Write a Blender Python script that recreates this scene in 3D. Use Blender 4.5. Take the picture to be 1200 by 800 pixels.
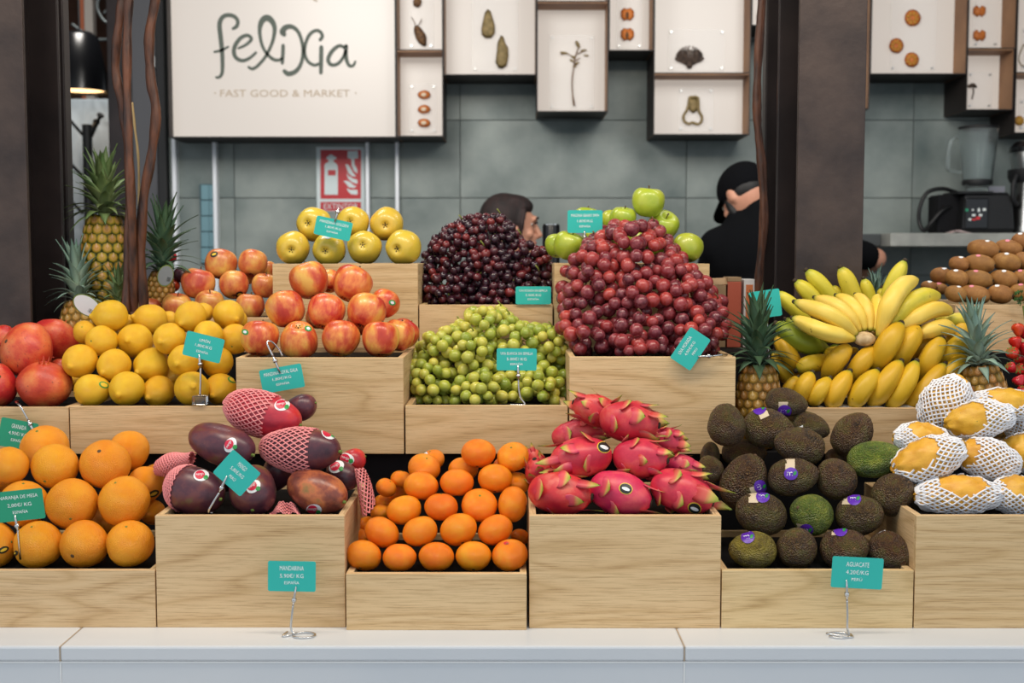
import bpy, bmesh, math, random
from mathutils import Vector, Matrix, Quaternion, noise
from mathutils.bvhtree import BVHTree

random.seed(7)
scene = bpy.context.scene
for o in list(bpy.data.objects):
    bpy.data.objects.remove(o, do_unlink=True)
COL = scene.collection

# ------------------------------------------------------------------ camera
F = 1400.0                       # focal length for a 1200 px wide frame
CAM = Vector((0, 0, 1.55))
PITCH = math.atan(100 / 1400)
CP, SP = math.cos(PITCH), math.sin(PITCH)
cd = bpy.data.cameras.new('camera')
cd.sensor_width = 36
cd.lens = F / 1200 * 36
cd.clip_start = 0.05
cd.dof.use_dof = True
cd.dof.focus_distance = 2.12
cd.dof.aperture_fstop = 5.0
cam = bpy.data.objects.new('camera', cd)
cam.location = CAM
cam.rotation_euler = (math.pi / 2 - PITCH, 0, 0)
COL.objects.link(cam)
scene.camera = cam

# ------------------------------------------------------------------ light
scene.view_settings.view_transform = 'Standard'
scene.view_settings.look = 'None'
scene.view_settings.exposure = 0.0
scene.view_settings.gamma = 1.0
scene.view_settings.use_curve_mapping = False
world = bpy.data.worlds.new('overcast_daylight')
scene.world = world
world.use_nodes = True
bg = world.node_tree.nodes['Background']
bg.inputs['Color'].default_value = (0.84, 0.92, 1.0, 1)
bg.inputs['Strength'].default_value = 0.90


def area_lamp(name, loc, target, size, power, color):
    ld = bpy.data.lights.new(name, 'AREA')
    ld.shape = 'DISK'
    ld.size = size
    ld.energy = power
    ld.color = color
    o = bpy.data.objects.new(name, ld)
    o.location = loc
    o.rotation_euler = (Vector(target) - Vector(loc)).to_track_quat('-Z', 'Y').to_euler()
    COL.objects.link(o)
    return o


WARM = (1.0, 0.86, 0.68)
for i, x in enumerate((-0.95, -0.32, 0.32, 0.95)):     # canopy spotlights over the fruit
    area_lamp('canopy_lamp', (x, 1.55, 2.95), (x * 0.9, 2.15, 1.2), 0.30, 8.6, WARM)
for x, y, pw in ((-0.85, 3.05, 34), (1.1, 3.05, 22)):  # unseen fill lamps added to brighten the shop's back wall
    area_lamp('shop_fill_light', (x, y, 2.95), (x, y + 1.9, 1.4), 0.9, pw, (1.0, 0.96, 0.9))

# ------------------------------------------------------------------ helpers


def ray(x, y):
    u = 400 - y
    return Vector(((x - 600), F * CP + u * SP, -F * SP + u * CP))


def P(x, y, Y):
    d = ray(x, y)
    return CAM + d * (Y / d.y)


def K(x, y, Y):
    return Y / ray(x, y).y


def X_at(x, Y):
    return (x - 600) / F * Y / CP


def Z_at(y, Y):
    d = ray(600, y)
    return CAM.z + d.z / d.y * Y


def lin(c):
    out = []
    for v in c[:3]:
        v = v / 255
        out.append(v / 12.92 if v <= 0.04045 else ((v + 0.055) / 1.055) ** 2.4)
    return (*out, 1)


def tag(o, label=None, cat=None, group=None, kind=None):
    if label:
        o['label'] = label
    if cat:
        o['category'] = cat
    if group:
        o['group'] = group
    if kind:
        o['kind'] = kind
    return o


def empty(name, loc, label=None, cat=None, group=None, kind=None):
    o = bpy.data.objects.new(name, None)
    o.location = loc
    o.empty_display_size = 0.02
    COL.objects.link(o)
    return tag(o, label, cat, group, kind)


def link(name, me, mat=None, parent=None, M=None):
    """one mesh object; M is its local matrix"""
    o = bpy.data.objects.new(name, me)
    if mat is not None and len(me.materials) == 0:
        me.materials.append(mat)
    COL.objects.link(o)
    if parent is not None:
        o.parent = parent
    if M is not None:
        o.matrix_basis = M
    return o


class MB:
    """collects shapes in world (or local) coordinates and links them as one mesh"""

    def __init__(self):
        self.v = []
        self.f = []
        self.m = []

    def add(self, vs, fs, mi=0):
        b = len(self.v)
        self.v += [tuple(p) for p in vs]
        for f in fs:
            self.f.append(tuple(i + b for i in f))
            self.m.append(mi)
        return self

    def box(self, a, b, bev=0.0, mi=0):
        x0, y0, z0 = a
        x1, y1, z1 = b
        if bev <= 0:
            vs = [(x, y, z) for x in (x0, x1) for y in (y0, y1) for z in (z0, z1)]
            self.add(vs, [(0, 1, 3, 2), (4, 6, 7, 5), (0, 4, 5, 1), (2, 3, 7, 6), (0, 2, 6, 4), (1, 5, 7, 3)], mi)
            return self
        bm = bmesh.new()
        bmesh.ops.create_cube(bm, size=1)
        for v in bm.verts:
            v.co = Vector(((x0 + x1) / 2 + v.co.x * (x1 - x0), (y0 + y1) / 2 + v.co.y * (y1 - y0), (z0 + z1) / 2 + v.co.z * (z1 - z0)))
        bmesh.ops.bevel(bm, geom=list(bm.edges), offset=bev, segments=2, affect='EDGES', profile=0.5)
        bm.verts.index_update()
        self.add([v.co for v in bm.verts], [[v.index for v in f.verts] for f in bm.faces], mi)
        bm.free()
        return self

    def quad(self, pts, mi=0):
        return self.add(pts, [tuple(range(len(pts)))], mi)

    def tube(self, pts, rad, seg=8, cap=True, mi=0, closed=False, flat=1.0):
        pts = [Vector(p) for p in pts]
        n = len(pts)
        if not hasattr(rad, '__len__'):
            rad = [rad] * n
        prev = None
        vs, fs = [], []
        for i in range(n):
            if closed:
                t = pts[(i + 1) % n] - pts[i - 1]
            else:
                t = pts[min(i + 1, n - 1)] - pts[max(i - 1, 0)]
            if t.length < 1e-9:
                t = Vector((0, 0, 1))
            t.normalize()
            if prev is None:
                a = Vector((0, 0, 1)) if abs(t.z) < 0.9 else Vector((1, 0, 0))
                u = t.cross(a).normalized()
            else:
                u = prev - t * prev.dot(t)
                u = u.normalized() if u.length > 1e-6 else t.orthogonal().normalized()
            prev = u
            w = t.cross(u)
            for j in range(seg):
                an = 2 * math.pi * j / seg
                vs.append(pts[i] + (u * math.cos(an) + w * math.sin(an) * flat) * rad[i])
        for i in range(n - 1 + (1 if closed else 0)):
            for j in range(seg):
                a = i * seg + j
                b = i * seg + (j + 1) % seg
                c = ((i + 1) % n) * seg + (j + 1) % seg
                d = ((i + 1) % n) * seg + j
                fs.append((a, b, c, d))
        if cap and not closed:
            fs.append(tuple(reversed(range(seg))))
            fs.append(tuple(range((n - 1) * seg, n * seg)))
        return self.add(vs, fs, mi)

    def lathe(self, prof, seg=16, center=(0, 0, 0), mi=0, M=None):
        """prof: list of (r, z) from bottom to top"""
        c = Vector(center)
        vs, fs, rings = [], [], []
        for r, z in prof:
            if r < 1e-7:
                rings.append([len(vs)])
                vs.append(Vector((0, 0, z)))
            else:
                rings.append(list(range(len(vs), len(vs) + seg)))
                for j in range(seg):
                    a = 2 * math.pi * j / seg
                    vs.append(Vector((r * math.cos(a), r * math.sin(a), z)))
        for A, B in zip(rings, rings[1:]):
            for j in range(seg):
                j2 = (j + 1) % seg
                if len(A) == 1 and len(B) == 1:
                    continue
                if len(A) == 1:
                    fs.append((A[0], B[j2], B[j]))
                elif len(B) == 1:
                    fs.append((A[j], A[j2], B[0]))
                else:
                    fs.append((A[j], A[j2], B[j2], B[j]))
        if M is not None:
            vs = [M @ v for v in vs]
        return self.add([v + c for v in vs], fs, mi)

    def ball(self, c, r, seg=16, rings=10, mi=0, M=None):
        if not hasattr(r, '__len__'):
            r = (r, r, r)
        prof = [(math.sin(math.pi * i / rings), -math.cos(math.pi * i / rings)) for i in range(rings + 1)]
        S = Matrix.Diagonal((*r, 1))
        if M is not None:
            S = M.to_4x4() @ S
        return self.lathe(prof, seg, c, mi, S)

    def prism(self, outline, a, b, origin, ux, uz, mi=0):
        """extrude a 2D outline (list of (u, w)) along the normal from offset a to b"""
        o = Vector(origin)
        ux = Vector(ux)
        uz = Vector(uz)
        nn = ux.cross(uz)
        n = len(outline)
        vs = [o + ux * p[0] + uz * p[1] + nn * a for p in outline] + [o + ux * p[0] + uz * p[1] + nn * b for p in outline]
        fs = [tuple(range(n)), tuple(reversed(range(n, 2 * n)))]
        for i in range(n):
            j = (i + 1) % n
            fs.append((i, i + n, j + n, j))
        return self.add(vs, fs, mi)

    def mesh(self, name, mats=None, smooth=False):
        me = bpy.data.meshes.new(name)
        me.from_pydata(self.v, [], self.f)
        if mats is not None:
            if not isinstance(mats, (list, tuple)):
                mats = [mats]
            for m in mats:
                me.materials.append(m)
            if len(mats) > 1:
                me.polygons.foreach_set('material_index', self.m)
        if smooth:
            me.polygons.foreach_set('use_smooth', [True] * len(me.polygons))
        me.update()
        return me

    def build(self, name, mats=None, parent=None, smooth=False, origin=None, auto=False):
        """mesh coordinates are world; when parented (to an unrotated empty) they are shifted to its origin"""
        off = Vector((0, 0, 0))
        p = parent
        while p is not None:
            off += p.location
            p = p.parent
        loc = Vector(origin) if origin is not None else None
        if loc is None:
            if parent is None and self.v:
                xs = [q[0] for q in self.v]
                ys = [q[1] for q in self.v]
                zs = [q[2] for q in self.v]
                loc = Vector(((min(xs) + max(xs)) / 2, (min(ys) + max(ys)) / 2, min(zs)))
            else:
                loc = off.copy()
        self.v = [(q[0] - loc.x, q[1] - loc.y, q[2] - loc.z) for q in self.v]
        me = self.mesh(name, mats, smooth)
        if auto:
            bm = bmesh.new()
            bm.from_mesh(me)
            for e in bm.edges:
                e.smooth = not (len(e.link_faces) == 2 and e.calc_face_angle() > 0.7)
            bm.to_mesh(me)
            bm.free()
        o = link(name, me, None, parent)
        o.location = loc - off
        return o


def fix_normals(me):
    bm = bmesh.new()
    bm.from_mesh(me)
    bmesh.ops.recalc_face_normals(bm, faces=bm.faces)
    bm.to_mesh(me)
    bm.free()
    return me


def spline(pts, n=8):
    """Catmull-Rom through points (any dimension), n steps each"""
    pts = [Vector(p) for p in pts]
    out = []
    for i in range(len(pts) - 1):
        p0 = pts[max(i - 1, 0)]
        p1, p2 = pts[i], pts[i + 1]
        p3 = pts[min(i + 2, len(pts) - 1)]
        for k in range(n):
            t = k / n
            out.append(0.5 * ((2 * p1) + (p2 - p0) * t + (2 * p0 - 5 * p1 + 4 * p2 - p3) * t * t + (3 * p1 - p0 - 3 * p2 + p3) * t ** 3))
    out.append(pts[-1])
    return out


# ------------------------------------------------------------------ text made once, while the scene is empty
TEXT = {}


def prepare_text(strings):
    tmp = []
    for s in strings:
        cu = bpy.data.curves.new('t', 'FONT')
        cu.body = s
        cu.align_x = 'CENTER'
        cu.align_y = 'CENTER'
        cu.size = 1
        cu.resolution_u = 2
        o = bpy.data.objects.new('t', cu)
        COL.objects.link(o)
        tmp.append((s, o, cu))
    dg = bpy.context.evaluated_depsgraph_get()
    for s, o, cu in tmp:
        me = o.evaluated_get(dg).to_mesh()
        vs = [v.co.copy() for v in me.vertices]
        fs = [tuple(p.vertices) for p in me.polygons]
        xs = [v.x for v in vs]
        ys = [v.y for v in vs]
        TEXT[s] = (vs, fs, max(xs) - min(xs), max(ys) - min(ys), (max(xs) + min(xs)) / 2, (max(ys) + min(ys)) / 2)
        o.evaluated_get(dg).to_mesh_clear()
    for s, o, cu in tmp:
        bpy.data.objects.remove(o, do_unlink=True)
        bpy.data.curves.remove(cu)


def put_text(mb, s, origin, ux, uz, width, height, lift, mi=0):
    """s centred at origin in the plane ux/uz, fitted to width x height, lifted along the normal -(ux x uz)... towards ux x uz * lift"""
    vs, fs, w, h, cx, cy = TEXT[s]
    ux = Vector(ux)
    uz = Vector(uz)
    n = ux.cross(uz)
    o = Vector(origin)
    mb.add([o + ux * ((v.x - cx) / w * width) + uz * ((v.y - cy) / h * height) + n * lift for v in vs], fs, mi)


CARD_TEXT = {
    'granada': ('GRANADA', '4,90€/ KG', 'ESPAÑA'),
    'naranja': ('NARANJA DE MESA', '2,00€/ KG', 'ESPAÑA'),
    'limon': ('LIMÓN', '1,80€/KG', 'ESPAÑA'),
    'gala': ('MANZANA ROYAL GALA', '1,80€/KG', 'ESPAÑA'),
    'mango': ('MANGO', '5,80€/KG', 'PERÚ'),
    'mandarina': ('MANDARINA', '5.90€/ KG', 'ESPAÑA'),
    'golden': ('MANZANA GOLDEN', '1,80€/KG', 'ESPAÑA'),
    'rosada': ('UVA ROSADA SIN SEMILLA', '5.00€/KG', 'ESPAÑA'),
    'blanca': ('UVA BLANCA SIN SEMILLA', '5.00€/ KG', 'ESPAÑA'),
    'granny': ('MANZANA GRANNY SMITH', '1,80€/KG', 'ESPAÑA'),
    'morada': ('UVA MORADA', '4,90€/KG', 'PERÚ'),
    'aguacate': ('AGUACATE', '4.20€/KG', 'PERÚ'),
}
prepare_text(sorted({s for t in CARD_TEXT.values() for s in t} | {'FAST GOOD & MARKET', 'EXTINTOR', 'm', 'mango'}))


def remeshed(mb, voxel, smooth_it=6):
    """voxel-remesh overlapping shapes into one continuous surface; returns vertex and face lists"""
    me = mb.mesh('tmp')
    o = bpy.data.objects.new('tmp', me)
    COL.objects.link(o)
    r = o.modifiers.new('r', 'REMESH')
    r.mode = 'VOXEL'
    r.voxel_size = voxel
    s = o.modifiers.new('s', 'SMOOTH')
    s.factor = 0.5
    s.iterations = smooth_it
    dg = bpy.context.evaluated_depsgraph_get()
    e = o.evaluated_get(dg)
    m2 = e.to_mesh()
    vs = [v.co.copy() for v in m2.vertices]
    fs = [tuple(p.vertices) for p in m2.polygons]
    e.to_mesh_clear()
    bpy.data.objects.remove(o, do_unlink=True)
    bpy.data.meshes.remove(me)
    out = MB()
    out.add(vs, fs)
    return out


# ------------------------------------------------------------------ materials
MATS = {}


class NT:
    def __init__(self, m):
        self.t = m.node_tree
        self.n = self.t.nodes
        self.b = self.n['Principled BSDF']

    def new(self, kind, **kw):
        nd = self.n.new(kind)
        for k, v in kw.items():
            setattr(nd, k, v)
        return nd

    def lk(self, a, b):
        self.t.links.new(a, b)

    def coord(self, scale=(1, 1, 1), kind='Object', offset_random=0.0):
        tc = self.new('ShaderNodeTexCoord')
        mp = self.new('ShaderNodeMapping')
        mp.inputs['Scale'].default_value = scale
        self.lk(tc.outputs[kind], mp.inputs['Vector'])
        if offset_random:
            oi = self.new('ShaderNodeObjectInfo')
            ml = self.new('ShaderNodeMath', operation='MULTIPLY')
            ml.inputs[1].default_value = offset_random
            self.lk(oi.outputs['Random'], ml.inputs[0])
            self.lk(ml.outputs[0], mp.inputs['Location'])
        return mp.outputs['Vector']

    def noise(self, vec, scale, detail=3, rough=0.5, dist=0):
        nz = self.new('ShaderNodeTexNoise')
        nz.inputs['Scale'].default_value = scale
        nz.inputs['Detail'].default_value = detail
        nz.inputs['Roughness'].default_value = rough
        nz.inputs['Distortion'].default_value = dist
        self.lk(vec, nz.inputs['Vector'])
        return nz.outputs['Fac']

    def ramp(self, fac, stops, interp='LINEAR'):
        r = self.new('ShaderNodeValToRGB')
        r.color_ramp.interpolation = interp
        el = r.color_ramp.elements
        while len(el) < len(stops):
            el.new(0.5)
        for e, (p, c) in zip(el, stops):
            e.position = p
            e.color = lin(c)
        self.lk(fac, r.inputs['Fac'])
        return r.outputs['Color']

    def mix(self, fac, a, b, mode='MIX'):
        mx = self.new('ShaderNodeMix', data_type='RGBA', blend_type=mode)
        for sock, val in ((mx.inputs[0], fac), (mx.inputs[6], a), (mx.inputs[7], b)):
            if isinstance(val, (int, float)):
                sock.default_value = val
            elif isinstance(val, tuple):
                sock.default_value = val
            else:
                self.lk(val, sock)
        return mx.outputs[2]

    def vary(self, col, hue=0.0, val=0.0, sat=0.0):
        oi = self.new('ShaderNodeObjectInfo')
        hs = self.new('ShaderNodeHueSaturation')
        self.lk(col, hs.inputs['Color'])
        for amt, nm, base in ((hue, 'Hue', 0.5), (val, 'Value', 1.0), (sat, 'Saturation', 1.0)):
            if amt:
                mr = self.new('ShaderNodeMapRange')
                mr.inputs['To Min'].default_value = base - amt
                mr.inputs['To Max'].default_value = base + amt
                src = oi.outputs['Random']
                if nm == 'Value':
                    m1 = self.new('ShaderNodeMath', operation='MULTIPLY')
                    m1.inputs[1].default_value = 7.13
                    m2 = self.new('ShaderNodeMath', operation='FRACT')
                    self.lk(src, m1.inputs[0])
                    self.lk(m1.outputs[0], m2.inputs[0])
                    src = m2.outputs[0]
                self.lk(src, mr.inputs['Value'])
                self.lk(mr.outputs[0], hs.inputs[nm])
        return hs.outputs['Color']

    def bump(self, fac, strength=0.3, dist=0.02):
        bp = self.new('ShaderNodeBump')
        bp.inputs['Strength'].default_value = strength
        bp.inputs['Distance'].default_value = dist
        self.lk(fac, bp.inputs['Height'])
        self.lk(bp.outputs[0], self.b.inputs['Normal'])

    def base(self, c):
        self.lk(c, self.b.inputs['Base Color'])

    def axis(self, ax='Z', scale=1.0, lo=-1.0, hi=1.0):
        tc = self.new('ShaderNodeTexCoord')
        sp = self.new('ShaderNodeSeparateXYZ')
        self.lk(tc.outputs['Object'], sp.inputs[0])
        mr = self.new('ShaderNodeMapRange')
        mr.inputs['From Min'].default_value = lo
        mr.inputs['From Max'].default_value = hi
        self.lk(sp.outputs[ax], mr.inputs['Value'])
        return mr.outputs[0]


def new_mat(name, rough=0.5, metal=0.0, spec=0.5, color=None):
    m = bpy.data.materials.new(name)
    m.use_nodes = True
    b = m.node_tree.nodes['Principled BSDF']
    b.inputs['Roughness'].default_value = rough
    b.inputs['Metallic'].default_value = metal
    b.inputs['Specular IOR Level'].default_value = spec
    if color:
        b.inputs['Base Color'].default_value = lin(color)
    MATS[name] = m
    return m


def mottled(name, c1, c2, scale, rough=0.5, metal=0, spec=0.5, bump=0, bscale=None, detail=4, lo=0.35, hi=0.65, hue=0, val=0, stretch=(1, 1, 1), bdist=0.01, orand=0.0):
    m = new_mat(name, rough, metal, spec)
    t = NT(m)
    vec = t.coord(stretch, 'Object', orand)
    fac = t.noise(vec, scale, detail)
    col = t.ramp(fac, [(lo, c1), (hi, c2)])
    if hue or val:
        col = t.vary(col, hue, val)
    t.base(col)
    if bump:
        t.bump(t.noise(vec, bscale or scale * 3, 4), bump, bdist)
    return m


def plain(name, c, rough=0.5, metal=0.0, spec=0.5):
    return new_mat(name, rough, metal, spec, c)


# wood of the crates: straight pale oak grain running along x
def wood(name, c1, c2, c3, axis='x'):
    m = new_mat(name, 0.55, 0, 0.3)
    t = NT(m)
    v = t.coord((1.3, 8, 9) if axis == 'x' else (8, 1.3, 9), 'Object', 13.0)
    warp = t.noise(v, 1.0, 2, 0.4, 0.35)
    v2 = t.coord((7.0, 160, 330) if axis == 'x' else (160, 7.0, 330), 'Object', 7.0)
    fine = t.noise(v2, 2.2, 5, 0.62)
    wv = t.new('ShaderNodeMath', operation='MULTIPLY')
    wv.inputs[1].default_value = 22.0
    t.lk(warp, wv.inputs[0])
    fr = t.new('ShaderNodeMath', operation='PINGPONG')
    fr.inputs[1].default_value = 1.0
    t.lk(wv.outputs[0], fr.inputs[0])
    bands = t.ramp(fr.outputs[0], [(0.0, c1), (0.7, c2), (1.0, c3)])
    lines = t.ramp(fine, [(0.34, (200, 186, 168)), (0.50, (255, 255, 255)), (0.8, (255, 255, 255))])
    col = t.mix(0.75, bands, lines, 'MULTIPLY')
    col = t.vary(col, 0.006, 0.05)
    t.base(col)
    t.bump(fine, 0.12, 0.002)
    return m


wood('oak', (218, 188, 143), (213, 181, 135), (199, 166, 119))
wood('oak_side', (218, 188, 143), (213, 181, 135), (199, 166, 119), 'y')
wood('oak_dark', (160, 118, 78), (146, 104, 68), (130, 90, 58))
plain('black', (16, 17, 20), 0.6)
plain('black_gloss', (14, 15, 18), 0.25)
plain('soft_black', (20, 20, 23), 0.85, 0, 0.2)
plain('black_cloth', (13, 14, 17), 0.95, 0, 0.1)
plain('chrome', (205, 205, 205), 0.18, 1.0)
plain('steel', (170, 172, 172), 0.3, 1.0)
plain('white_paint', (222, 224, 226), 0.5)
plain('alu_white', (226, 230, 236), 0.4)
plain('teal_card', (44, 184, 172), 0.45)
plain('green_card', (30, 150, 112), 0.45)
plain('print_white', (238, 244, 242), 0.6)
plain('logo_grey', (84, 92, 84), 0.7)
plain('logo_tan', (178, 160, 138), 0.7)
plain('sign_red', (176, 22, 34), 0.4)
plain('sign_pale', (196, 208, 210), 0.45)
plain('rubber', (12, 12, 14), 0.5)
plain('wood_frame_dark', (30, 22, 20), 0.6)  # box frame wood with shade in its colour; also the dark sign frame
mottled('frame_wood', (128, 90, 60), (158, 116, 80), 6, 0.6, stretch=(1, 1, 1))
mottled('tile', (88, 101, 100), (146, 154, 150), 3.6, 0.55, bump=0.08, bscale=30, detail=9, lo=0.3, hi=0.72, orand=31, val=0.05)
plain('grout', (70, 74, 76), 0.9)
mottled('steel_beam', (46, 39, 39), (94, 78, 70), 6, 0.5, 0.2, 0.4, bump=0.15, bscale=40, detail=10, lo=0.3, hi=0.75)
mottled('steel_dark', (34, 28, 29), (52, 43, 42), 6, 0.42, 0.35, 0.5, detail=6)
mottled('concrete', (138, 140, 136), (168, 169, 163), 9, 0.8, detail=8)
mottled('marble', (200, 205, 211), (216, 217, 219), 1.6, 0.32, detail=6, lo=0.3, hi=0.7)
plain('joint', (226, 226, 226), 0.8)
mottled('pavement', (176, 176, 174), (196, 195, 192), 3, 0.7)
mottled('shop_floor', (78, 74, 72), (96, 92, 88), 3, 0.7)
plain('ceiling_dark', (70, 68, 66), 0.9)
mottled('bark', (40, 23, 17), (104, 62, 40), 55, 0.5, bump=0.7, bscale=110, detail=6, stretch=(1, 1, 0.22), bdist=0.004)
mottled('twig', (150, 128, 86), (176, 150, 104), 9, 0.7)
mottled('skin', (196, 138, 112), (206, 150, 124), 8, 0.55)
mottled('hair_dark', (22, 13, 13), (40, 22, 21), 60, 0.75, stretch=(1, 1, 0.1))
plain('hair_black', (14, 13, 14), 0.6)

# ================================================================== STRUCTURE
WALL = 5.2
FLOOR_IN = 0.12
CTOP = 0.95                      # counter top height

o = MB().box((-5, -7, -0.05), (5, 1.86, 0.0)).build('floor_outside', MATS['pavement'])
tag(o, kind='structure')
o = MB().box((-5, 1.86, -0.05), (5, 9.0, FLOOR_IN)).build('floor', MATS['shop_floor'])
tag(o, kind='structure')
o = MB().box((-5, 1.95, 3.45), (5, 9.0, 3.55)).build('ceiling', MATS['ceiling_dark'])
tag(o, kind='structure')
plain('wall_inner', (92, 88, 84), 0.9)
o = MB().box((4.0, 2.6, 0), (4.1, 9.0, 3.45)).build('wall_right', MATS['wall_inner'])
tag(o, kind='structure')
o = MB().box((-4.1, 2.6, 0), (-4.0, 9.0, 3.45)).build('wall_left', MATS['wall_inner'])
tag(o, kind='structure')

# tiled back wall: a grout slab that carries one object per tile
WX0 = X_at(203, WALL)
wall = MB().box((WX0, WALL + 0.004, FLOOR_IN), (3.9, WALL + 0.14, 3.45)).build('wall_back', MATS['grout'])
tag(wall, kind='structure')
TW = X_at(802, WALL) - X_at(540, WALL)
TH = Z_at(141, WALL) - Z_at(232, WALL)
tm = MB().box((-0.5 * TW + 0.0015, -0.006, -0.5 * TH + 0.0015), (0.5 * TW - 0.0015, 0.004, 0.5 * TH - 0.0015), 0.001)
tile_me = tm.mesh('tile', MATS['tile'])
zt = Z_at(141, WALL)
for cx in range(-2, 6):
    x0 = X_at(540, WALL) + cx * TW
    for rz in range(-5, 4):
        z0 = zt + rz * TH
        if z0 < FLOOR_IN:
            continue
        a, b = max(x0, WX0), min(x0 + TW, 3.9)
        if b - a < 0.02:
            continue
        if b - a < TW - 1e-4:
            me = MB().box((-0.5 * (b - a) + 0.0015, -0.006, -0.5 * TH + 0.0015), (0.5 * (b - a) - 0.0015, 0.004, 0.5 * TH - 0.0015), 0.001).mesh('tile', MATS['tile'])
        else:
            me = tile_me
        t = link('tile', me, None, wall)
        t.location = Vector(((a + b) / 2, WALL, z0 + TH / 2)) - wall.location

# white aluminium upright strips on the left part of the wall
for i, (xa, xb) in enumerate(((205.5, 210), (252.5, 257), (430, 434), (464.5, 468.5))):
    o = MB().box((X_at(xa, WALL - 0.05), WALL - 0.05, FLOOR_IN), (X_at(xb, WALL - 0.05), WALL - 0.006, Z_at(150, WALL)), 0.002).build('trim_%d' % (i + 1), MATS['alu_white'])
    tag(o, kind='structure')
o = MB().box((X_at(257, WALL - 0.03), WALL - 0.03, Z_at(165.5, WALL)), (X_at(430, WALL - 0.03), WALL - 0.006, Z_at(162.5, WALL))).build('trim_5', MATS['steel_dark'])
tag(o, kind='structure')

# opening at the far left: black frame, grey panel, and the room behind
Y0 = WALL - 0.05
o = MB().box((X_at(189, Y0), Y0, FLOOR_IN), (WX0, WALL + 0.14, 3.45), 0.004).build('door_1', MATS['black'])
tag(o, kind='structure')
plain('grey_panel', (84, 84, 88), 0.45, 0.2)
o = MB().box((X_at(161, WALL), WALL, FLOOR_IN), (X_at(189, WALL), WALL + 0.05, 3.45), 0.003).build('door_2', MATS['grey_panel'])
tag(o, kind='structure')
hd = MB().box((X_at(184.5, 5.18), 5.165, Z_at(80, 5.18)), (X_at(189, 5.18), 5.2, Z_at(66, 5.18)), 0.004).build('door_handle', MATS['white_paint'], o)
mottled('far_wall', (58, 40, 32), (96, 62, 46), 1.5, 0.8)
o = MB().box((-5, 8.6, FLOOR_IN), (0.5, 8.7, 3.45)).build('wall_far', MATS['far_wall'])
tag(o, kind='structure')
# brown column between the rooms
o = MB().box((X_at(133, 5.3), 5.3, FLOOR_IN), (X_at(161, 5.3), 5.5, 3.45), 0.004).build('trim_6', MATS['steel_dark'])
tag(o, kind='structure')

# steel H columns
def h_beam(name, xr, side, label):
    """xr: px of the inner flange edge; side=-1 left column, +1 right column"""
    root = empty(name, (0, 0, 0), label, 'column')
    e = X_at(xr, 2.46)
    w = 0.137
    x0, x1 = (e - w, e) if side < 0 else (e, e + w)
    root.location = ((x0 + x1) / 2, 2.56, FLOOR_IN)
    MB().box((x0, 2.46, FLOOR_IN), (x1, 2.472, 3.45), 0.002).build('flange', MATS['steel_beam'], root)
    MB().box((x0, 2.648, FLOOR_IN), (x1, 2.66, 3.45), 0.002).build('flange', MATS['steel_dark'], root)
    xm = (x0 + x1) / 2
    MB().box((xm - 0.005, 2.472, FLOOR_IN), (xm + 0.005, 2.648, 3.45)).build('web', MATS['steel_dark'], root)
    return root


h_beam('steel_column', 37, -1, 'rusty brown steel column beside the pomegranates and pineapples')
h_beam('steel_column', 931, 1, 'rusty brown steel column standing behind the bananas')
# square posts next to them
for (a, b, Y, lab) in ((68, 83.5, 2.72, 'slim dark steel post beside the pineapples'), (893, 914, 2.80, 'slim dark steel post in front of the man in black')):
    po = MB().box((X_at(a, Y), Y, FLOOR_IN), (X_at(b, Y), Y + 0.04, 3.45), 0.003).build('steel_post', MATS['steel_dark'])
    tag(po, lab, 'post', 'slim steel posts')

# ------------------------------------------------------------------ counter of pale marble
plain('joint_tan', (178, 160, 140), 0.9)
counter = empty('marble_counter', (0, 2.1, 0), 'pale marble counter that carries all the fruit crates', 'counter')
CE = 1.804
seams = [-3.0, X_at(60, CE), X_at(806, CE), 3.0]
for a, b in zip(seams, seams[1:]):
    MB().box((a + 0.0004, CE, CTOP - 0.024), (b - 0.0004, 2.45, CTOP), 0.0035).build('top_slab', MATS['marble'], counter)
    MB().box((a + 0.0012, CE + 0.002, 0), (b - 0.0012, CE + 0.02, CTOP - 0.0262), 0.0008).build('fascia_slab', MATS['marble'], counter)
    MB().box((a + 0.0012, CE + 0.0006, CTOP - 0.0262), (b - 0.0012, CE + 0.02, CTOP - 0.024)).build('joint_line', MATS['joint'], counter)
    MB().box((b - 0.0012, CE + 0.0014, 0), (b + 0.0012, CE + 0.02, CTOP - 0.024)).build('joint_line', MATS['joint'], counter)
    MB().box((b - 0.0009, CE + 0.0006, CTOP - 0.024), (b + 0.0009, 2.45, CTOP - 0.0004)).build('joint_line', MATS['joint_tan'], counter)
MB().box((-3, CE + 0.014, 0), (3, 2.44, CTOP - 0.03)).build('core', MATS['joint'], counter)

# black stepped risers below the second and third rows
R2 = CTOP + 0.236
R3 = CTOP + 0.40
lx, rx = X_at(37, 2.46), X_at(931, 2.46)
o = MB().box((-2.2, 2.206, CTOP), (2.2, 2.454, R2 - 0.0003)).build('display_riser', MATS['soft_black'])
tag(o, 'long black riser under the middle row of crates', 'riser')
o = MB().box((lx + 0.006, 2.488, FLOOR_IN), (0.556, 2.84, R3 - 0.0003)).build('display_riser', MATS['soft_black'])
tag(o, 'tall black riser between the two steel columns', 'riser')
o = MB().box((rx + 0.15, 2.488, FLOOR_IN), (2.2, 2.84, R3 - 0.0003)).build('display_riser', MATS['soft_black'])
tag(o, 'tall black riser under the kiwi crate', 'riser')

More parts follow.
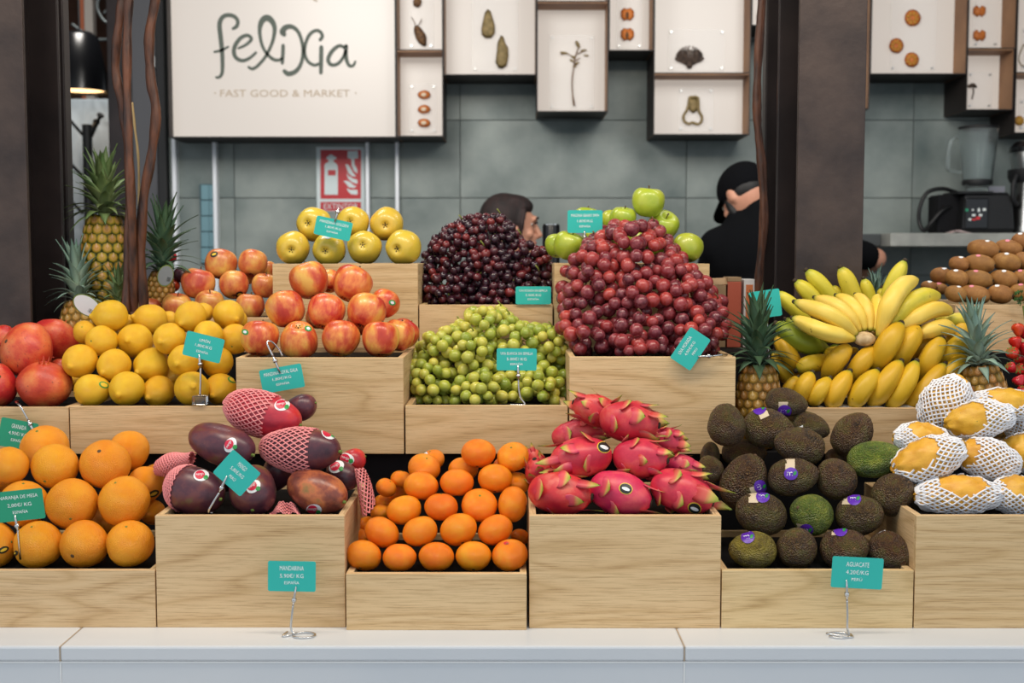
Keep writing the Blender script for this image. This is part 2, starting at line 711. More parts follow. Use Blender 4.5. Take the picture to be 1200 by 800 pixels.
# ------------------------------------------------------------------ crates
def crate(x0, x1, ytop, Y, depth, zb, label, floor_drop=0.011, tw=0.011, name='wooden_crate'):
    a, b = X_at(x0, Y), X_at(x1, Y)
    zt = Z_at(ytop, Y)
    root = empty(name, ((a + b) / 2, Y + depth / 2, zb), label, 'crate', 'oak display crates')
    a += 0.0008
    b -= 0.0008
    MB().box((a, Y, zb), (b, Y + tw, zt), 0.0008).build('front_panel', MATS['oak'], root)
    MB().box((a, Y + tw + 0.0002, zb), (a + tw, Y + depth - tw, zt), 0.0008).build('side_panel', MATS['oak_side'], root)
    MB().box((b - tw, Y + tw + 0.0002, zb), (b, Y + depth - tw, zt), 0.0008).build('side_panel', MATS['oak_side'], root)
    MB().box((a, Y + depth - tw + 0.0002, zb), (b, Y + depth, zt), 0.0008).build('back_panel', MATS['oak'], root)
    MB().box((a + tw, Y + tw, zt - floor_drop - 0.008), (b - tw, Y + depth - tw, zt - floor_drop)).build('tray_floor', MATS['soft_black'], root)
    return root, zt


Y1, Y2, Y3 = 1.898, 2.185, 2.49
D1, D2, D3 = 0.285, 0.268, 0.30
crate(-52, 176, 668, Y1, D1, CTOP, 'low oak crate holding the large oranges')
crate(176.5, 402, 604, Y1, D1, CTOP, 'tall oak crate holding the mangoes')
crate(402, 618, 672, Y1 - 0.014, D1, CTOP, 'low oak crate holding the mandarins')
crate(620, 848.5, 604, Y1 - 0.004, D1, CTOP, 'tall oak crate holding the pink dragon fruit')
crate(849, 1078, 668, Y1 - 0.004, D1, CTOP, 'low oak crate holding the avocados')
crate(1078.5, 1306, 604, Y1 - 0.004, D1, CTOP, 'tall oak crate holding the netted yellow pitahayas')
crate(-120, 78.5, 477, Y2, D2, R2, 'low oak crate holding the pomegranates')
crate(79, 275, 476, Y2, D2, R2, 'low oak crate holding the lemons')
crate(275.5, 473, 419, Y2, D2, R2, 'tall oak crate holding the red and yellow apples')
crate(474, 666, 475, Y2, D2, R2, 'low oak crate holding the green grapes')
crate(667, 863, 418, Y2, D2, R2, 'tall oak crate holding the large red grapes')
crate(945, 1140, 478, Y2, D2, R2, 'low oak crate holding the bananas')
crate(150, 319, 372, Y3, D3, R3, 'oak crate of blushed apples, almost hidden behind the lemons')
crate(320, 490.5, 309, Y3, D3, R3, 'tall oak crate holding the yellow apples')
crate(491, 648, 357, Y3, D3, R3, 'low oak crate holding the dark grapes')
crate(649, 831, 309, Y3, D3, R3, 'tall oak crate holding the green apples behind the red grapes')
crate(1118, 1290, 357, Y3, D3, R3, 'low oak crate holding the kiwis')

# ------------------------------------------------------------------ light boxes on the wall
LF = WALL - 0.26                 # front plane of the frames
LA = WALL - 0.12                 # plane of the glowing acrylic
m = new_mat('backlit_acrylic', 0.35)
t = NT(m)
t.b.inputs['Base Color'].default_value = (0.3, 0.29, 0.28, 1)
t.b.inputs['Emission Color'].default_value = lin((231, 216, 202))
t.b.inputs['Emission Strength'].default_value = 0.48
m = new_mat('acrylic_plate', 0.08)
t = NT(m)
t.b.inputs['Base Color'].default_value = (1, 1, 1, 1)
t.b.inputs['Alpha'].default_value = 0.10
t.b.inputs['IOR'].default_value = 1.2


def light_box(x0, x1, y0, y1, label, name='light_box', sign=False):
    fa, fb = X_at(x0, LF), X_at(x1, LF)
    za, zb = Z_at(y1, LF), Z_at(y0, LF)
    root = empty(name, ((fa + fb) / 2, WALL - 0.006, za), label, 'sign' if sign else 'light box', None if sign else 'specimen light boxes on the wall')
    tk = 0.004
    m_ = MATS['frame_wood']
    back = WALL - 0.007
    if sign:
        m_ = MATS['wood_frame_dark']
    two = [m_, MATS['wood_frame_dark']]          # brown inside; unlit outer faces have their shade put into the colour
    for a_, b_, face in ((fa, fa + tk, 0), (fb - tk, fb, 1)):
        mb = MB().box((a_, LF, za), (b_, back, zb))
        mb.m[face] = 1
        mb.m[2] = 1
        mb.build('side_board', two, root)
    MB().box((fa + tk, LF, zb - tk), (fb - tk, back, zb)).build('top_board', m_, root)
    MB().box((fa + tk, LF, za), (fb - tk, back, za + tk)).build('bottom_board', MATS['wood_frame_dark'], root)  # shade of the underside put into the board colour
    la = LF + 0.05 if sign else LA
    MB().box((fa + tk, la, za + tk), (fb - tk, la + 0.01, zb - tk)).build('acrylic_panel', MATS['backlit_acrylic'], root)
    return root


def plate(root, x0, x1, y0, y1):
    """clear specimen plate pinned in front of the acrylic"""
    Y = LA - 0.012
    a, b, z0, z1 = X_at(x0, Y), X_at(x1, Y), Z_at(y1, Y), Z_at(y0, Y)
    p = MB().box((a, Y, z0), (b, Y + 0.006, z1), 0.001).build('specimen_plate', MATS['acrylic_plate'], root)
    r = 0.004
    for px_ in (a + 0.012, b - 0.012):
        for pz in (z0 + 0.012, z1 - 0.012):
            mb = MB()
            mb.tube([(px_, Y - 0.003, pz), (px_, LA, pz)], r, 8)
            mb.build('pin', MATS['steel'], p)
    return Y - 0.004


def blob(outline, Y, thick=0.01, puff=True):
    """a thin dried specimen: outline in px, at depth Y, bulged in the middle"""
    pts = [P(x, y, Y) for x, y in outline]
    n = len(pts)
    c = sum(pts, Vector()) / n
    vs, fs = list(pts), []
    inner = [c + (p - c) * 0.7 + Vector((0, -thick, 0)) for p in pts]
    vs += inner
    vs.append(c + Vector((0, -thick * 1.3, 0)))
    for i in range(n):
        j = (i + 1) % n
        fs.append((i, j, n + j, n + i))
        fs.append((n + i, n + j, 2 * n))
    fs.append(tuple(reversed(range(n))))
    return vs, fs


def ell(cx, cy, a, b, ang=0, n=20, wob=0.0, seed=0):
    rr = random.Random(seed)
    out = []
    ca, sa = math.cos(math.radians(ang)), math.sin(math.radians(ang))
    for i in range(n):
        t_ = 2 * math.pi * i / n
        k = 1 + wob * rr.uniform(-1, 1)
        u, w = a * math.cos(t_) * k, b * math.sin(t_) * k
        out.append((cx + u * ca - w * sa, cy + u * sa + w * ca))
    return out


mottled('dried_olive', (112, 96, 58), (142, 122, 80), 60, 0.7, stretch=(1, 1, 1))
mottled('dried_orange', (190, 100, 32), (214, 128, 56), 80, 0.6)
mottled('dried_brown', (70, 46, 28), (118, 84, 48), 90, 0.7)
mottled('dried_dark', (42, 32, 28), (84, 66, 54), 60, 0.7)
plain('dried_pale', (226, 206, 180), 0.7)
plain('dried_yellow', (196, 146, 52), 0.6)

mb_boxes = []
sign = light_box(203, 466, -70, 161, 'large glowing white shop sign with hand-drawn grey lettering', 'shop_sign', True)
b1 = light_box(466.5, 520.5, -60, 59, 'small glowing light box displaying a dried insect-like pod')
b2 = light_box(466.5, 520.5, 59.5, 160, 'small glowing light box displaying three dried slices in a column')
b3 = light_box(521, 628, -70, 88, 'wide glowing light box displaying two dried pear halves')
b4t = light_box(628.5, 711, -70, 2, 'glowing light box directly above the dried sprig')
b4 = light_box(628.5, 711, 2.5, 131, 'glowing light box displaying a tall dried sprig with root')
b5 = light_box(711.5, 763, -70, 59.5, 'narrow glowing light box displaying two orange apple slices')
b6 = light_box(763.5, 875, -70, 86, 'large glowing light box displaying a dark dried artichoke slice')
b7 = light_box(763.5, 875, 86.5, 158, 'wide low glowing light box displaying a hollow pepper slice')
b8 = light_box(875.5, 925, -70, 30, 'narrow glowing light box partly behind the slim steel post')
b9b = light_box(932, 1012.5, -70, 128, 'glowing light box almost hidden behind the steel column')
b9 = light_box(1013, 1124, -70, 87, 'large glowing light box displaying three dried orange slices')
b10 = light_box(1124.5, 1180, -70, 57, 'narrow glowing light box displaying two dried quince slices')
b11 = light_box(1124.5, 1179, 57.5, 129, 'small glowing light box displaying a tiny mushroom-shaped sprig')
b12 = light_box(1181, 1262, -70, 85.5, 'glowing light box displaying a pale dried leaf outline')
b13 = light_box(1181, 1262, 86, 156, 'glowing light box displaying a dried yellow slice')


def spec(root, name, outline, mat_, Y, thick=0.008):
    mb = MB()
    mb.add(*blob(outline, Y, thick))
    return mb.build(name, MATS[mat_], root, smooth=True)


# b1: pod with feelers
Y = plate(b1, 481, 510, -50, 57)
mb = MB()
mb.add(*blob(ell(492.5, 42, 6.0, 13, -25, wob=0.06, seed=2), Y))
for (a, b) in (((487, 31), (482, 20)), ((490, 30), (494, 22))):
    mb.tube([P(*a, Y), P((a[0] + b[0]) / 2 + 1, (a[1] + b[1]) / 2, Y), P(*b, Y)], 0.002, 5)
mb.build('specimen', MATS['dried_brown'], b1, smooth=True)
spec(b1, 'specimen', ell(489, 3, 5, 6, 20, wob=0.1, seed=3), 'dried_brown', Y)
# b2: three slices
Y = plate(b2, 481, 513, 98, 156)
for cy, mt in ((111, 'dried_orange'), (128, 'dried_orange'), (144, 'dried_orange')):
    s = spec(b2, 'specimen', ell(497, cy, 7.6, 5.2, 0, wob=0.05, seed=cy), mt, Y)
    spec(s, 'core', ell(496.5, cy, 3.6, 2.6, 0), 'dried_pale', Y - 0.009, 0.003)
# b3: pear halves
Y = plate(b3, 554, 607, -40, 84)
spec(b3, 'specimen', [(571.5, 10.5), (575, 13), (577, 20), (580, 30), (580, 39), (576, 44.5), (569, 45), (564.5, 41), (564, 34), (566, 24), (568, 15)], 'dried_olive', Y)
spec(b3, 'specimen', [(587, 41), (590, 43), (592, 50), (595.5, 56), (596, 66), (594, 77), (589, 80.5), (584, 80), (580.5, 73), (582, 62), (583, 50)], 'dried_olive', Y)
# b4: sprig
Y = plate(b4, 643, 695, 41, 128)
mb = MB()
stem = [P(x, y, Y) for x, y in ((673, 124), (671, 110), (670.5, 95), (672, 82), (674, 68), (678, 56))]
mb.tube(spline(stem, 5), [0.005, 0.0048, 0.0046, 0.0045] + [0.003] * 22, 6)
for a, b in (((674, 68), (664, 62)), ((673, 72), (680, 68)), ((675, 64), (684, 60)), ((672, 78), (677, 75)), ((664, 62), (657, 64))):
    mb.tube([P(*a, Y), P(*b, Y)], 0.0022, 5)
mb.build('stem', MATS['dried_brown'], b4, smooth=True)
mb = MB()
for cx, cy, a, b, an in ((677, 52, 2.2, 5, -25), (661, 62, 5, 1.6, 8), (684, 59, 4, 1.4, -10), (672, 67, 3.4, 1.6, 30), (676, 74, 3.2, 1.4, -20), (670, 71, 3, 1.3, 25), (687, 65, 3.2, 1.2, 5), (673.5, 78, 2.4, 1.2, 0)):
    mb.add(*blob(ell(cx, cy, a, b, an, 10), Y, 0.004))
mb.build('leaves', MATS['dried_olive'], b4, smooth=True)
# b5: apple slices
Y = plate(b5, 720, 750, -50, 57)
for cy in (17, 40.5):
    s = spec(b5, 'specimen', [(735, cy - 6.5), (739, cy - 8), (743, cy - 4), (743, cy + 3), (739, cy + 7.5), (735, cy + 6), (731, cy + 7.5), (727.5, cy + 3), (727.5, cy - 4), (731, cy - 8)], 'dried_orange', Y)
    spec(s, 'core', ell(735, cy + 0.5, 2, 4, 0, 12), 'dried_brown', Y - 0.009, 0.003)
# b6: artichoke slice, leaf ribs
Y = plate(b6, 780, 845, 34, 83)
mb = MB()
for k in range(11):
    an = math.radians(200 + k * 14)
    ex, ey = 808 + 15.5 * math.cos(an), 67 + 15.5 * math.sin(an) * 1.0
    if k in (0, 10):
        ey += 3
    pts = [P(808, 78, Y), P(808 + (ex - 808) * 0.75 + (4 if ex > 808 else -4), 74 + (ey - 74) * 0.45, Y), P(ex, ey + 2, Y)]
    mb.tube(spline(pts, 5), [0.003] * 4 + [0.005] * 4 + [0.003] * 3, 5)
for k in range(7):
    an = math.radians(215 + k * 18)
    ex, ey = 808 + 9 * math.cos(an), 68 + 10 * math.sin(an)
    mb.tube([P(808, 78, Y), P(808 + (ex - 808) * 0.9, 72 + (ey - 72) * 0.5, Y - 0.004), P(ex, ey, Y)], 0.004, 5)
mb.add(*blob(ell(808, 76, 4, 5, 0, 12), Y, 0.006))
mb.build('specimen', MATS['dried_dark'], b6, smooth=True)
# b7: hollow pepper slice
Y = plate(b7, 792, 833, 103, 154)
ring_pts = [(808, 114), (817, 114), (818.5, 122), (819, 130), (822.5, 137), (821.5, 143), (817, 145.5), (812, 143.5), (807, 145), (802, 142), (801, 136), (805, 129), (807, 122)]
mb = MB()
mb.tube([P(x, y, Y) for x, y in [q.to_tuple() for q in spline([Vector(r) for r in ring_pts + ring_pts[:1]], 4)][:-1]], 0.0062, 6, closed=True)
mb.add(*blob([(808.5, 115), (816.5, 115), (818, 122), (817, 130), (812, 133), (807.5, 129), (807, 121)], Y, 0.006))
mb.build('specimen', MATS['dried_olive'], b7, smooth=True)
# b8
Y = plate(b8, 882, 905, -50, 27)
spec(b8, 'specimen', ell(893, 18, 6, 7, 0, wob=0.05, seed=4), 'dried_yellow', Y)
# b9: three orange slices
Y = plate(b9, 1036, 1088, -40, 83)
for cx, cy, r in ((1069.5, 21, 9.6), (1050.5, 53.5, 8.6), (1068.5, 70, 8.6)):
    s = spec(b9, 'specimen', ell(cx, cy, r, r * 1.04, 0, 22, 0.02, int(cx)), 'dried_orange', Y, 0.006)
    mb = MB()
    for k in range(8):
        an = math.pi * 2 * k / 8 + 0.3
        c1 = (cx + 0.55 * r * math.cos(an), cy + 0.55 * r * math.sin(an))
        mb.add(*blob(ell(c1[0], c1[1], r * 0.3, r * 0.15, math.degrees(an), 8), Y - 0.008, 0.003))
    mb.build('segments', MATS['dried_yellow'], s, smooth=True)
# b10
Y = plate(b10, 1131, 1160, -50, 55)
for cy, w in ((13, 8.5), (41.5, 7)):
    spec(b10, 'specimen', [(1147.5, cy - 3), (1151, cy - 7), (1155.5, cy - 4), (1155, cy + 3), (1151, cy + 7), (1148, cy + 5), (1145, cy + 7), (1140, cy + 3), (1140.5, cy - 4), (1144.5, cy - 7)], 'dried_orange', Y)
# b11 sprig
Y = plate(b11, 1126, 1155, 84, 127)
mb = MB()
mb.tube([P(1139, 116, Y), P(1141, 108, Y), P(1140, 102, Y)], 0.003, 6)
for cx, cy, a, b in ((1136.5, 101, 3.2, 2), (1140, 99.5, 4, 2.2), (1143, 101.5, 2.4, 1.6)):
    mb.add(*blob(ell(cx, cy, a, b, 0, 10), Y, 0.005))
mb.build('specimen', MATS['dried_dark'], b11, smooth=True)
# b12 leaf outline, b13 slice
Y = plate(b12, 1187, 1240, 33, 82)
mb = MB()
mb.tube([P(x, y, Y) for x, y in [q.to_tuple() for q in spline([Vector(r) for r in ((1200, 52), (1196, 60), (1194, 70), (1198, 77), (1206, 74), (1208, 62), (1200, 52))], 4)]], 0.0025, 5)
mb.build('specimen', MATS['dried_olive'], b12, smooth=True)
Y = plate(b13, 1186, 1240, 116, 153)
spec(b13, 'specimen', ell(1194.5, 141.5, 5.8, 6, 0, 16), 'dried_yellow', Y)

# ------------------------------------------------------------------ lettering of the sign (variable-width strokes)
YS = LF + 0.05 - 0.003


def stroke(mb, pts, widths, n=7, ox=200, oy=0, s=0.25):
    """pts in 4x crop pixels; widths in the same unit"""
    q = [Vector((p[0], p[1], w)) for p, w in zip(pts, widths)]
    c = spline(q, n)
    L, R = [], []
    for i, p in enumerate(c):
        a, b = c[max(i - 1, 0)], c[min(i + 1, len(c) - 1)]
        d = Vector((b.x - a.x, b.y - a.y))
        d.normalize()
        nx, ny = -d.y, d.x
        w = max(p.z, 2) * 0.58
        L.append((ox + (p.x + nx * w) * s, oy + (p.y + ny * w) * s))
        R.append((ox + (p.x - nx * w) * s, oy + (p.y - ny * w) * s))
    n_ = len(c)
    for lay, Yl in ((0, YS), (1, YS + 0.0028)):
        pass
    vs = [P(*p, YS) for p in L] + [P(*p, YS) for p in R]
    fs = [(i, n_ + i, n_ + i + 1, i + 1) for i in range(n_ - 1)]
    # round ends
    for e, (i0) in ((0, 0), (1, n_ - 1)):
        cpt = c[i0]
        ring = [(ox + (cpt.x + cpt.z * 0.5 * math.cos(t)) * s, oy + (cpt.y + cpt.z * 0.5 * math.sin(t)) * s) for t in [k * math.pi / 6 for k in range(12)]]
        b = len(vs)
        vs += [P(*r, YS - 0.0002) for r in ring]
        fs.append(tuple(range(b, b + 12)))
    mb.add(vs, fs)


LET = MB()
stroke(LET, [(293, 134), (310, 122), (314, 97), (296, 76), (264, 71), (240, 84), (229, 115), (233, 165), (240, 230), (243, 300), (240, 345), (226, 362), (213, 362)], [14, 15, 15, 16, 17, 18, 19, 19, 18, 16, 14, 12, 10])
stroke(LET, [(205, 243), (237, 236), (270, 219)], [10, 11, 9])
stroke(LET, [(318, 226), (352, 210), (378, 184), (362, 166), (332, 175), (306, 206), (296, 240), (306, 270), (336, 284), (370, 272), (400, 246)], [10, 12, 14, 14, 16, 17, 17, 16, 15, 13, 11])
stroke(LET, [(365, 314), (386, 322), (416, 300), (450, 256), (479, 190), (487, 130), (470, 94), (446, 84), (424, 106), (417, 150), (428, 210), (450, 250), (480, 277), (508, 281), (527, 268)], [11, 13, 13, 13, 14, 18, 24, 26, 22, 15, 13, 13, 14, 13, 10])
stroke(LET, [(527, 212), (526, 250), (523, 296)], [15, 15, 14])
stroke(LET, [(532, 162), (524, 148), (540, 128), (570, 126), (598, 150), (616, 200), (620, 250), (610, 300), (586, 334), (552, 346), (532, 332)], [20, 24, 22, 18, 15, 14, 14, 15, 18, 20, 16])
stroke(LET, [(700, 187), (711, 170), (700, 148), (676, 144), (650, 164), (632, 205), (628, 250), (644, 288), (674, 305), (700, 296)], [14, 14, 14, 14, 14, 13, 13, 13, 13, 11])
stroke(LET, [(706, 220), (705, 280), (704, 342)], [17, 17, 15])
stroke(LET, [(822, 228), (792, 214), (758, 238), (738, 278), (752, 303), (784, 298), (812, 262), (824, 216)], [12, 14, 16, 16, 15, 14, 13, 13])
stroke(LET, [(822, 214), (822, 266), (834, 304), (854, 308), (866, 288)], [16, 16, 14, 12, 9])
LET.build('logo_lettering', MATS['logo_grey'], sign)
mb = MB()
kx = K(334, 109, YS)
put_text(mb, 'FAST GOOD & MARKET', P(334, 109.3, YS), (1, 0, 0), (0, 0, 1), 152 * kx, 8.3 * kx, 0)
for x in (252, 417):
    c = P(x, 109, YS)
    mb.add([c + Vector((0.0035 * math.cos(t), 0, 0.0035 * math.sin(t))) for t in [k * math.pi / 4 for k in range(8)]], [tuple(range(8))])
stroke(mb, [(668, -6), (676, 0), (686, 6)], [8, 8, 5])
mb.build('tagline_lettering', MATS['logo_tan'], sign)

# ------------------------------------------------------------------ fire-extinguisher sign
YE = WALL - 0.008
ext = empty('extinguisher_sign', P(400, 247, YE), 'red and white fire extinguisher sign on the grey tiles', 'sign')


def flat_poly(mb, pts, Y, ox=0, oy=0, s=1.0):
    mb.add([P(ox + x * s, oy + y * s, Y) for x, y in pts], [tuple(range(len(pts)))])


mb = MB()
a, b = P(371.5, 248, YE), P(427, 172, YE)
mb.box((a.x, YE - 0.003, a.z), (b.x, YE, b.z), 0.0005)
mb.build('backing', MATS['sign_pale'], ext)
mb = MB()
flat_poly(mb, [(375.5, 175.5), (423, 175.5), (423, 233), (375.5, 233)], YE - 0.0036)
flat_poly(mb, [(375.5, 236.5), (423, 236.5), (423, 247), (375.5, 247)], YE - 0.0036)
mb.build('red_field', MATS['sign_red'], ext)
mb = MB()
YI = YE - 0.0042
S_ = 0.075
flat_poly(mb, [(270, 380), (285, 350), (330, 330), (335, 290), (300, 290), (310, 240), (340, 235), (350, 215), (395, 215), (410, 240), (455, 250), (455, 285), (410, 300), (420, 330), (460, 360), (478, 400), (478, 840), (270, 840)], YI, 360, 165, S_)
for pts in ([(595, 362), (640, 370), (680, 430), (720, 500), (765, 555), (700, 555), (640, 500), (615, 430)],
            [(690, 290), (735, 290), (740, 370), (780, 440), (785, 515), (730, 470), (695, 390)],
            [(610, 500), (650, 550), (710, 585), (785, 610), (785, 675), (700, 645), (640, 590)],
            [(565, 630), (620, 620), (680, 650), (720, 690), (775, 715), (720, 735), (650, 725), (610, 670)],
            [(615, 740), (680, 765), (785, 765), (785, 840), (690, 835), (640, 790)],
            [(630, 160), (790, 155), (800, 270), (700, 290), (630, 265)]):
    flat_poly(mb, pts, YI, 360, 165, S_)
put_text(mb, 'EXTINTOR', P(399.5, 241.8, YI), (1, 0, 0), (0, 0, 1), 40 * K(400, 240, YI), 6.6 * K(400, 240, YI), 0)
mb.build('pictogram', MATS['sign_pale'], ext)
mb = MB()
flat_poly(mb, [(325, 455), (445, 455), (445, 540), (325, 540)], YI - 0.0005, 360, 165, S_)
mb.build('pictogram_label', MATS['sign_red'], ext)

# ------------------------------------------------------------------ strip of blue glass tiles
m = new_mat('blue_glass', 0.15, 0, 0.6, (104, 142, 152))
YB = WALL - 0.02
rack = empty('glass_tile_strip', P(245, 308, YB), 'upright strip of blue glass tiles on the grey wall', 'tile strip')
a, b = P(235.5, 308.5, YB), P(254.5, 215.5, YB)
MB().box((a.x, YB, a.z), (b.x, WALL - 0.007, b.z)).build('backing', plain('tile_frame', (58, 84, 92), 0.5), rack)
for r in range(5):
    for c in range(2):
        x0, x1 = 236 + c * 9.3 + 0.3, 236 + (c + 1) * 9.3 - 0.2
        y0, y1 = 216 + r * 18.4 + 0.7, 216 + (r + 1) * 18.4 - 0.5
        a, b = P(x0, y1, YB), P(x1, y0, YB)
        MB().box((a.x, YB - 0.006, a.z), (b.x, YB - 0.0002, b.z), 0.001).build('glass_tile', MATS['blue_glass'], rack)

# ================================================================== BACKGROUND THINGS, LEFT ROOM
# pendant lamp
YL = 6.0
lamp = empty('pendant_lamp', P(95, 108, YL), 'black metal pendant lamp glowing warm inside, behind the steel post', 'lamp')
k = K(95, 60, YL)
cx = P(95, 108, YL)
mb = MB()
H = Z_at(38, YL) - cx.z
mb.lathe([(32 * k, 0), (30.5 * k, 0.3 * H), (21 * k, 0.92 * H), (14 * k, H), (2 * k, H), (0, H), (0, H - 0.004), (13 * k, H - 0.004), (20 * k, 0.91 * H), (29.5 * k, 0.3 * H), (31.5 * k, 0)], 28, cx)
mb.build('shade', MATS['black_gloss'], lamp, smooth=True, auto=True)
m = new_mat('warm_bulb', 0.4)
NT(m).b.inputs['Emission Color'].default_value = lin((255, 205, 140))
NT(m).b.inputs['Emission Strength'].default_value = 3.0
mb = MB()
mb.lathe([(0, 0.012), (27 * k, 0.012), (29 * k, 0.02), (0, 0.03)], 24, cx)
mb.build('diffuser', m, lamp, smooth=True)
mb = MB()
mb.tube([cx + Vector((0, 0, H)), Vector((cx.x, cx.y, 3.45))], 0.006, 8)
mb.build('cord', MATS['rubber'], lamp)

# second small lamp deeper in the room
YL = 6.6
k = K(156, 125, YL)
cx = P(157, 127, YL)
lamp2 = empty('pendant_lamp', cx, 'small dark pendant lamp glimpsed between the twisted vine stems', 'lamp')
mb = MB()
mb.lathe([(9 * k, 0), (8 * k, 12 * k), (4 * k, 22 * k), (0, 22 * k)], 18, cx)
mb.build('shade', MATS['black_gloss'], lamp2, smooth=True)
mb = MB()
mb.ball(cx + Vector((0, 0, 0.004)), 3.5 * k, 12, 8)
mb.build('bulb', m, lamp2, smooth=True)
mb = MB()
mb.tube([cx + Vector((0, 0, 22 * k)), Vector((cx.x, cx.y, 3.45))], 0.005, 6)
mb.build('cord', MATS['rubber'], lamp2)

# pale panel with wavy relief
m = new_mat('wavy_panel', 0.7, color=(196, 208, 216))
t = NT(m)
wv = t.new('ShaderNodeTexWave')
wv.inputs['Scale'].default_value = 5
wv.inputs['Distortion'].default_value = 9
t.lk(t.coord((1, 1, 1)), wv.inputs['Vector'])
t.bump(wv.outputs['Fac'], 0.3, 0.02)
YP = 6.3
a, b = P(60, 400, YP), P(131.5, 116, YP)
panel = MB().box((a.x, YP, FLOOR_IN), (b.x, YP + 0.04, b.z), 0.003).build('partition_panel', m)
tag(panel, 'pale blue-white partition panel with faint waves behind the coat stand', 'panel')

# coat stand
YC = 5.9
root = empty('coat_stand', Vector((X_at(102, YC), YC, FLOOR_IN)), 'black coat stand with angled pegs in front of the pale panel', 'coat stand')
mb = MB()
top = P(102, 146, YC)
kc = K(102, 150, YC)
mb.tube([(top.x, YC, FLOOR_IN + 0.03), top], 5.6 * kc, 20)
mb.build('post', MATS['black'], root, smooth=True, auto=True)
mb = MB()
mb.lathe([(0, 0), (0.2, 0), (0.2, 0.02), (0.03, 0.035), (0, 0.035)], 24, (top.x, YC, FLOOR_IN))
mb.build('base', MATS['black'], root, smooth=True, auto=True)
for a, b, dy in (((107, 160), (121.5, 137.5), -0.05), ((97, 158), (83, 138), -0.05), ((107, 150), (107.5, 142), 0.06), ((107, 205), (123, 186), -0.05), ((97, 250), (84, 232), -0.05), ((96, 205), (84, 190), -0.05)):
    p, q = P(*a, YC), P(*b, YC)
    q.y += dy
    mb = MB()
    mb.tube([p, q], 0.008, 8)
    d = (q - p).normalized()
    mb.tube([q, q + d * 0.01], 0.017, 10)
    mb.build('peg', MATS['black'], root)

# wrought-iron scroll screen behind the vines
YW = 6.4
iron = empty('iron_scroll_screen', P(130, 130, YW), 'grey wrought-iron scrollwork behind the twisted vine stems', 'ironwork')
plain('iron', (70, 76, 78), 0.4, 0.6)
rng = random.Random(3)
for pts in ([(118, -10), (114, 8), (122, 24), (136, 30), (146, 22)], [(84, 28), (98, 38), (112, 46), (132, 46)], [(122, 16), (130, 8), (138, 12), (136, 22), (128, 22)],
            [(160, 26), (158, 38), (163, 52), (156, 66)], [(128, 46), (130, 62), (133, 78), (132, 110)], [(126, -10), (127, 20), (129, 46)]):
    mb = MB()
    mb.tube(spline([P(x, y, YW) for x, y in pts], 6), 0.009, 8)
    mb.build('scroll', MATS['iron'], iron, smooth=True)
mb = MB()
mb.tube([P(132, 110, YW), Vector((X_at(132, YW), YW, FLOOR_IN))], 0.012, 8)
mb.build('upright', MATS['iron'], iron)
mb = MB()
mb.tube([P(127, -10, YW), Vector((X_at(127, YW), YW, 3.45))], 0.012, 8)
mb.build('upright', MATS['iron'], iron)
# pale and terracotta posts further back
plain('pale_post', (176, 170, 164), 0.7)
plain('terracotta', (172, 96, 66), 0.8)
for x0, x1, mt, lab in ((108, 118, 'pale_post', 'pale upright post behind the pendant lamp'), (138, 160, 'terracotta', 'terracotta pier seen between the vine stems'), (103, 107.5, 'terracotta', 'thin terracotta pier beside the pale upright post')):
    Yq = 7.2
    o = MB().box((X_at(x0, Yq), Yq, FLOOR_IN), (X_at(x1, Yq), Yq + 0.06, 3.45), 0.004).build('rear_pier', MATS[mt])
    tag(o, lab, 'post')
area_lamp('rear_fill_light', (X_at(110, 6.0), 5.8, 3.3), (X_at(110, 7), 6.6, 1.5), 0.4, 16, (1.0, 0.95, 0.88))  # unseen fill lamp added to brighten the pale partition panel

# ------------------------------------------------------------------ vines twisting up beside the columns
def vine(pts, rad, Y, label, mat_='bark', group='twisted vine stems', seed=0, zb=None):
    rr = random.Random(seed)
    w = [P(x, y, Y + dy) for x, y, dy in pts]
    yb = 2.471 if Y < 2.6 else Y
    xb = X_at(pts[-1][0], yb)
    w += [Vector((xb, yb, w[-1].z - 0.06)), Vector((xb, yb, 0.9)), Vector((xb, yb, FLOOR_IN))]
    c = spline(w, 8)
    k = K(pts[0][0], 200, Y)
    r = [rad * k * (1 + 0.10 * math.sin(i * 0.7 + seed) + rr.uniform(-0.05, 0.05)) for i in range(len(c))]
    mb = MB()
    mb.tube(c, r, 10)
    o = mb.build('vine_stem', MATS[mat_], smooth=True)
    return tag(o, label, 'vine', group)


vine([(143, -40, 0), (143, 0, 0), (138, 40, 0), (135.5, 80, .01), (142, 118, .01), (149, 160, .02), (152, 220, .02), (150, 300, .01), (148, 362, 0)], 5.2, 2.47, 'brown vine stem nearest the tall pineapple, crossing behind its twin', seed=1)
vine([(154, -40, -.03), (151, 0, -.03), (149, 60, -.03), (149.5, 130, -.03), (152, 190, -.03), (155, 270, -.01), (158, 360, .02)], 5.0, 2.45, 'straight reddish vine stem in the middle of the three', seed=2)
vine([(186, -40, 0), (182, 0, 0), (175, 45, 0), (177, 95, 0), (183, 132, 0), (177, 185, 0), (168, 235, 0), (165, 300, 0.01), (169, 362, 0.02)], 5.6, 2.45, 'bowed vine stem curving past the blushed apples', seed=3)
vine([(155, 120, 0), (158, 150, 0), (162, 185, 0), (163, 240, 0), (163, 362, 0)], 1.4, 2.47, 'thin pale twig hugging the vine stems', 'twig', seed=4)
vine([(897, -40, 0), (893, 0, 0), (888, 80, 0), (887.5, 140, 0), (893, 200, 0), (895, 260, 0), (889, 330, 0), (890, 380, 0)], 5.0, 2.76, 'orange-brown vine stem winding behind the slim post near the man', seed=5)
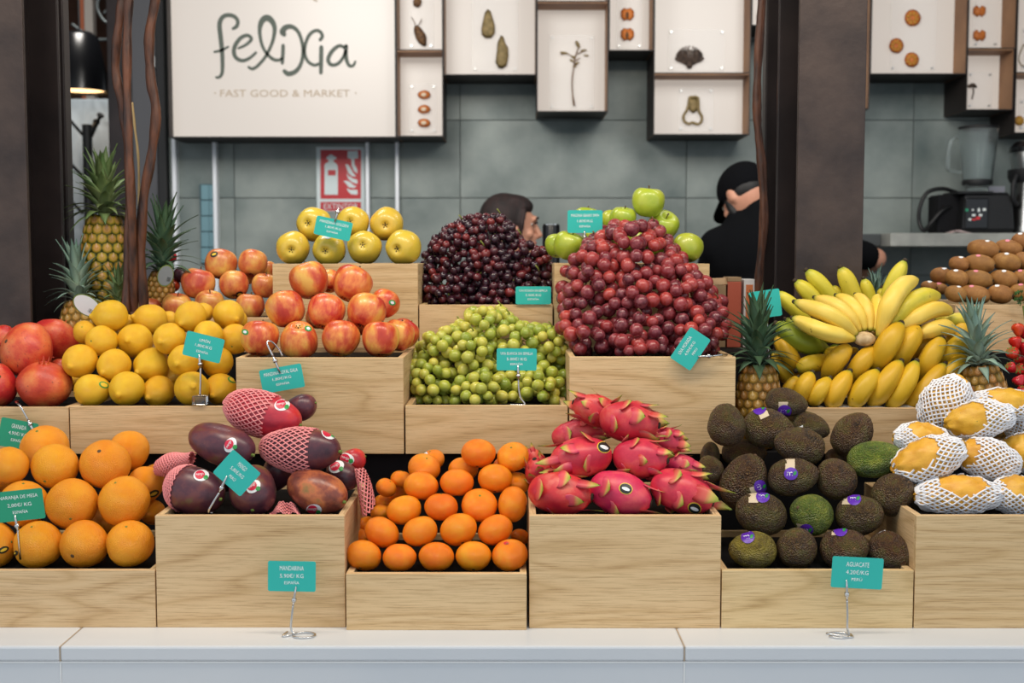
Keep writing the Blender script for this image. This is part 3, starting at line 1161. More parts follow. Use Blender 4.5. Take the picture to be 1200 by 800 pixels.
vine([(920, -40, 0), (919, 40, 0), (914, 120, 0), (918, 200, 0), (914, 300, 0), (913, 380, 0)], 4.0, 2.78, 'dark vine stem squeezed between slim post and column', seed=6)

# ------------------------------------------------------------------ shelf with blenders, right
YSH = 4.72
shelf = empty('wall_shelf', Vector((X_at(1120, YSH), YSH, Z_at(289, YSH))), 'thick grey concrete shelf under the blenders', 'shelf')
MB().box((X_at(1041, YSH), YSH, Z_at(288.5, YSH)), (3.4, WALL - 0.008, Z_at(273, YSH)), 0.003).build('slab', MATS['concrete'], shelf)
MB().box((X_at(990, YSH + 0.12), YSH + 0.12, Z_at(288, YSH + .12)), (X_at(1041, YSH) - 0.001, WALL - 0.008, Z_at(274, YSH + .12)), 0.003).build('end_block', plain('shelf_end', (70, 74, 76), 0.7), shelf)
ZS = Z_at(273, YSH)
m = new_mat('jar_plastic', 0.08)
t = NT(m)
t.b.inputs['Base Color'].default_value = (0.78, 0.84, 0.84, 1)
t.b.inputs['Transmission Weight'].default_value = 0.92
t.b.inputs['IOR'].default_value = 1.3
YBL = 4.90
k = K(1135, 220, YBL)


def zb(y):
    return ZS + (272.5 - y) * k


bl = empty('blender', Vector((X_at(1139, YBL), YBL, ZS)), 'black blender with tall clear jug and button panel on the shelf', 'blender')
bx = X_at(1143, YBL)
mb = MB()                        # base housing, tapered
w0, w1 = 30 * k, 27 * k
d0 = 0.095
out = []
for z, w, d in ((ZS + 0.001, 29 * k, 0.09), (ZS + 0.02, 30 * k, 0.1), (zb(245), 28.5 * k, 0.095), (zb(229), 26 * k, 0.085), (zb(225), 24 * k, 0.07)):
    out.append([(bx - w, YBL - d, z), (bx + w, YBL - d, z), (bx + w, YBL + d, z), (bx - w, YBL + d, z)])
vs = [p for r in out for p in r]
fs = [(3, 2, 1, 0), tuple(range(len(vs) - 4, len(vs)))]
for i in range(len(out) - 1):
    for j in range(4):
        a = i * 4 + j
        b = i * 4 + (j + 1) % 4
        fs.append((a, b, b + 4, a + 4))
mb.add(vs, fs)
mb.build('motor_base', MATS['black'], bl)
xl = X_at(1113, YBL)
MB().box((xl - 0.075, YBL - 0.03, ZS + 0.001), (xl + 0.02, YBL + 0.09, zb(227)), 0.012).build('rear_housing', MATS['soft_black'], bl)
mb = MB()
YF = YBL - 0.104
a, b = P(1131, 268, YF), P(1159, 232, YF)
mb.box((a.x, YF, a.z), (b.x, YF + 0.012, b.z), 0.004)
cp = mb.build('control_panel', MATS['black_gloss'], bl)
cols = {'g': plain('key_green', (40, 150, 110), 0.4), 'w': MATS['print_white'], 'r': plain('key_red', (214, 46, 50), 0.4)}
for x, y, w, h, c in ((1133, 246, 3.5, 3, 'g'), (1140, 246, 2, 2, 'w'), (1147, 246, 2.5, 4, 'w'), (1153.5, 245.5, 3.5, 3, 'w'), (1141, 252, 4, 2.4, 'w'), (1149, 252, 4, 2.4, 'w'), (1136.5, 257, 3, 2.6, 'w'), (1146, 255.5, 5, 3.4, 'r'), (1141, 257.2, 4.5, 2, 'r')):
    a, b = P(x - w / 2, y + h / 2, YF), P(x + w / 2, y - h / 2, YF)
    MB().box((a.x, YF - 0.002, a.z), (b.x, YF + 0.001, b.z), 0.0006).build('button', cols[c], cp)
a, b = P(1122, 226.5, YF + .02), P(1163, 223.5, YF + .02)
MB().box((a.x, YF + 0.01, zb(227)), (b.x, YBL + 0.08, zb(224)), 0.002).build('seat_plate', MATS['black'], bl)
jx = X_at(1140, YBL)
mb = MB()
mb.lathe([(12.5 * k, zb(223)), (13.5 * k, zb(214)), (17 * k, zb(210)), (22 * k, zb(156)), (22.5 * k, zb(150)), (21.3 * k, zb(150)), (20.8 * k, zb(156)), (15.8 * k, zb(209)), (0, zb(209))], 28, (jx, YBL, 0))
jug = mb.build('jug', MATS['jar_plastic'], bl, smooth=True, auto=True)
mb = MB()
mb.lathe([(16.8 * k, zb(215.5)), (17.4 * k, zb(213)), (17.4 * k, zb(211)), (16.8 * k, zb(209.5))], 28, (jx, YBL, 0))
mb.build('blade_collar', MATS['black'], jug, smooth=True)
mb = MB()
mb.lathe([(0, zb(151)), (22.6 * k, zb(151)), (22.8 * k, zb(148)), (14 * k, zb(146.5)), (0, zb(146))], 28, (jx, YBL, 0))
mb.build('lid', MATS['black'], bl, smooth=True, auto=True)
mb = MB()
hp = [Vector((jx - 21 * k, YBL, zb(158))), Vector((jx - 32 * k, YBL - 0.01, zb(163))), Vector((jx - 35 * k, YBL - 0.01, zb(172))), Vector((jx - 36 * k, YBL - 0.01, zb(195))), Vector((jx - 30 * k, YBL, zb(199))), Vector((jx - 18.5 * k, YBL, zb(201)))]
mb.tube(spline(hp, 5), 2.2 * k, 8)
mb.build('handle', MATS['jar_plastic'], bl, smooth=True)
mb = MB()
for i in range(9):
    y = 172 + i * 3.2
    a = P(1126.5, y, YBL - 0.066)
    mb.box((a.x, a.y - 0.001, a.z), (a.x + 0.012, a.y, a.z + 0.0018))
mb.build('scale_marks', MATS['black'], jug)
# power cable looping behind
cab = MB()
cab.tube(spline([Vector((X_at(x, Yc), Yc, ZS + (272.5 - y) * K(x, y, Yc) + 0.008)) for x, y, Yc in ((1118, 227, 4.93), (1100, 222, 4.91), (1082, 227, 4.9), (1074, 245, 4.9), (1074, 262, 4.9), (1080, 271, 4.88), (1088, 262, 4.86), (1100, 248, 4.86), (1112, 243, 4.88))], 6), 0.0085, 8)
cab.build('power_cable', MATS['rubber'], bl, smooth=True)
# crumpled cloth and papers
mottled('pink_cloth', (176, 150, 150), (206, 186, 184), 20, 0.9)
mb = MB()
cc = P(1122, 272, YSH + 0.06)
for i in range(1):
    vs, fs = [], []
    for j in range(9):
        for l in range(6):
            u, w = j / 8, l / 5
            vs.append((cc.x + (u - 0.5) * 0.085, YSH + 0.02 + w * 0.06, ZS + 0.002 + 0.012 * math.sin(u * math.pi) * (0.5 + 0.5 * math.sin(w * 6 + u * 5))))
    for j in range(8):
        for l in range(5):
            fs.append((j * 6 + l, (j + 1) * 6 + l, (j + 1) * 6 + l + 1, j * 6 + l + 1))
    mb.add(vs, fs)
o = mb.build('folded_cloth', MATS['pink_cloth'], smooth=True)
sm = o.modifiers.new('thick', 'SOLIDIFY')
sm.thickness = 0.003
tag(o, 'small crumpled pinkish cloth lying before the blender on the shelf', 'cloth')
plain('paper_lilac', (188, 190, 206), 0.7)
YPp = 5.06
a, b = P(1154, 272, YPp), P(1178, 218, YPp)
o = MB().box((a.x, YPp, ZS), (b.x, YPp + 0.012, b.z), 0.002).build('upright_folder', MATS['paper_lilac'])
tag(o, 'pale lilac folder standing upright behind the blender', 'folder')
# second appliance at the frame edge
YA = 4.86
k2 = K(1200, 200, YA)
ax = X_at(1203, YA)
ap = empty('juicer', Vector((ax, YA, ZS)), 'tall chrome and black juicer at the end of the shelf', 'juicer')


def za(y):
    return ZS + (272.5 - y) * k2


mb = MB()
mb.lathe([(0, ZS + 0.001), (24 * k2, ZS + 0.001), (24 * k2, za(268)), (22 * k2, za(262)), (21 * k2, za(212)), (0, za(212))], 28, (ax, YA, 0))
mb.build('body', MATS['steel'], ap, smooth=True, auto=True)
mb = MB()
mb.lathe([(23.5 * k2, za(213)), (26.5 * k2, za(206)), (26.5 * k2, za(198)), (23 * k2, za(197)), (0, za(197))], 28, (ax, YA, 0))
mb.build('collar', MATS['black'], ap, smooth=True, auto=True)
mb = MB()
mb.lathe([(22 * k2, za(198)), (25 * k2, za(176)), (24 * k2, za(174)), (0, za(174))], 28, (ax, YA, 0))
mb.build('bowl', MATS['steel'], ap, smooth=True, auto=True)
mb = MB()
mb.lathe([(25.4 * k2, za(178)), (25.4 * k2, za(172)), (18 * k2, za(165)), (8 * k2, za(163)), (0, za(163))], 28, (ax, YA, 0))
mb.build('lid', MATS['black_gloss'], ap, smooth=True, auto=True)
mb = MB()
mb.tube(spline([Vector((ax - 22 * k2, YA - 0.05, za(240))), Vector((ax - 28 * k2, YA - 0.06, za(232))), Vector((ax - 28 * k2, YA - 0.06, za(215))), Vector((ax - 23 * k2, YA - 0.05, za(205)))], 5), 3 * k2, 8)
mb.build('handle', MATS['black'], ap, smooth=True)

# ------------------------------------------------------------------ prep counter with a tumbler behind the dark grapes
YQ = 3.5
pc = empty('prep_counter', Vector((X_at(600, YQ), YQ, FLOOR_IN)), 'grey preparation counter behind the dark grapes', 'counter')
zq = 1.40
MB().box((X_at(500, YQ), YQ - 0.2, zq - 0.04), (X_at(720, YQ), YQ + 0.25, zq), 0.004).build('worktop', MATS['concrete'], pc)
MB().box((X_at(505, YQ), YQ - 0.18, FLOOR_IN), (X_at(715, YQ), YQ + 0.23, zq - 0.041)).build('carcass', MATS['soft_black'], pc)
kq = K(645, 280, YQ)
qx = X_at(645.5, YQ)
tb = empty('tumbler', Vector((qx, YQ, zq)), 'black insulated tumbler with a metal rim beside the woman', 'tumbler')
ztop = Z_at(262.5, YQ)
mb = MB()
mb.lathe([(0, zq + 0.0005), (9.5 * kq, zq + 0.0005), (10.2 * kq, zq + 0.02), (10.2 * kq, ztop - 0.006), (9.6 * kq, ztop - 0.003), (0, ztop - 0.003)], 28, (qx, YQ, 0))
mb.build('cup', MATS['black_gloss'], tb, smooth=True, auto=True)
mb = MB()
mb.lathe([(9.7 * kq, ztop - 0.003), (9.7 * kq, ztop), (8.6 * kq, ztop), (8.6 * kq, ztop - 0.003)], 28, (qx, YQ, 0))
mb.build('rim', MATS['chrome'], tb, smooth=True, auto=True)

# ------------------------------------------------------------------ PEOPLE
def capsule(mb, a, b, ra, rb, flat=1.0):
    a, b = Vector(a), Vector(b)
    n = 6
    d = b - a
    mb.ball(a, ra, 14, 8)
    mb.ball(b, rb, 14, 8)
    mb.tube([a + d * (i / n) for i in range(n + 1)], [ra + (rb - ra) * i / n for i in range(n + 1)], 14)


def head_shape(mb, c, R, up=(0, 0, 1)):
    """c: head centre, R: 3x3 rotation with local -Y the face direction"""
    def T(x, y, z):
        return Vector(c) + R @ Vector((x, y, z))
    mb.ball(c, (0.074, 0.094, 0.098), 20, 14, M=R)                       # skull
    mb.ball(T(0, -0.030, -0.050), (0.058, 0.062, 0.070), 18, 12, M=R)    # jaw and cheeks
    mb.ball(T(0, -0.076, -0.098), (0.026, 0.022, 0.020), 12, 8, M=R)     # chin
    mb.tube([T(0, -0.090, 0.012), T(0, -0.102, -0.012), T(0, -0.116, -0.034), T(0, -0.100, -0.042)], [0.009, 0.012, 0.0135, 0.010], 10)   # nose
    mb.ball(T(0, -0.094, 0.026), (0.045, 0.012, 0.012), 12, 8, M=R)      # brow
    mb.ball(T(0, -0.091, -0.062), (0.024, 0.012, 0.006), 12, 8, M=R)     # upper lip
    mb.ball(T(0, -0.089, -0.073), (0.022, 0.012, 0.007), 12, 8, M=R)     # lower lip
    for s in (-1, 1):
        mb.ball(T(s * 0.076, 0.008, -0.008), (0.010, 0.020, 0.032), 12, 8, M=R)       # ear
        mb.ball(T(s * 0.040, -0.070, -0.030), (0.022, 0.020, 0.020), 10, 8, M=R)      # cheek
    return T


def hand_shape(mb, wrist, d, palm_n, scale=1.0):
    d = Vector(d).normalized()
    n = Vector(palm_n).normalized()
    s = d.cross(n).normalized()
    w = Vector(wrist)
    mb.ball(w + d * 0.05, (0.042, 0.05, 0.017), 12, 8, M=Matrix((s, d, n)).transposed())
    for i, (off, L) in enumerate(((-0.030, 0.070), (-0.010, 0.080), (0.010, 0.075), (0.028, 0.058))):
        a = w + d * 0.085 + s * off
        b = a + d * L * 0.5 + n * 0.006
        c = b + d * L * 0.38 + n * 0.026
        mb.tube([a - d * 0.03, a, b, c], [0.009, 0.009, 0.0085, 0.007], 8)
    a = w + d * 0.03 + s * -0.035
    b = a + d * 0.03 - s * 0.025 + n * 0.012
    mb.tube([w + d * 0.02, a, b, b + d * 0.028 + n * 0.01], [0.012, 0.012, 0.010, 0.008], 8)


def rot(yaw, pitch=0, roll=0):
    return (Matrix.Rotation(math.radians(yaw), 3, 'Z') @ Matrix.Rotation(math.radians(pitch), 3, 'X') @ Matrix.Rotation(math.radians(roll), 3, 'Y'))


plain('eye_white', (225, 222, 216), 0.3)
plain('eye_dark', (30, 20, 16), 0.2)
plain('lip', (170, 92, 84), 0.5)
plain('trousers_dark', (34, 36, 42), 0.9)
plain('shoe_dark', (24, 24, 26), 0.6)
plain('jumper_plum', (58, 40, 46), 0.9)


def body_shape(skin, shirt, trouser, shoes, hip, neck_base, sh, elbow, wrist, hands):
    """shapes of a standing figure; sh/elbow/wrist: pairs (left, right)"""
    hip, neck_base = Vector(hip), Vector(neck_base)
    z0 = FLOOR_IN
    for s in (-1, 1):
        hj = hip + Vector((s * 0.09, 0, -0.03))
        kn = Vector((hip.x + s * 0.10, hip.y + 0.01, z0 + 0.50))
        an = Vector((hip.x + s * 0.10, hip.y - 0.0, z0 + 0.09))
        for m_, e in ((skin, -0.008), (trouser, 0.008)):
            capsule(m_, hj, kn, 0.088 + e, 0.058 + e)
            capsule(m_, kn, an, 0.058 + e, 0.040 + e)
        shoes.ball(an + Vector((0, 0.05, -0.045)), (0.048, 0.13, 0.045), 14, 8)
        skin.ball(an + Vector((0, 0.05, -0.045)), (0.038, 0.115, 0.035), 14, 8)
    mid = (hip + neck_base) * 0.5
    for m_, e in ((skin, 0.0), (shirt, 0.014)):
        m_.ball(hip, (0.165 + e, 0.115 + e, 0.13 + e), 18, 12)
        m_.ball(mid + Vector((0, 0, 0.02)), (0.160 + e, 0.115 + e, 0.22 + e), 18, 12)
        up = neck_base + (hip - neck_base) * 0.22
        m_.ball(up, (0.185 + e, 0.12 + e, 0.15 + e), 18, 12)
        for i in (0, 1):
            capsule(m_, neck_base + (hip - neck_base) * 0.06, sh[i], 0.06 + e, 0.062 + e)
    trouser.ball(hip + Vector((0, 0, -0.04)), (0.172, 0.122, 0.12), 18, 12)
    for i in (0, 1):
        s_, e_, w_ = Vector(sh[i]), Vector(elbow[i]), Vector(wrist[i])
        capsule(skin, s_, e_, 0.052, 0.041)
        capsule(skin, e_, w_, 0.041, 0.028)
        capsule(shirt, s_, s_ + (e_ - s_) * 0.80, 0.064, 0.056)
        hand_shape(skin, w_, (w_ - e_), hands[i])


# --- man in black, seen from behind, head bowed to the left
YM = 4.4
km = YM / F


def PM(x, y, dy=0.0):
    return P(x, y, YM + dy)


man = empty('person', Vector((X_at(900, YM), YM, FLOOR_IN)), 'man in black shirt and black cap with his back turned, head bowed', 'person')
hc = PM(872, 229, 0.02)
RH = rot(-(180 - 32), 38, 0)        # face direction: away and to the left, bowed
skin, shirt, trou, shoe = MB(), MB(), MB(), MB()
TH_ = head_shape(skin, hc, RH)
nb = PM(893, 258, -0.02)
hip = Vector((X_at(900, YM), YM - 0.02, 1.10))
shl, shr = PM(842, 290, 0.0), PM(962, 286, 0.0)
elb_l, elb_r = PM(824, 352, 0.12), PM(1026, 303, 0.10)
wr_l, wr_r = PM(862, 360, 0.34), PM(985, 335, 0.30)
body_shape(skin, shirt, trou, shoe, hip, nb, (shl, shr), (elb_l, elb_r), (wr_l, wr_r), ((0, 0, -1), (0, 0, -1)))
capsule(skin, nb + Vector((0, 0, -0.03)), hc + Vector((0.01, -0.012, -0.03)), 0.062, 0.056)
capsule(shirt, nb + Vector((0.0, 0, -0.02)), PM(888, 247, -0.015), 0.092, 0.068)
capsule(shirt, nb + Vector((0.0, 0, -0.03)), PM(868, 262, -0.0), 0.08, 0.062)
o = remeshed(skin, 0.0075, 4).build('body', MATS['skin'], man, smooth=True)
o['label'] = 'bare skin of neck, ear and forearms'
o = remeshed(shirt, 0.012, 5).build('shirt', MATS['black_cloth'], man, smooth=True)
o['label'] = 'black short-sleeved shirt'
remeshed(trou, 0.013, 4).build('trousers', MATS['trousers_dark'], man, smooth=True)
remeshed(shoe, 0.012, 3).build('shoes', MATS['shoe_dark'], man, smooth=True)
mb = MB()
mb.ball(TH_(0, 0.008, 0.034), (0.086, 0.106, 0.088), 22, 14, M=RH)
cap = remeshed(mb, 0.007, 3)
mb2 = MB()
keep = [i for i, v in enumerate(cap.v)]
inv = RH.inverted()
fs = []
for f in cap.f:
    c = sum((Vector(cap.v[i]) for i in f), Vector()) / len(f)
    l = inv @ (c - hc)
    if l.z > -0.010 - 0.25 * max(0.0, l.y):
        fs.append(f)
mb2.add(cap.v, fs)
vsr = [Vector(v) for v in mb2.v]
o = mb2.build('cap', MATS['black_cloth'], man, smooth=True)
s_ = o.modifiers.new('t', 'SOLIDIFY')
s_.thickness = 0.004
mb = MB()                                           # peak of the cap
pk = []
for i in range(13):
    a = math.radians(-70 + i * 140 / 12)
    pk.append((TH_(0.078 * math.sin(a), -0.085 * math.cos(a), 0.022), TH_(0.085 * math.sin(a), -0.085 * math.cos(a) - 0.075 * math.cos(a) ** 0.5, -0.004)))
vs = [p for q in pk for p in q]
mb.add(vs, [(2 * i, 2 * i + 2, 2 * i + 3, 2 * i + 1) for i in range(12)])
o = mb.build('cap_peak', MATS['black_cloth'], man, smooth=True)
s_ = o.modifiers.new('t', 'SOLIDIFY')
s_.thickness = 0.004
mb = MB()
mb.ball(TH_(0, 0.020, -0.004), (0.0765, 0.0785, 0.058), 18, 12, M=RH)
o = remeshed(mb, 0.008, 2).build('hair', MATS['hair_black'], man, smooth=True)
mb = MB()
mb.ball(TH_(0, -0.048, -0.066), (0.060, 0.055, 0.056), 18, 12, M=RH)
for s in (-1, 1):
    mb.ball(TH_(s * 0.060, -0.030, -0.030), (0.016, 0.020, 0.050), 12, 8, M=RH)
remeshed(mb, 0.008, 2).build('beard', MATS['hair_black'], man, smooth=True)
for s in (-1, 1):
    mb = MB()
    mb.ball(TH_(s * 0.031, -0.080, 0.006), 0.012, 12, 8)
    e = mb.build('eye', MATS['eye_white'], man, smooth=True)
    mb = MB()
    mb.ball(TH_(s * 0.031, -0.088, 0.006), 0.006, 10, 6)
    mb.build('iris', MATS['eye_dark'], e, smooth=True)

# --- woman in profile behind the dark grapes
YWm = 4.45


def PW(x, y, dy=0.0):
    return P(x, y, YWm + dy)


wom = empty('person', Vector((X_at(590, YWm), YWm, FLOOR_IN)), 'dark-haired woman seen in profile behind the dark grapes, looking down', 'person')
hc = PW(597, 264)
RH = rot(94, 2, 0)
skin, shirt, trou, shoe = MB(), MB(), MB(), MB()
TH_ = head_shape(skin, hc, RH)
nb = PW(584, 308)
hip = Vector((X_at(588, YWm), YWm, 1.03))
shl, shr = nb + Vector((0.0, 0.16, -0.05)), nb + Vector((0.0, -0.16, -0.05))
el = [shl + Vector((0.06, 0.05, -0.26)), shr + Vector((0.06, -0.05, -0.26))]
wr = [el[0] + Vector((0.22, -0.08, 0.0)), el[1] + Vector((0.22, 0.08, 0.0))]
body_shape(skin, shirt, trou, shoe, hip, nb, (shl, shr), el, wr, ((0, 0, -1), (0, 0, -1)))
capsule(skin, nb + Vector((0, 0, -0.02)), hc + Vector((-0.015, 0, -0.05)), 0.052, 0.048)
o = remeshed(skin, 0.0065, 3).build('body', MATS['skin'], wom, smooth=True)
o['label'] = 'bare skin of face, neck and hands'
remeshed(shirt, 0.012, 5).build('jumper', MATS['jumper_plum'], wom, smooth=True)
remeshed(trou, 0.013, 4).build('trousers', MATS['trousers_dark'], wom, smooth=True)
remeshed(shoe, 0.012, 3).build('shoes', MATS['shoe_dark'], wom, smooth=True)
mb = MB()
mb.ball(TH_(0, 0.022, 0.026), (0.087, 0.094, 0.094), 22, 14, M=RH)
mb.ball(TH_(0, -0.034, 0.070), (0.062, 0.054, 0.036), 16, 10, M=RH)
mb.ball(TH_(0, 0.070, -0.040), (0.062, 0.050, 0.070), 16, 10, M=RH)
mb.ball(TH_(0, -0.006, 0.086), (0.066, 0.070, 0.030), 16, 10, M=RH)
for s in (-1, 1):
    mb.tube(spline([TH_(s * 0.064, -0.050, 0.060), TH_(s * 0.077, -0.044, 0.020), TH_(s * 0.075, -0.040, -0.02), TH_(s * 0.068, -0.038, -0.050)], 4), [0.010] * 4 + [0.009] * 4 + [0.007] * 4 + [0.003], 8)
o = remeshed(mb, 0.007, 3).build('hair', MATS['hair_dark'], wom, smooth=True)
for s in (-1, 1):
    mb = MB()
    mb.ball(TH_(s * 0.031, -0.0735, 0.006), 0.010, 12, 8)
    e = mb.build('eye', MATS['eye_white'], wom, smooth=True)
    mb = MB()
    mb.ball(TH_(s * 0.031, -0.0790, 0.003), 0.0068, 10, 6)
    mb.build('iris', MATS['eye_dark'], e, smooth=True)
    mb = MB()
    mb.tube([TH_(s * 0.014, -0.100, 0.026), TH_(s * 0.032, -0.103, 0.031), TH_(s * 0.052, -0.092, 0.026)], [0.003, 0.004, 0.002], 6)
    mb.build('eyebrow', MATS['hair_dark'], wom, smooth=True)
    mb = MB()
    mb.tube([TH_(s * 0.018, -0.093, 0.010), TH_(s * 0.031, -0.100, 0.012), TH_(s * 0.044, -0.092, 0.008)], [0.002, 0.004, 0.002], 6)
    mb.build('eyelashes', MATS['hair_black'], wom, smooth=True)
mb = MB()
mb.ball(TH_(0, -0.096, -0.062), (0.020, 0.009, 0.0055), 12, 8, M=RH)
mb.ball(TH_(0, -0.094, -0.073), (0.018, 0.009, 0.006), 12, 8, M=RH)
mb.build('lips', MATS['lip'], wom, smooth=True)

# ================================================================== FRUIT: materials and meshes
def skin_mat(name, stops, nscale=1.6, rough=0.35, pore=0, pore_s=0.15, hue=0.0, val=0.05, sss=0.0, stretch=(1, 1, 1), detail=4, coat=0.0, specks=None, pdist=0.02):
    m = new_mat(name, rough, 0, 0.5)
    t = NT(m)
    v = t.coord(stretch, 'Object', 57.0)
    col = t.ramp(t.noise(v, nscale, detail, 0.6), stops)
    if specks:
        sc, lo, hi, c = specks
        v2 = t.coord((1, 1, 1), 'Object', 23.0)
        col = t.mix(t.ramp(t.noise(v2, sc, 3, 0.5), [(lo, (0, 0, 0)), (hi, (255, 255, 255))]), col, lin(c))
    col = t.vary(col, hue, val)
    t.base(col)
    if pore:
        v3 = t.coord((1, 1, 1))
        t.bump(t.noise(v3, pore, 2, 0.5), pore_s, pdist)
    if sss:
        t.b.inputs['Subsurface Weight'].default_value = sss
        t.b.inputs['Subsurface Radius'].default_value = (0.012, 0.005, 0.002)
        t.b.inputs['Subsurface Scale'].default_value = 0.6
    if coat:
        t.b.inputs['Coat Weight'].default_value = coat
        t.b.inputs['Coat Roughness'].default_value = 0.12
    return m


skin_mat('orange_skin', [(0.3, (244, 148, 18)), (0.7, (252, 170, 36))], 1.4, 0.34, 34, 0.45, 0.006, 0.05)
skin_mat('mandarin_skin', [(0.3, (246, 126, 12)), (0.5, (252, 140, 18)), (0.72, (252, 162, 30))], 1.2, 0.28, 30, 0.40, 0.008, 0.06)
skin_mat('lemon_skin', [(0.3, (232, 172, 24)), (0.7, (244, 196, 44))], 1.3, 0.34, 30, 0.40, 0.006, 0.04)
skin_mat('gala_skin', [(0.35, (232, 174, 82)), (0.48, (222, 124, 64)), (0.59, (198, 66, 44)), (0.76, (172, 40, 36))], 0.85, 0.32, 0, 0, 0.008, 0.06, stretch=(1.2, 1.2, 0.6), detail=4, coat=0.1)
skin_mat('blush_skin', [(0.36, (224, 176, 88)), (0.50, (214, 134, 74)), (0.63, (190, 84, 54)), (0.8, (160, 50, 44))], 0.8, 0.34, 0, 0, 0.01, 0.07, stretch=(1.1, 1.1, 0.7), detail=4, coat=0.1)
skin_mat('golden_skin', [(0.3, (204, 184, 62)), (0.6, (222, 190, 66)), (0.8, (230, 172, 62))], 0.8, 0.3, 0, 0, 0.012, 0.05, specks=(26, 0.66, 0.74, (176, 150, 60)), coat=0.2)
skin_mat('granny_skin', [(0.3, (156, 176, 44)), (0.7, (190, 196, 66))], 0.9, 0.32, 0, 0, 0.012, 0.06, specks=(26, 0.68, 0.74, (214, 224, 150)), coat=0.3)
skin_mat('pomegranate_skin', [(0.3, (172, 42, 34)), (0.46, (196, 64, 42)), (0.58, (212, 102, 56)), (0.74, (214, 140, 78))], 0.9, 0.40, 16, 0.08, 0.008, 0.06, specks=(9, 0.64, 0.74, (140, 56, 40)), detail=7)
skin_mat('mango_skin', [(0.30, (58, 34, 46)), (0.48, (86, 44, 54)), (0.60, (112, 60, 56)), (0.75, (110, 92, 52))], 0.9, 0.34, 0, 0, 0.01, 0.08, specks=(34, 0.68, 0.74, (150, 110, 90)), detail=4)
skin_mat('mango_red_skin', [(0.3, (146, 28, 38)), (0.55, (192, 50, 46)), (0.75, (214, 92, 56))], 0.9, 0.32, 0, 0, 0.01, 0.06, specks=(34, 0.68, 0.74, (214, 140, 110)))
skin_mat('mango_blush_skin', [(0.32, (84, 44, 46)), (0.48, (140, 66, 54)), (0.60, (196, 104, 66)), (0.75, (128, 106, 56))], 0.9, 0.32, 0, 0, 0.01, 0.06, specks=(34, 0.68, 0.74, (200, 150, 110)))
plain('foam_pink', (238, 150, 150), 0.75, 0, 0.2)
plain('foam_white', (236, 236, 240), 0.75, 0, 0.2)
plain('stem_green', (104, 122, 48), 0.7)
plain('stem_brown', (88, 64, 40), 0.8)
plain('calyx_dark', (52, 42, 28), 0.9)
plain('sticker_dark', (34, 38, 34), 0.4)
plain('sticker_yellow', (232, 196, 60), 0.4)
plain('sticker_white', (232, 234, 236), 0.4)
plain('sticker_red', (206, 34, 66), 0.35)
plain('sticker_green', (48, 150, 72), 0.4)
plain('sticker_purple', (92, 40, 170), 0.35)
plain('sticker_beige', (206, 188, 160), 0.6)
plain('sticker_pink', (226, 130, 150), 0.5)


def avocado_mat(name, stops):
    m = new_mat(name, 0.38, 0, 0.5)
    t = NT(m)
    v = t.coord((1, 1, 1), 'Object', 41.0)
    col = t.ramp(t.noise(v, 1.6, 5, 0.65), stops)
    vo = t.new('ShaderNodeTexVoronoi')
    vo.inputs['Scale'].default_value = 15
    t.lk(t.coord((1, 1, 0.9)), vo.inputs['Vector'])
    nz = t.noise(t.coord(), 9, 4, 0.6)
    ad = t.new('ShaderNodeMath', operation='ADD')
    t.lk(vo.outputs['Distance'], ad.inputs[0])
    t.lk(nz, ad.inputs[1])
    spk = t.ramp(t.noise(v, 24, 2, 0.5), [(0.60, (0, 0, 0)), (0.70, (255, 255, 255))])
    col = t.mix(spk, col, lin((160, 128, 66)))
    col = t.vary(col, 0.012, 0.12)
    t.base(col)
    t.bump(ad.outputs[0], 0.55, 0.06)
    return m


avocado_mat('avocado_skin', [(0.32, (48, 38, 30)), (0.48, (84, 58, 38)), (0.60, (86, 78, 38)), (0.78, (112, 80, 46))])
avocado_mat('avocado_green', [(0.32, (60, 76, 30)), (0.5, (96, 114, 40)), (0.7, (146, 150, 54))])
avocado_mat('avocado_olive', [(0.32, (84, 64, 36)), (0.5, (132, 116, 48)), (0.7, (164, 146, 60))])
skin_mat('kiwi_skin', [(0.3, (132, 86, 38)), (0.55, (156, 106, 50)), (0.75, (176, 128, 68))], 1.4, 0.6, 40, 0.25, 0.006, 0.06, detail=6)
skin_mat('dragon_skin', [(0.3, (178, 26, 62)), (0.5, (206, 48, 72)), (0.68, (220, 92, 84)), (0.8, (222, 128, 110))], 0.9, 0.40, 0, 0, 0.01, 0.06, detail=6)
skin_mat('pitahaya_skin', [(0.3, (210, 146, 34)), (0.6, (226, 170, 52)), (0.8, (220, 158, 48))], 1.6, 0.42, 20, 0.1, 0.006, 0.05, specks=(7, 0.68, 0.75, (120, 110, 40)))
skin_mat('strawberry_skin', [(0.3, (176, 22, 20)), (0.7, (214, 44, 34))], 1.6, 0.28, 0, 0, 0.01, 0.08)


def grape_mat(name, stops, rough, sss, bloom):
    m = new_mat(name, rough, 0, 0.5)
    t = NT(m)
    oi = t.new('ShaderNodeObjectInfo')
    col = t.ramp(oi.outputs['Random'], stops)
    v = t.coord((1, 1, 1), 'Object', 91.0)
    b = t.ramp(t.noise(v, 1.5, 5, 0.6), [(0.42, (0, 0, 0)), (0.75, (255, 255, 255))])
    mm = t.new('ShaderNodeMath', operation='MULTIPLY')
    mm.inputs[1].default_value = bloom[0]
    t.lk(b, mm.inputs[0])
    col = t.mix(mm.outputs[0], col, lin(bloom[1]))
    t.base(col)
    t.b.inputs['Subsurface Weight'].default_value = sss
    t.b.inputs['Subsurface Radius'].default_value = (0.006, 0.004, 0.002)
    t.b.inputs['Subsurface Scale'].default_value = 0.6
    return m


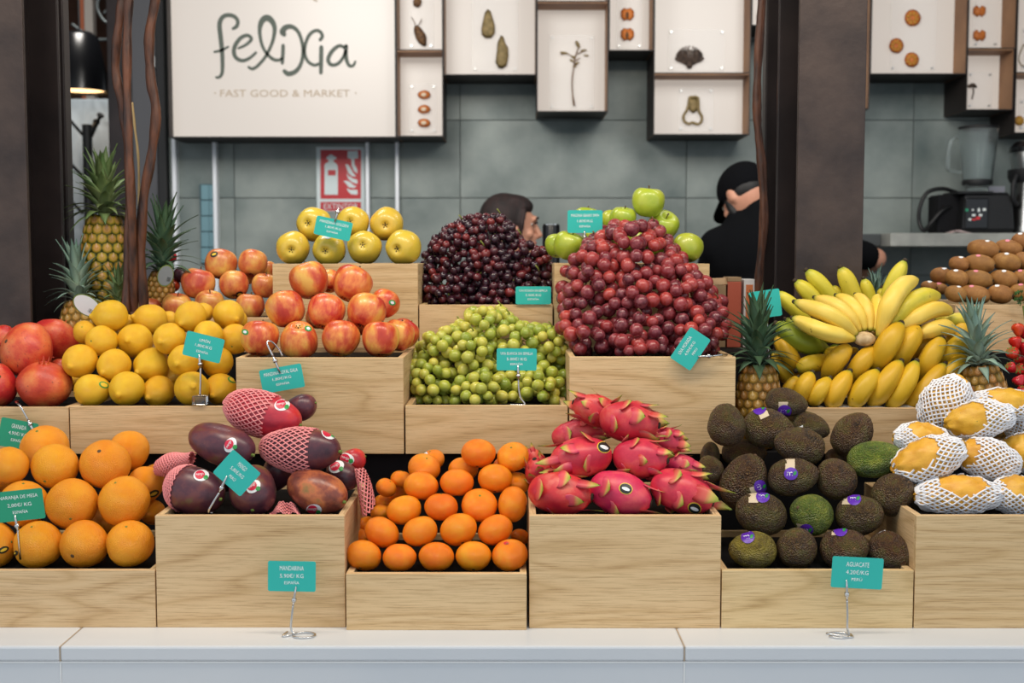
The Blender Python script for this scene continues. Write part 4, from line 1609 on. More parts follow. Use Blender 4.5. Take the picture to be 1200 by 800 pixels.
grape_mat('grape_red', [(0.0, (84, 26, 38)), (0.35, (116, 34, 42)), (0.7, (150, 46, 44)), (0.9, (176, 62, 50)), (1.0, (108, 40, 52))], 0.26, 0.1, (0.55, (190, 112, 116)))
grape_mat('grape_dark', [(0.0, (34, 15, 26)), (0.45, (50, 20, 30)), (0.8, (82, 30, 36)), (1.0, (122, 42, 40))], 0.18, 0.1, (0.18, (120, 80, 100)))
grape_mat('grape_green', [(0.0, (132, 152, 50)), (0.4, (172, 178, 64)), (0.8, (206, 196, 84)), (1.0, (150, 164, 58))], 0.2, 0.3, (0.3, (220, 216, 140)))


def banana_mat(name, c1, c2, c3):
    m = new_mat(name, 0.42, 0, 0.4)
    t = NT(m)
    v = t.coord((1, 1, 1), 'Object', 11.0)
    col = t.ramp(t.noise(v, 14, 4, 0.5), [(0.3, c1), (0.6, c2), (0.8, c3)])
    sp = t.ramp(t.noise(v, 95, 2, 0.5), [(0.70, (0, 0, 0)), (0.75, (255, 255, 255))])
    s2 = t.ramp(t.noise(v, 26, 2, 0.5), [(0.55, (0, 0, 0)), (0.68, (255, 255, 255))])
    ml = t.new('ShaderNodeMath', operation='MULTIPLY')
    t.lk(sp, ml.inputs[0])
    t.lk(s2, ml.inputs[1])
    col = t.mix(ml.outputs[0], col, lin((96, 62, 26)))
    at = t.new('ShaderNodeAttribute', attribute_name='along')
    ends = t.ramp(at.outputs['Fac'], [(0.0, (255, 255, 255)), (0.10, (0, 0, 0)), (0.86, (0, 0, 0)), (0.99, (255, 255, 255))])
    col = t.mix(ends, col, lin((150, 158, 48)))
    t.base(t.vary(col, 0.006, 0.04))
    return m


banana_mat('banana_pale', (228, 194, 70), (238, 208, 96), (226, 204, 84))
banana_mat('banana_gold', (204, 160, 28), (216, 174, 40), (198, 166, 40))
banana_mat('banana_lime', (206, 192, 52), (220, 202, 66), (190, 188, 52))
banana_mat('banana_green', (126, 140, 36), (146, 154, 44), (160, 160, 50))
plain('banana_tip', (56, 44, 28), 0.8)
mottled('banana_crown', (176, 146, 104), (212, 186, 144), 90, 0.8)


def leaf_mat(name, base, tip, rough=0.5):
    m = new_mat(name, rough, 0, 0.4)
    t = NT(m)
    col = t.ramp(t.axis('Z', lo=0, hi=1), [(0.0, base), (0.55, tuple((a + b) // 2 for a, b in zip(base, tip))), (1.0, tip)])
    v = t.coord((14, 14, 1.2), 'Object', 5.0)
    col = t.mix(t.noise(v, 1.5, 3), col, t.vary(col, 0.02, 0.3))
    t.base(t.vary(col, 0.012, 0.16))
    return m


leaf_mat('pine_leaf', (138, 152, 104), (66, 92, 44))
leaf_mat('pine_leaf_blue', (178, 192, 168), (92, 126, 116))
leaf_mat('pine_leaf_dark', (104, 132, 104), (38, 66, 36))
m = new_mat('bract', 0.42, 0, 0.4)
t = NT(m)
t.base(t.vary(t.ramp(t.axis('Z', lo=0, hi=1), [(0.0, (200, 46, 72)), (0.42, (218, 92, 86)), (0.62, (206, 168, 92)), (0.8, (166, 168, 66)), (1.0, (116, 136, 44))]), 0.01, 0.12))
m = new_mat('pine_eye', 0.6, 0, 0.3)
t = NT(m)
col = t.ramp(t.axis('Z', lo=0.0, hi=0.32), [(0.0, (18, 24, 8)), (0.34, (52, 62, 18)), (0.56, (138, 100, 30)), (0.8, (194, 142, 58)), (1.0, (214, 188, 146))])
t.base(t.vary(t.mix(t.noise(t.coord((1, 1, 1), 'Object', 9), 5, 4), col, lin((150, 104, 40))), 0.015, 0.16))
m = new_mat('pine_eye_gold', 0.6, 0, 0.3)
t = NT(m)
col = t.ramp(t.axis('Z', lo=0.0, hi=0.34), [(0.0, (26, 32, 8)), (0.34, (78, 82, 20)), (0.58, (172, 140, 36)), (0.8, (190, 146, 66)), (1.0, (196, 158, 118))])
t.base(t.vary(col, 0.015, 0.16))
plain('pine_core', (52, 50, 20), 0.9)
plain('leaf_herb', (58, 98, 40), 0.6)
plain('sepal', (92, 128, 52), 0.6)


def blob_mesh(name, prof, seg=28, wob=0.02, seed=0, mat_=None, ribs=0, rib_amp=0.0, wscale=1.1, bend=0.0):
    """lathe with gentle irregularity; unit-size fruit, stem end at +z"""
    mb = MB()
    mb.lathe(prof, seg)
    vs = []
    for v in mb.v:
        p = Vector(v)
        n_ = noise.noise(p * wscale + Vector((seed * 7.3, seed * 3.1, 0))) * wob
        an = math.atan2(p.y, p.x)
        rr = 1 + n_ + (rib_amp * math.cos(ribs * an) if ribs else 0) * min(1, p.xy.length * 1.5)
        q = Vector((p.x * rr, p.y * rr, p.z * (1 + n_ * 0.6)))
        q.x += bend * (p.z ** 2)
        vs.append(tuple(q))
    mb.v = vs
    return mb.mesh(name, MATS[mat_] if mat_ else None, smooth=True)


def ellipse_prof(zr=1.0, n=18, top_dent=0.0, bot_dent=0.0, dent_w=0.35):
    pr = []
    for i in range(n + 1):
        a = math.pi * i / n
        r, z = math.sin(a), -math.cos(a) * zr
        if top_dent and z > 0:
            z -= top_dent * math.exp(-(r / dent_w) ** 2)
        if bot_dent and z < 0:
            z += bot_dent * math.exp(-(r / dent_w) ** 2)
        pr.append((r if 0 < i < n else 0.0, z))
    return pr


def taper_prof(pts, n=18):
    c = spline([Vector((r, z)) for r, z in pts], max(2, n // (len(pts) - 1)))
    pr = [(max(p.x, 0), p.y) for p in c]
    pr[0] = (0, pr[0][1])
    pr[-1] = (0, pr[-1][1])
    return pr


APPLE = taper_prof([(0, -0.72), (0.16, -0.78), (0.36, -0.86), (0.68, -0.70), (0.93, -0.30), (1.0, 0.12), (0.92, 0.52), (0.68, 0.80), (0.38, 0.86), (0.18, 0.74), (0, 0.56)], 30)
MESH = {}


def variants(name, fn, n=3):
    MESH[name] = [fn(s) for s in range(n)]


variants('orange', lambda s: blob_mesh('orange', ellipse_prof(0.97, 18, 0.05, 0.05, 0.14), 30, 0.05, s, 'orange_skin'))
variants('mandarin', lambda s: blob_mesh('mandarin', ellipse_prof(0.82, 18, 0.07, 0.05, 0.25), 30, 0.05, s + 9, 'mandarin_skin', 10, 0.006))
variants('lemon', lambda s: blob_mesh('lemon', taper_prof([(0, -1.30), (0.12, -1.28), (0.22, -1.14), (0.42, -1.0), (0.78, -0.68), (1.0, -0.08), (0.92, 0.48), (0.62, 0.88), (0.28, 1.06), (0.10, 1.08), (0, 1.06)], 30), 28, 0.06, s + 20, 'lemon_skin'))
for nm, mt in (('gala', 'gala_skin'), ('blush', 'blush_skin'), ('golden', 'golden_skin'), ('granny', 'granny_skin')):
    variants(nm, lambda s, mt=mt: blob_mesh('apple', APPLE, 30, 0.07, s + 30, mt, 5, 0.012))
variants('pomegranate', lambda s: blob_mesh('pomegranate', ellipse_prof(0.92, 18, 0.05, 0.0, 0.2), 30, 0.09, s + 40, 'pomegranate_skin', 6, 0.015))
for nm in ('mango_skin', 'mango_red_skin', 'mango_blush_skin'):
    variants(nm, lambda s, nm=nm: blob_mesh('mango', taper_prof([(0, -1.42), (0.34, -1.34), (0.72, -1.02), (0.96, -0.40), (1.0, 0.16), (0.88, 0.72), (0.56, 1.16), (0.22, 1.34), (0, 1.34)], 28), 30, 0.06, s + 50, nm, bend=0.06))
for nm in ('avocado_skin', 'avocado_green', 'avocado_olive'):
    def avo(s, nm=nm):
        me = blob_mesh('avocado', taper_prof([(0, -1.05), (0.42, -0.98), (0.82, -0.66), (1.0, -0.10), (0.95, 0.36), (0.78, 0.80), (0.55, 1.10), (0.27, 1.29), (0, 1.34)], 40), 48, 0.05, s + 60, nm)
        for v in me.vertices:
            p = v.co
            v.co = p * (1 + 0.018 * noise.noise(p * 7 + Vector((s, 0, 0))) + 0.010 * noise.noise(p * 15))
        return me
    variants(nm, avo)
variants('kiwi', lambda s: blob_mesh('kiwi', taper_prof([(0, -1.36), (0.22, -1.36), (0.52, -1.22), (0.86, -0.76), (1.0, 0.0), (0.88, 0.72), (0.54, 1.20), (0.2, 1.36), (0, 1.34)], 28), 28, 0.04, s + 70, 'kiwi_skin'))
variants('dragon', lambda s: blob_mesh('dragon_fruit', taper_prof([(0, -1.28), (0.36, -1.22), (0.76, -0.88), (1.0, -0.18), (0.96, 0.40), (0.68, 0.98), (0.34, 1.24), (0.16, 1.30), (0, 1.26)], 28), 30, 0.06, s + 80, 'dragon_skin', 5, 0.02))


def pitahaya(s):
    me = blob_mesh('yellow_pitahaya', taper_prof([(0, -1.42), (0.3, -1.38), (0.72, -0.98), (0.98, -0.2), (0.94, 0.4), (0.66, 1.0), (0.32, 1.36), (0, 1.42)], 42), 44, 0.04, s + 90, 'pitahaya_skin')
    for v in me.vertices:
        p = v.co
        an = math.atan2(p.y, p.x)
        b = math.cos(6 * an + p.z * 2.0) * math.cos(p.z * 7.0 - an)
        v.co = p * (1 + 0.10 * max(0, b) ** 1.5)
    return me


variants('pitahaya', pitahaya)
variants('strawberry', lambda s: blob_mesh('strawberry', taper_prof([(0, -1.25), (0.25, -1.12), (0.66, -0.55), (0.98, 0.15), (0.92, 0.6), (0.55, 0.86), (0, 0.82)], 20), 20, 0.05, s + 100, 'strawberry_skin'))
variants('grape_red', lambda s: blob_mesh('berry', ellipse_prof(1.06, 12), 18, 0.04, s + 110, 'grape_red'))
variants('grape_dark', lambda s: blob_mesh('berry', ellipse_prof(1.22, 12), 16, 0.04, s + 120, 'grape_dark'))
variants('grape_green', lambda s: blob_mesh('berry', ellipse_prof(1.10, 12), 16, 0.04, s + 130, 'grape_green'))


def small_mesh(name, fn, mat_, smooth=True):
    mb = MB()
    fn(mb)
    MESH[name] = mb.mesh(name, MATS[mat_], smooth)


def star(mb, r=0.12, n=5, z=0.0, h=0.03):
    vs = [(0, 0, h)]
    for i in range(2 * n):
        a = math.pi * i / n
        q = r if i % 2 == 0 else r * 0.55
        vs.append((q * math.cos(a), q * math.sin(a), z))
    mb.add(vs, [(0, 1 + i, 1 + (i + 1) % (2 * n)) for i in range(2 * n)])


small_mesh('citrus_button', lambda mb: (star(mb, 0.13, 5, 0.0, 0.045), mb.ball((0, 0, 0.02), (0.05, 0.05, 0.03), 8, 6)), 'stem_green', False)
small_mesh('citrus_scar', lambda mb: mb.ball((0, 0, 0), (0.09, 0.09, 0.03), 10, 6), 'stem_brown')
small_mesh('apple_stem', lambda mb: mb.tube(spline([Vector((0, 0, 0.5)), Vector((0.02, 0, 0.75)), Vector((0.07, 0.02, 1.05))], 3), [0.04, 0.035, 0.03, 0.03, 0.035, 0.045, 0.05], 6), 'stem_brown')


def calyx(mb):
    for i in range(5):
        a = 2 * math.pi * i / 5
        c, s = math.cos(a), math.sin(a)
        mb.add([(0.03 * c, 0.03 * s, -0.70), (0.12 * c - 0.05 * s, 0.12 * s + 0.05 * c, -0.76), (0.17 * c, 0.17 * s, -0.85), (0.12 * c + 0.05 * s, 0.12 * s - 0.05 * c, -0.76)], [(0, 1, 2, 3)])
    mb.ball((0, 0, -0.72), (0.07, 0.07, 0.05), 8, 6)


small_mesh('apple_calyx', calyx, 'calyx_dark', False)


def crown(mb):
    n = 6
    for i in range(n):
        a0, a1 = 2 * math.pi * (i + 0.08) / n, 2 * math.pi * (i + 0.92) / n
        am = (a0 + a1) / 2
        mb.add([(0.17 * math.cos(a0), 0.17 * math.sin(a0), 0.84), (0.17 * math.cos(a1), 0.17 * math.sin(a1), 0.84), (0.24 * math.cos(am), 0.24 * math.sin(am), 1.16)], [(0, 1, 2)])
    mb.lathe([(0.26, 0.80), (0.17, 0.90), (0.14, 0.94), (0.10, 0.86), (0, 0.85)], 12)


small_mesh('pomegranate_crown', crown, 'pomegranate_skin', False)
small_mesh('mango_stem', lambda mb: (mb.tube([(0, 0, 1.32), (0.01, 0, 1.39), (0.03, 0, 1.46)], [0.10, 0.075, 0.07], 8)), 'stem_green')
small_mesh('avocado_stem', lambda mb: mb.ball((0, 0, 1.33), (0.09, 0.09, 0.06), 10, 6), 'stem_brown')


def kiwi_end(mb):
    mb.lathe([(0.20, 1.33), (0.15, 1.40), (0.10, 1.41), (0.08, 1.36), (0, 1.37)], 10)


small_mesh('kiwi_button', kiwi_end, 'calyx_dark')
# bract: a pointed scale along +z, curled outwards (+x)
def bract_mesh(mb, w=0.30, curl=0.30):
    n = 7
    vs, fs = [], []
    for i in range(n + 1):
        t_ = i / n
        ww = w * (1 - t_ ** 1.4) * (0.8 + 0.5 * math.sin(t_ * 2.2))
        x = curl * t_ ** 1.8
        vs += [(x + 0.02, -ww, t_), (x + 0.055 * (1 - t_), 0, t_), (x + 0.02, ww, t_), (x - 0.02, 0, t_ * 0.99)]
    for i in range(n):
        for j in range(4):
            a, b = i * 4 + j, i * 4 + (j + 1) % 4
            fs.append((a, b, b + 4, a + 4))
    mb.add(vs, fs)


small_mesh('bract', bract_mesh, 'bract')


def leaf_strip(mb, w=0.07, curl=0.5, n=8, fold=0.35):
    vs, fs = [], []
    for i in range(n + 1):
        t_ = i / n
        ww = w * (0.75 + 0.6 * t_ * (1 - t_) * 2) * (1 - t_ ** 2.2) + 0.002
        x = curl * t_ ** 2.2
        z = t_ * (1 - 0.25 * curl * t_)
        vs += [(x - ww * fold * 0.6, -ww, z), (x + 0.010, 0, z), (x - ww * fold * 0.6, ww, z), (x - 0.012, 0, z)]
    for i in range(n):
        for j in range(4):
            a, b = i * 4 + j, i * 4 + (j + 1) % 4
            fs.append((a, b, b + 4, a + 4))
    mb.add(vs, fs)


for nm in ('pine_leaf', 'pine_leaf_blue', 'pine_leaf_dark'):
    for k_, c_ in enumerate((0.12, 0.4, 0.75)):
        small_mesh('%s_%d' % (nm, k_), lambda mb, c_=c_: leaf_strip(mb, 0.115, c_), nm)


def eye_mesh(mb):
    mb.lathe([(1.08, -0.12), (1.05, 0.0), (0.90, 0.12), (0.66, 0.20), (0.42, 0.30), (0.2, 0.26), (0, 0.24)], 8)
    mb.add([(-0.34, 0.0, 0.20), (0.34, 0.0, 0.20), (0.0, 0.85, 0.52), (0, -0.25, 0.28)], [(0, 1, 2), (1, 3, 2), (3, 0, 2)])


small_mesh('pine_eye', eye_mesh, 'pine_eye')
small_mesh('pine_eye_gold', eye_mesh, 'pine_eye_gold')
small_mesh('straw_sepals', lambda mb: [mb.add([(0.05 * math.cos(a), 0.05 * math.sin(a), 0.84), (0.5 * math.cos(a - .35), 0.5 * math.sin(a - .35), 0.90), (0.95 * math.cos(a), 0.95 * math.sin(a), 0.86), (0.5 * math.cos(a + .35), 0.5 * math.sin(a + .35), 0.90)], [(0, 1, 2, 3)]) for a in [2 * math.pi * i / 7 for i in range(7)]], 'sepal')

# ================================================================== FRUIT: placing
ORD = ['first', 'second', 'third', 'fourth', 'fifth', 'sixth', 'seventh', 'eighth', 'ninth', 'tenth']
FR = {}


class Pile:
    """keeps collision spheres; a new fruit slides away along its sight line until it touches nothing"""

    def __init__(self, ymax=9.0, tol=0.985):
        self.s = []
        self.ymax = ymax
        self.tol = tol

    def hit(self, sp):
        for c, r in sp:
            for c2, r2 in self.s:
                if (c - c2).length_squared < ((r + r2) * self.tol) ** 2:
                    return True
        return False

    def place(self, x, y, Y, spheres):
        """spheres(k): list of (offset, radius) for metres-per-pixel k"""
        while True:
            k = K(x, y, Y)
            c = P(x, y, Y)
            sp = [(c + o_, r) for o_, r in spheres(k)]
            if not self.hit(sp) or Y > self.ymax:
                self.s += sp
                return c, k, Y
            Y += 0.0025


def orient(d, spin=0.0):
    """rotation that takes local +z to direction d, with a spin about it"""
    q = Vector(d).normalized().to_track_quat('Z', 'Y')
    return q.to_matrix() @ Matrix.Rotation(spin, 3, 'Z')


def xf(c, R, s):
    if not hasattr(s, '__len__'):
        s = (s, s, s)
    return Matrix.LocRotScale(c, R.to_quaternion(), Vector(s))


RNG = random.Random(11)


def screen_dir(ang, tilt=0.0):
    """unit vector: ang degrees counter-clockwise from image right, tilt degrees towards the camera"""
    a, t_ = math.radians(ang), math.radians(tilt)
    return Vector((math.cos(a) * math.cos(t_), -math.sin(t_), math.sin(a) * math.cos(t_)))


def fruit(kind, name, c, R, s, label, cat, group):
    me = MESH[kind][RNG.randrange(len(MESH[kind]))]
    o = link(name, me, None, None, xf(c, R, s))
    tag(o, label, cat, group)
    FR.setdefault(group, []).append(o)
    return o


def part(parent, meshname, name, M=None):
    return link(name, MESH[meshname], None, parent, M)


def rdir(rng, base, spread):
    v = Vector(base) + Vector((rng.uniform(-spread, spread), rng.uniform(-spread, spread), rng.uniform(-spread, spread)))
    return v.normalized()


def bvh_of(o):
    M = o.matrix_basis
    me = o.data
    return BVHTree.FromPolygons([M @ v.co for v in me.vertices], [tuple(p.vertices) for p in me.polygons])


def sticker(o, outline, mat_, name='sticker', lift=0.0006, rings=3, parent=None):
    """a thin label hugging the fruit surface; outline in picture px"""
    tree = bvh_of(o)
    cx = sum(p[0] for p in outline) / len(outline)
    cy = sum(p[1] for p in outline) / len(outline)
    n = len(outline)
    pts = []

    def hit(x, y):
        d = ray(x, y).normalized()
        loc, nor, i_, di = tree.ray_cast(CAM, d)
        if loc is None:
            loc, nor, i_, di = tree.find_nearest(P(x, y, o.location.y))
        if nor.dot(d) > 0:
            nor = -nor
        return loc + nor * lift
    pts.append(hit(cx, cy))
    for r in range(1, rings + 1):
        for (x, y) in outline:
            pts.append(hit(cx + (x - cx) * r / rings, cy + (y - cy) * r / rings))
    fs = [(0, 1 + i, 1 + (i + 1) % n) for i in range(n)]
    for r in range(rings - 1):
        for i in range(n):
            j = (i + 1) % n
            a, b = 1 + r * n, 1 + (r + 1) * n
            fs.append((a + i, b + i, b + j, a + j))
    inv = o.matrix_basis.inverted()
    mb = MB()
    mb.add([inv @ p for p in pts], fs)
    me = mb.mesh(name, MATS[mat_], True)
    return link(name, me, None, o)


def sticker_text(o, s, x, y, w, h, ang, mat_, parent):
    """small print on a sticker"""
    tree = bvh_of(o)
    vs, fs, tw, th, cx, cy = TEXT[s]
    ca, sa = math.cos(math.radians(ang)), math.sin(math.radians(ang))
    inv = o.matrix_basis.inverted()
    out = []
    for v in vs:
        u, q = (v.x - cx) / tw * w, -(v.y - cy) / th * h
        px, py = x + u * ca + q * sa, y - u * sa + q * ca
        d = ray(px, py).normalized()
        loc, nor, i_, di = tree.ray_cast(CAM, d)
        if loc is None:
            return
        if nor.dot(d) > 0:
            nor = -nor
        out.append(inv @ (loc + nor * 0.0012))
    mb = MB()
    mb.add(out, fs)
    link('sticker_print', mb.mesh('sticker_print', MATS[mat_]), None, parent)


def crop(ox, oy, rows):
    return [(ox + q[0] / 4, oy + q[1] / 4, q[2] / 4, q[3] / 4, *q[4:]) for q in rows]


def round_pile(pile, kind, name, cat, group, rows, maker, pole=(0, 0, 1), spread=0.5, rmul=1.0, Zr=1.0, parts=()):
    """rows: list of (row phrase, anchor phrase, Y, [(x, y, rx, ry[, dir])...]); label made by maker(row, ordinal, anchor)"""
    out = []
    for row, anchor, Y, items in rows:
        for i, it in enumerate(items):
            x, y, rx, ry = it[:4]
            dr = it[4] if len(it) > 4 else None
            rp = (rx * rx * ry) ** (1 / 3) if False else (rx + ry) / 2
            rp *= rmul
            c, k, Yf = pile.place(x, y, Y, lambda k_, rp=rp: [(Vector((0, 0, 0)), rp * k_ * Zr)])
            d = Vector(dr) if dr is not None else rdir(RNG, pole, spread)
            R = orient(d, RNG.uniform(0, 6.28))
            lab = maker(row, ORD[i] if i < 10 else str(i), anchor, i, len(items))
            o = fruit(kind, name, c, R, rp * k, lab, cat, group)
            for pn, nm, M in parts:
                part(o, pn, nm, M)
            out.append(o)
    return out


def default_label(desc):
    def f(row, ordn, anchor, i, n):
        if n == 1:
            return '%s %s' % (desc, row)
        return '%s %s, %s from the %s' % (desc, row, ordn, anchor)
    return f


def TR(z):
    return Matrix.Translation((0, 0, z))


# ------------------------------------------------------------------ oranges
C = lambda rows: crop(0, 470, rows)
UPC = (0.1, -0.5, 0.85)
po = Pile()
oranges = round_pile(po, 'orange', 'orange', 'orange', 'oranges in the low crate', [
    ('in the bottom row', 'mango crate', 1.952, C([(610, 665, 110, 110, (0, -.5, .9)), (395, 670, 114, 110, (.2, .9, .3)), (180, 670, 114, 110, (-.1, -.45, .9)), (-35, 675, 112, 110, (.9, -.2, .2)), (-255, 675, 112, 110)])),
    ('in the second row up', 'mango crate', 1.985, C([(583, 468, 124, 116, (-.2, -.45, .85)), (338, 482, 121, 117, (.25, -.9, -.45)), (110, 482, 114, 110, (.1, -.2, .95)), (-120, 490, 112, 110)])),
    ('in the third row up', 'mango crate', 2.02, C([(493, 297, 124, 108, (0, .5, -.5)), (258, 305, 113, 100, (-.2, -.85, -.6)), (45, 300, 90, 88), (-25, 372, 92, 85)])),
    ('at the top of the heap', 'mango crate', 2.055, C([(605, 230, 100, 86, (0, .9, .3)), (210, 222, 117, 104, (-.15, -.45, .85))])),
    ('tucked behind the heap', 'mango crate', 2.09, C([(682, 388, 85, 85, (0, .8, .4)), (490, 560, 88, 85), (715, 520, 60, 60), (725, 340, 50, 45)])),
], default_label('large orange'), (0, -0.3, 0.9), 0.9, 1.0, 1.0,
    (('citrus_button', 'stem_button', TR(0.915)), ('citrus_scar', 'blossom_scar', TR(-0.92))))
for idx, (x, y) in ((3, (4, 644)), (13, (180, 578)), (2, (15.5, 649))):
    o = oranges[{3: 3, 13: 15, 2: 2}[idx]]
    s1 = sticker(o, ell(x, y, 6.6, 3.8, -25, 14), 'sticker_dark')
    s2 = sticker(o, ell(x, y, 4.4, 1.6, -25, 10), 'sticker_yellow', 'sticker_emblem', 0.0012)
    s2.parent = s1

# ------------------------------------------------------------------ mandarins
C = lambda rows: crop(390, 500, rows)
pm = Pile()
mands = round_pile(pm, 'mandarin', 'mandarin', 'mandarin', 'mandarins in the low crate', [
    ('in the bottom row', 'mango crate', 1.932, C([(145, 602, 85, 72, (.2, .6, .8)), (312, 612, 84, 66, (0, .3, .9)), (485, 608, 87, 70, (.0, .4, .9)), (660, 605, 84, 74, (0, .5, .8)), (830, 600, 84, 76, (-.2, -.35, .9))])),
    ('in the second row up', 'mango crate', 1.965, C([(228, 493, 84, 76, (.45, .3, .8)), (408, 490, 85, 74, (-.35, .3, .85)), (590, 482, 88, 78, (-.3, .6, .8)), (762, 482, 84, 74, (-.45, .3, .8))])),
    ('in the third row up', 'mango crate', 2.0, C([(333, 390, 85, 71, (-.3, .3, .9)), (508, 375, 84, 66, (0, .1, .95)), (687, 367, 83, 77, (.05, -.55, .8)), (843, 362, 76, 82, (-.95, .2, .1))])),
    ('in the fourth row up', 'mango crate', 2.035, C([(412, 277, 85, 70, (.05, .3, .9)), (582, 262, 82, 66, (0, .3, .9)), (760, 242, 83, 71, (0, .5, .9))])),
    ('at the top of the heap', 'mango crate', 2.065, C([(428, 192, 80, 62, (.25, -.45, .85)), (683, 123, 86, 68, (.1, .4, .9)), (845, 140, 75, 68, (-.15, -.5, .8))])),
    ('tucked behind the heap', 'mango crate', 2.085, C([(122, 512, 42, 38), (157, 458, 46, 42), (222, 402, 46, 42), (236, 352, 42, 38), (250, 285, 48, 46), (302, 308, 48, 44), (320, 246, 48, 46), (468, 155, 56, 52), (612, 198, 76, 58), (805, 188, 58, 54)])),
    ('against the dragon fruit crate', 'counter', 2.06, C([(878, 516, 44, 40), (868, 262, 54, 54)])),
], default_label('mandarin'), (0, 0.2, 0.9), 0.5, 1.06, 0.93,
    (('citrus_button', 'stem_button', TR(0.745)), ('citrus_scar', 'blossom_scar', TR(-0.77))))
s1 = sticker(mands[26], ell(497.5, 531, 4.0, 2.2, 10, 12), 'sticker_white')
s1 = sticker(mands[4], ell(593.5, 636.5, 3.2, 1.8, 0, 12), 'sticker_red')

# ------------------------------------------------------------------ lemons
C = lambda rows: crop(0, 330, rows)
pl = Pile()
NF = (0, 1, 0.0)
lem = []


def lemons(row, anchor, Y, items):
    for i, (x, y, rx, ry, d) in enumerate(items):
        rp = (rx + ry) / 2 * 1.0
        dv = Vector(d).normalized()
        c, k, Yf = pl.place(x, y, Y, lambda k_: [(Vector((0, 0, 0)), rp * k_ * 0.99)])
        o = fruit('lemon', 'lemon', c, orient(dv, RNG.uniform(0, 6)), rp * k, 'lemon %s, %s from the %s' % (row, ORD[i], anchor), 'lemon', 'lemons in the low crate')
        part(o, 'citrus_button', 'stem_button', TR(1.05))
        lem.append(o)


# d = direction of the stem end (the nipple points the other way)
lemons('in the bottom row', 'pomegranates', 2.235, C([(432, 508, 80, 72, (-.8, -.55, -.1)), (593, 502, 82, 78, (.1, .95, .2)), (742, 513, 78, 68, (.3, .85, .25)), (900, 500, 80, 82, (-.3, .9, -.2)), (1033, 503, 71, 75, (.2, .9, .25))]))
lemons('in the second row up', 'pomegranates', 2.265, C([(373, 373, 81, 75, (.15, .95, .2)), (533, 392, 80, 70, (.3, .85, .3)), (710, 390, 82, 75, (.5, .8, .3)), (862, 370, 72, 76, (.1, .9, .1)), (1020, 378, 75, 68, (.3, -.6, .6))]))
lemons('in the third row up', 'pomegranates', 2.295, C([(478, 277, 74, 70, (-.3, -.85, .05)), (632, 277, 83, 77, (.05, .95, -.1)), (795, 267, 77, 72, (.25, .95, .1)), (975, 250, 72, 66, (.1, .95, .0)), (1102, 267, 66, 75, (0, -.85, -.4))]))
lemons('in the top row', 'pomegranates', 2.325, C([(400, 238, 50, 60, (.05, -.8, .45)), (517, 160, 82, 66, (.9, .4, .0)), (705, 178, 82, 62, (.85, .5, -.2)), (893, 165, 78, 65, (.3, .9, .35)), (1073, 157, 78, 63, (-.6, .7, .2))]))
lemons('peeking out behind the top row', 'pomegranates', 2.37, C([(790, 180, 46, 40, (0, 1, 0)), (952, 145, 48, 46, (0, 1, 0)), (1115, 180, 50, 40, (0, 1, 0))]))
lemons('half hidden low in the heap', 'pomegranates', 2.33, C([(345, 470, 30, 30, (-.4, -.9, 0)), (805, 460, 60, 55, (0, 1, 0)), (590, 195, 50, 40, (0, 1, 0))]))
for o, (x, y) in ((lem[0], (121.5, 451)), (lem[4], (272.5, 445))):
    a = sticker(o, ell(x, y, 6.0, 3.6, 20, 14), 'sticker_green')
    b = sticker(o, ell(x, y, 4.4, 2.3, 20, 12), 'sticker_yellow', 'sticker_emblem', 0.0012)
    b.parent = a

# ------------------------------------------------------------------ pomegranates
pg = Pile()
for x, y, rx, ry, Y, d, lab in ((51.5, 451, 33, 27, 2.26, (.1, -.2, .95), 'squat pomegranate at the front, next to the lemons'),
                                (-7, 452, 24, 27, 2.26, (-.5, .6, -.5), 'pomegranate at the crate front, the other one beside the squat one'),
                                (31, 410, 33, 27, 2.30, (.5, .7, -.4), 'deep red pomegranate resting on the front two'),
                                (64, 399, 28, 24, 2.36, (.1, .6, .6), 'orange-red pomegranate at the back, nearest the oval label'),
                                (2, 397, 18, 14, 2.40, (0, .9, -.3), 'pomegranate peeping out behind, nearest the steel column'),
                                (72, 436, 17, 14, 2.36, (.5, .5, .5), 'pomegranate mostly hidden between squat one and lemons')):
    rp = (rx + ry) / 2
    c, k, _ = pg.place(x, y, Y, lambda k_: [(Vector((0, 0, 0)), rp * k_ * 1.05)])
    R = orient(d, 1.0)
    o = fruit('pomegranate', 'pomegranate', c, R, (rp * k * 1.06, rp * k * 1.06, rp * k * 1.0), lab, 'pomegranate', 'pomegranates in the low crate')
    part(o, 'pomegranate_crown', 'crown')
    part(o, 'citrus_scar', 'stem_scar', TR(-0.92))

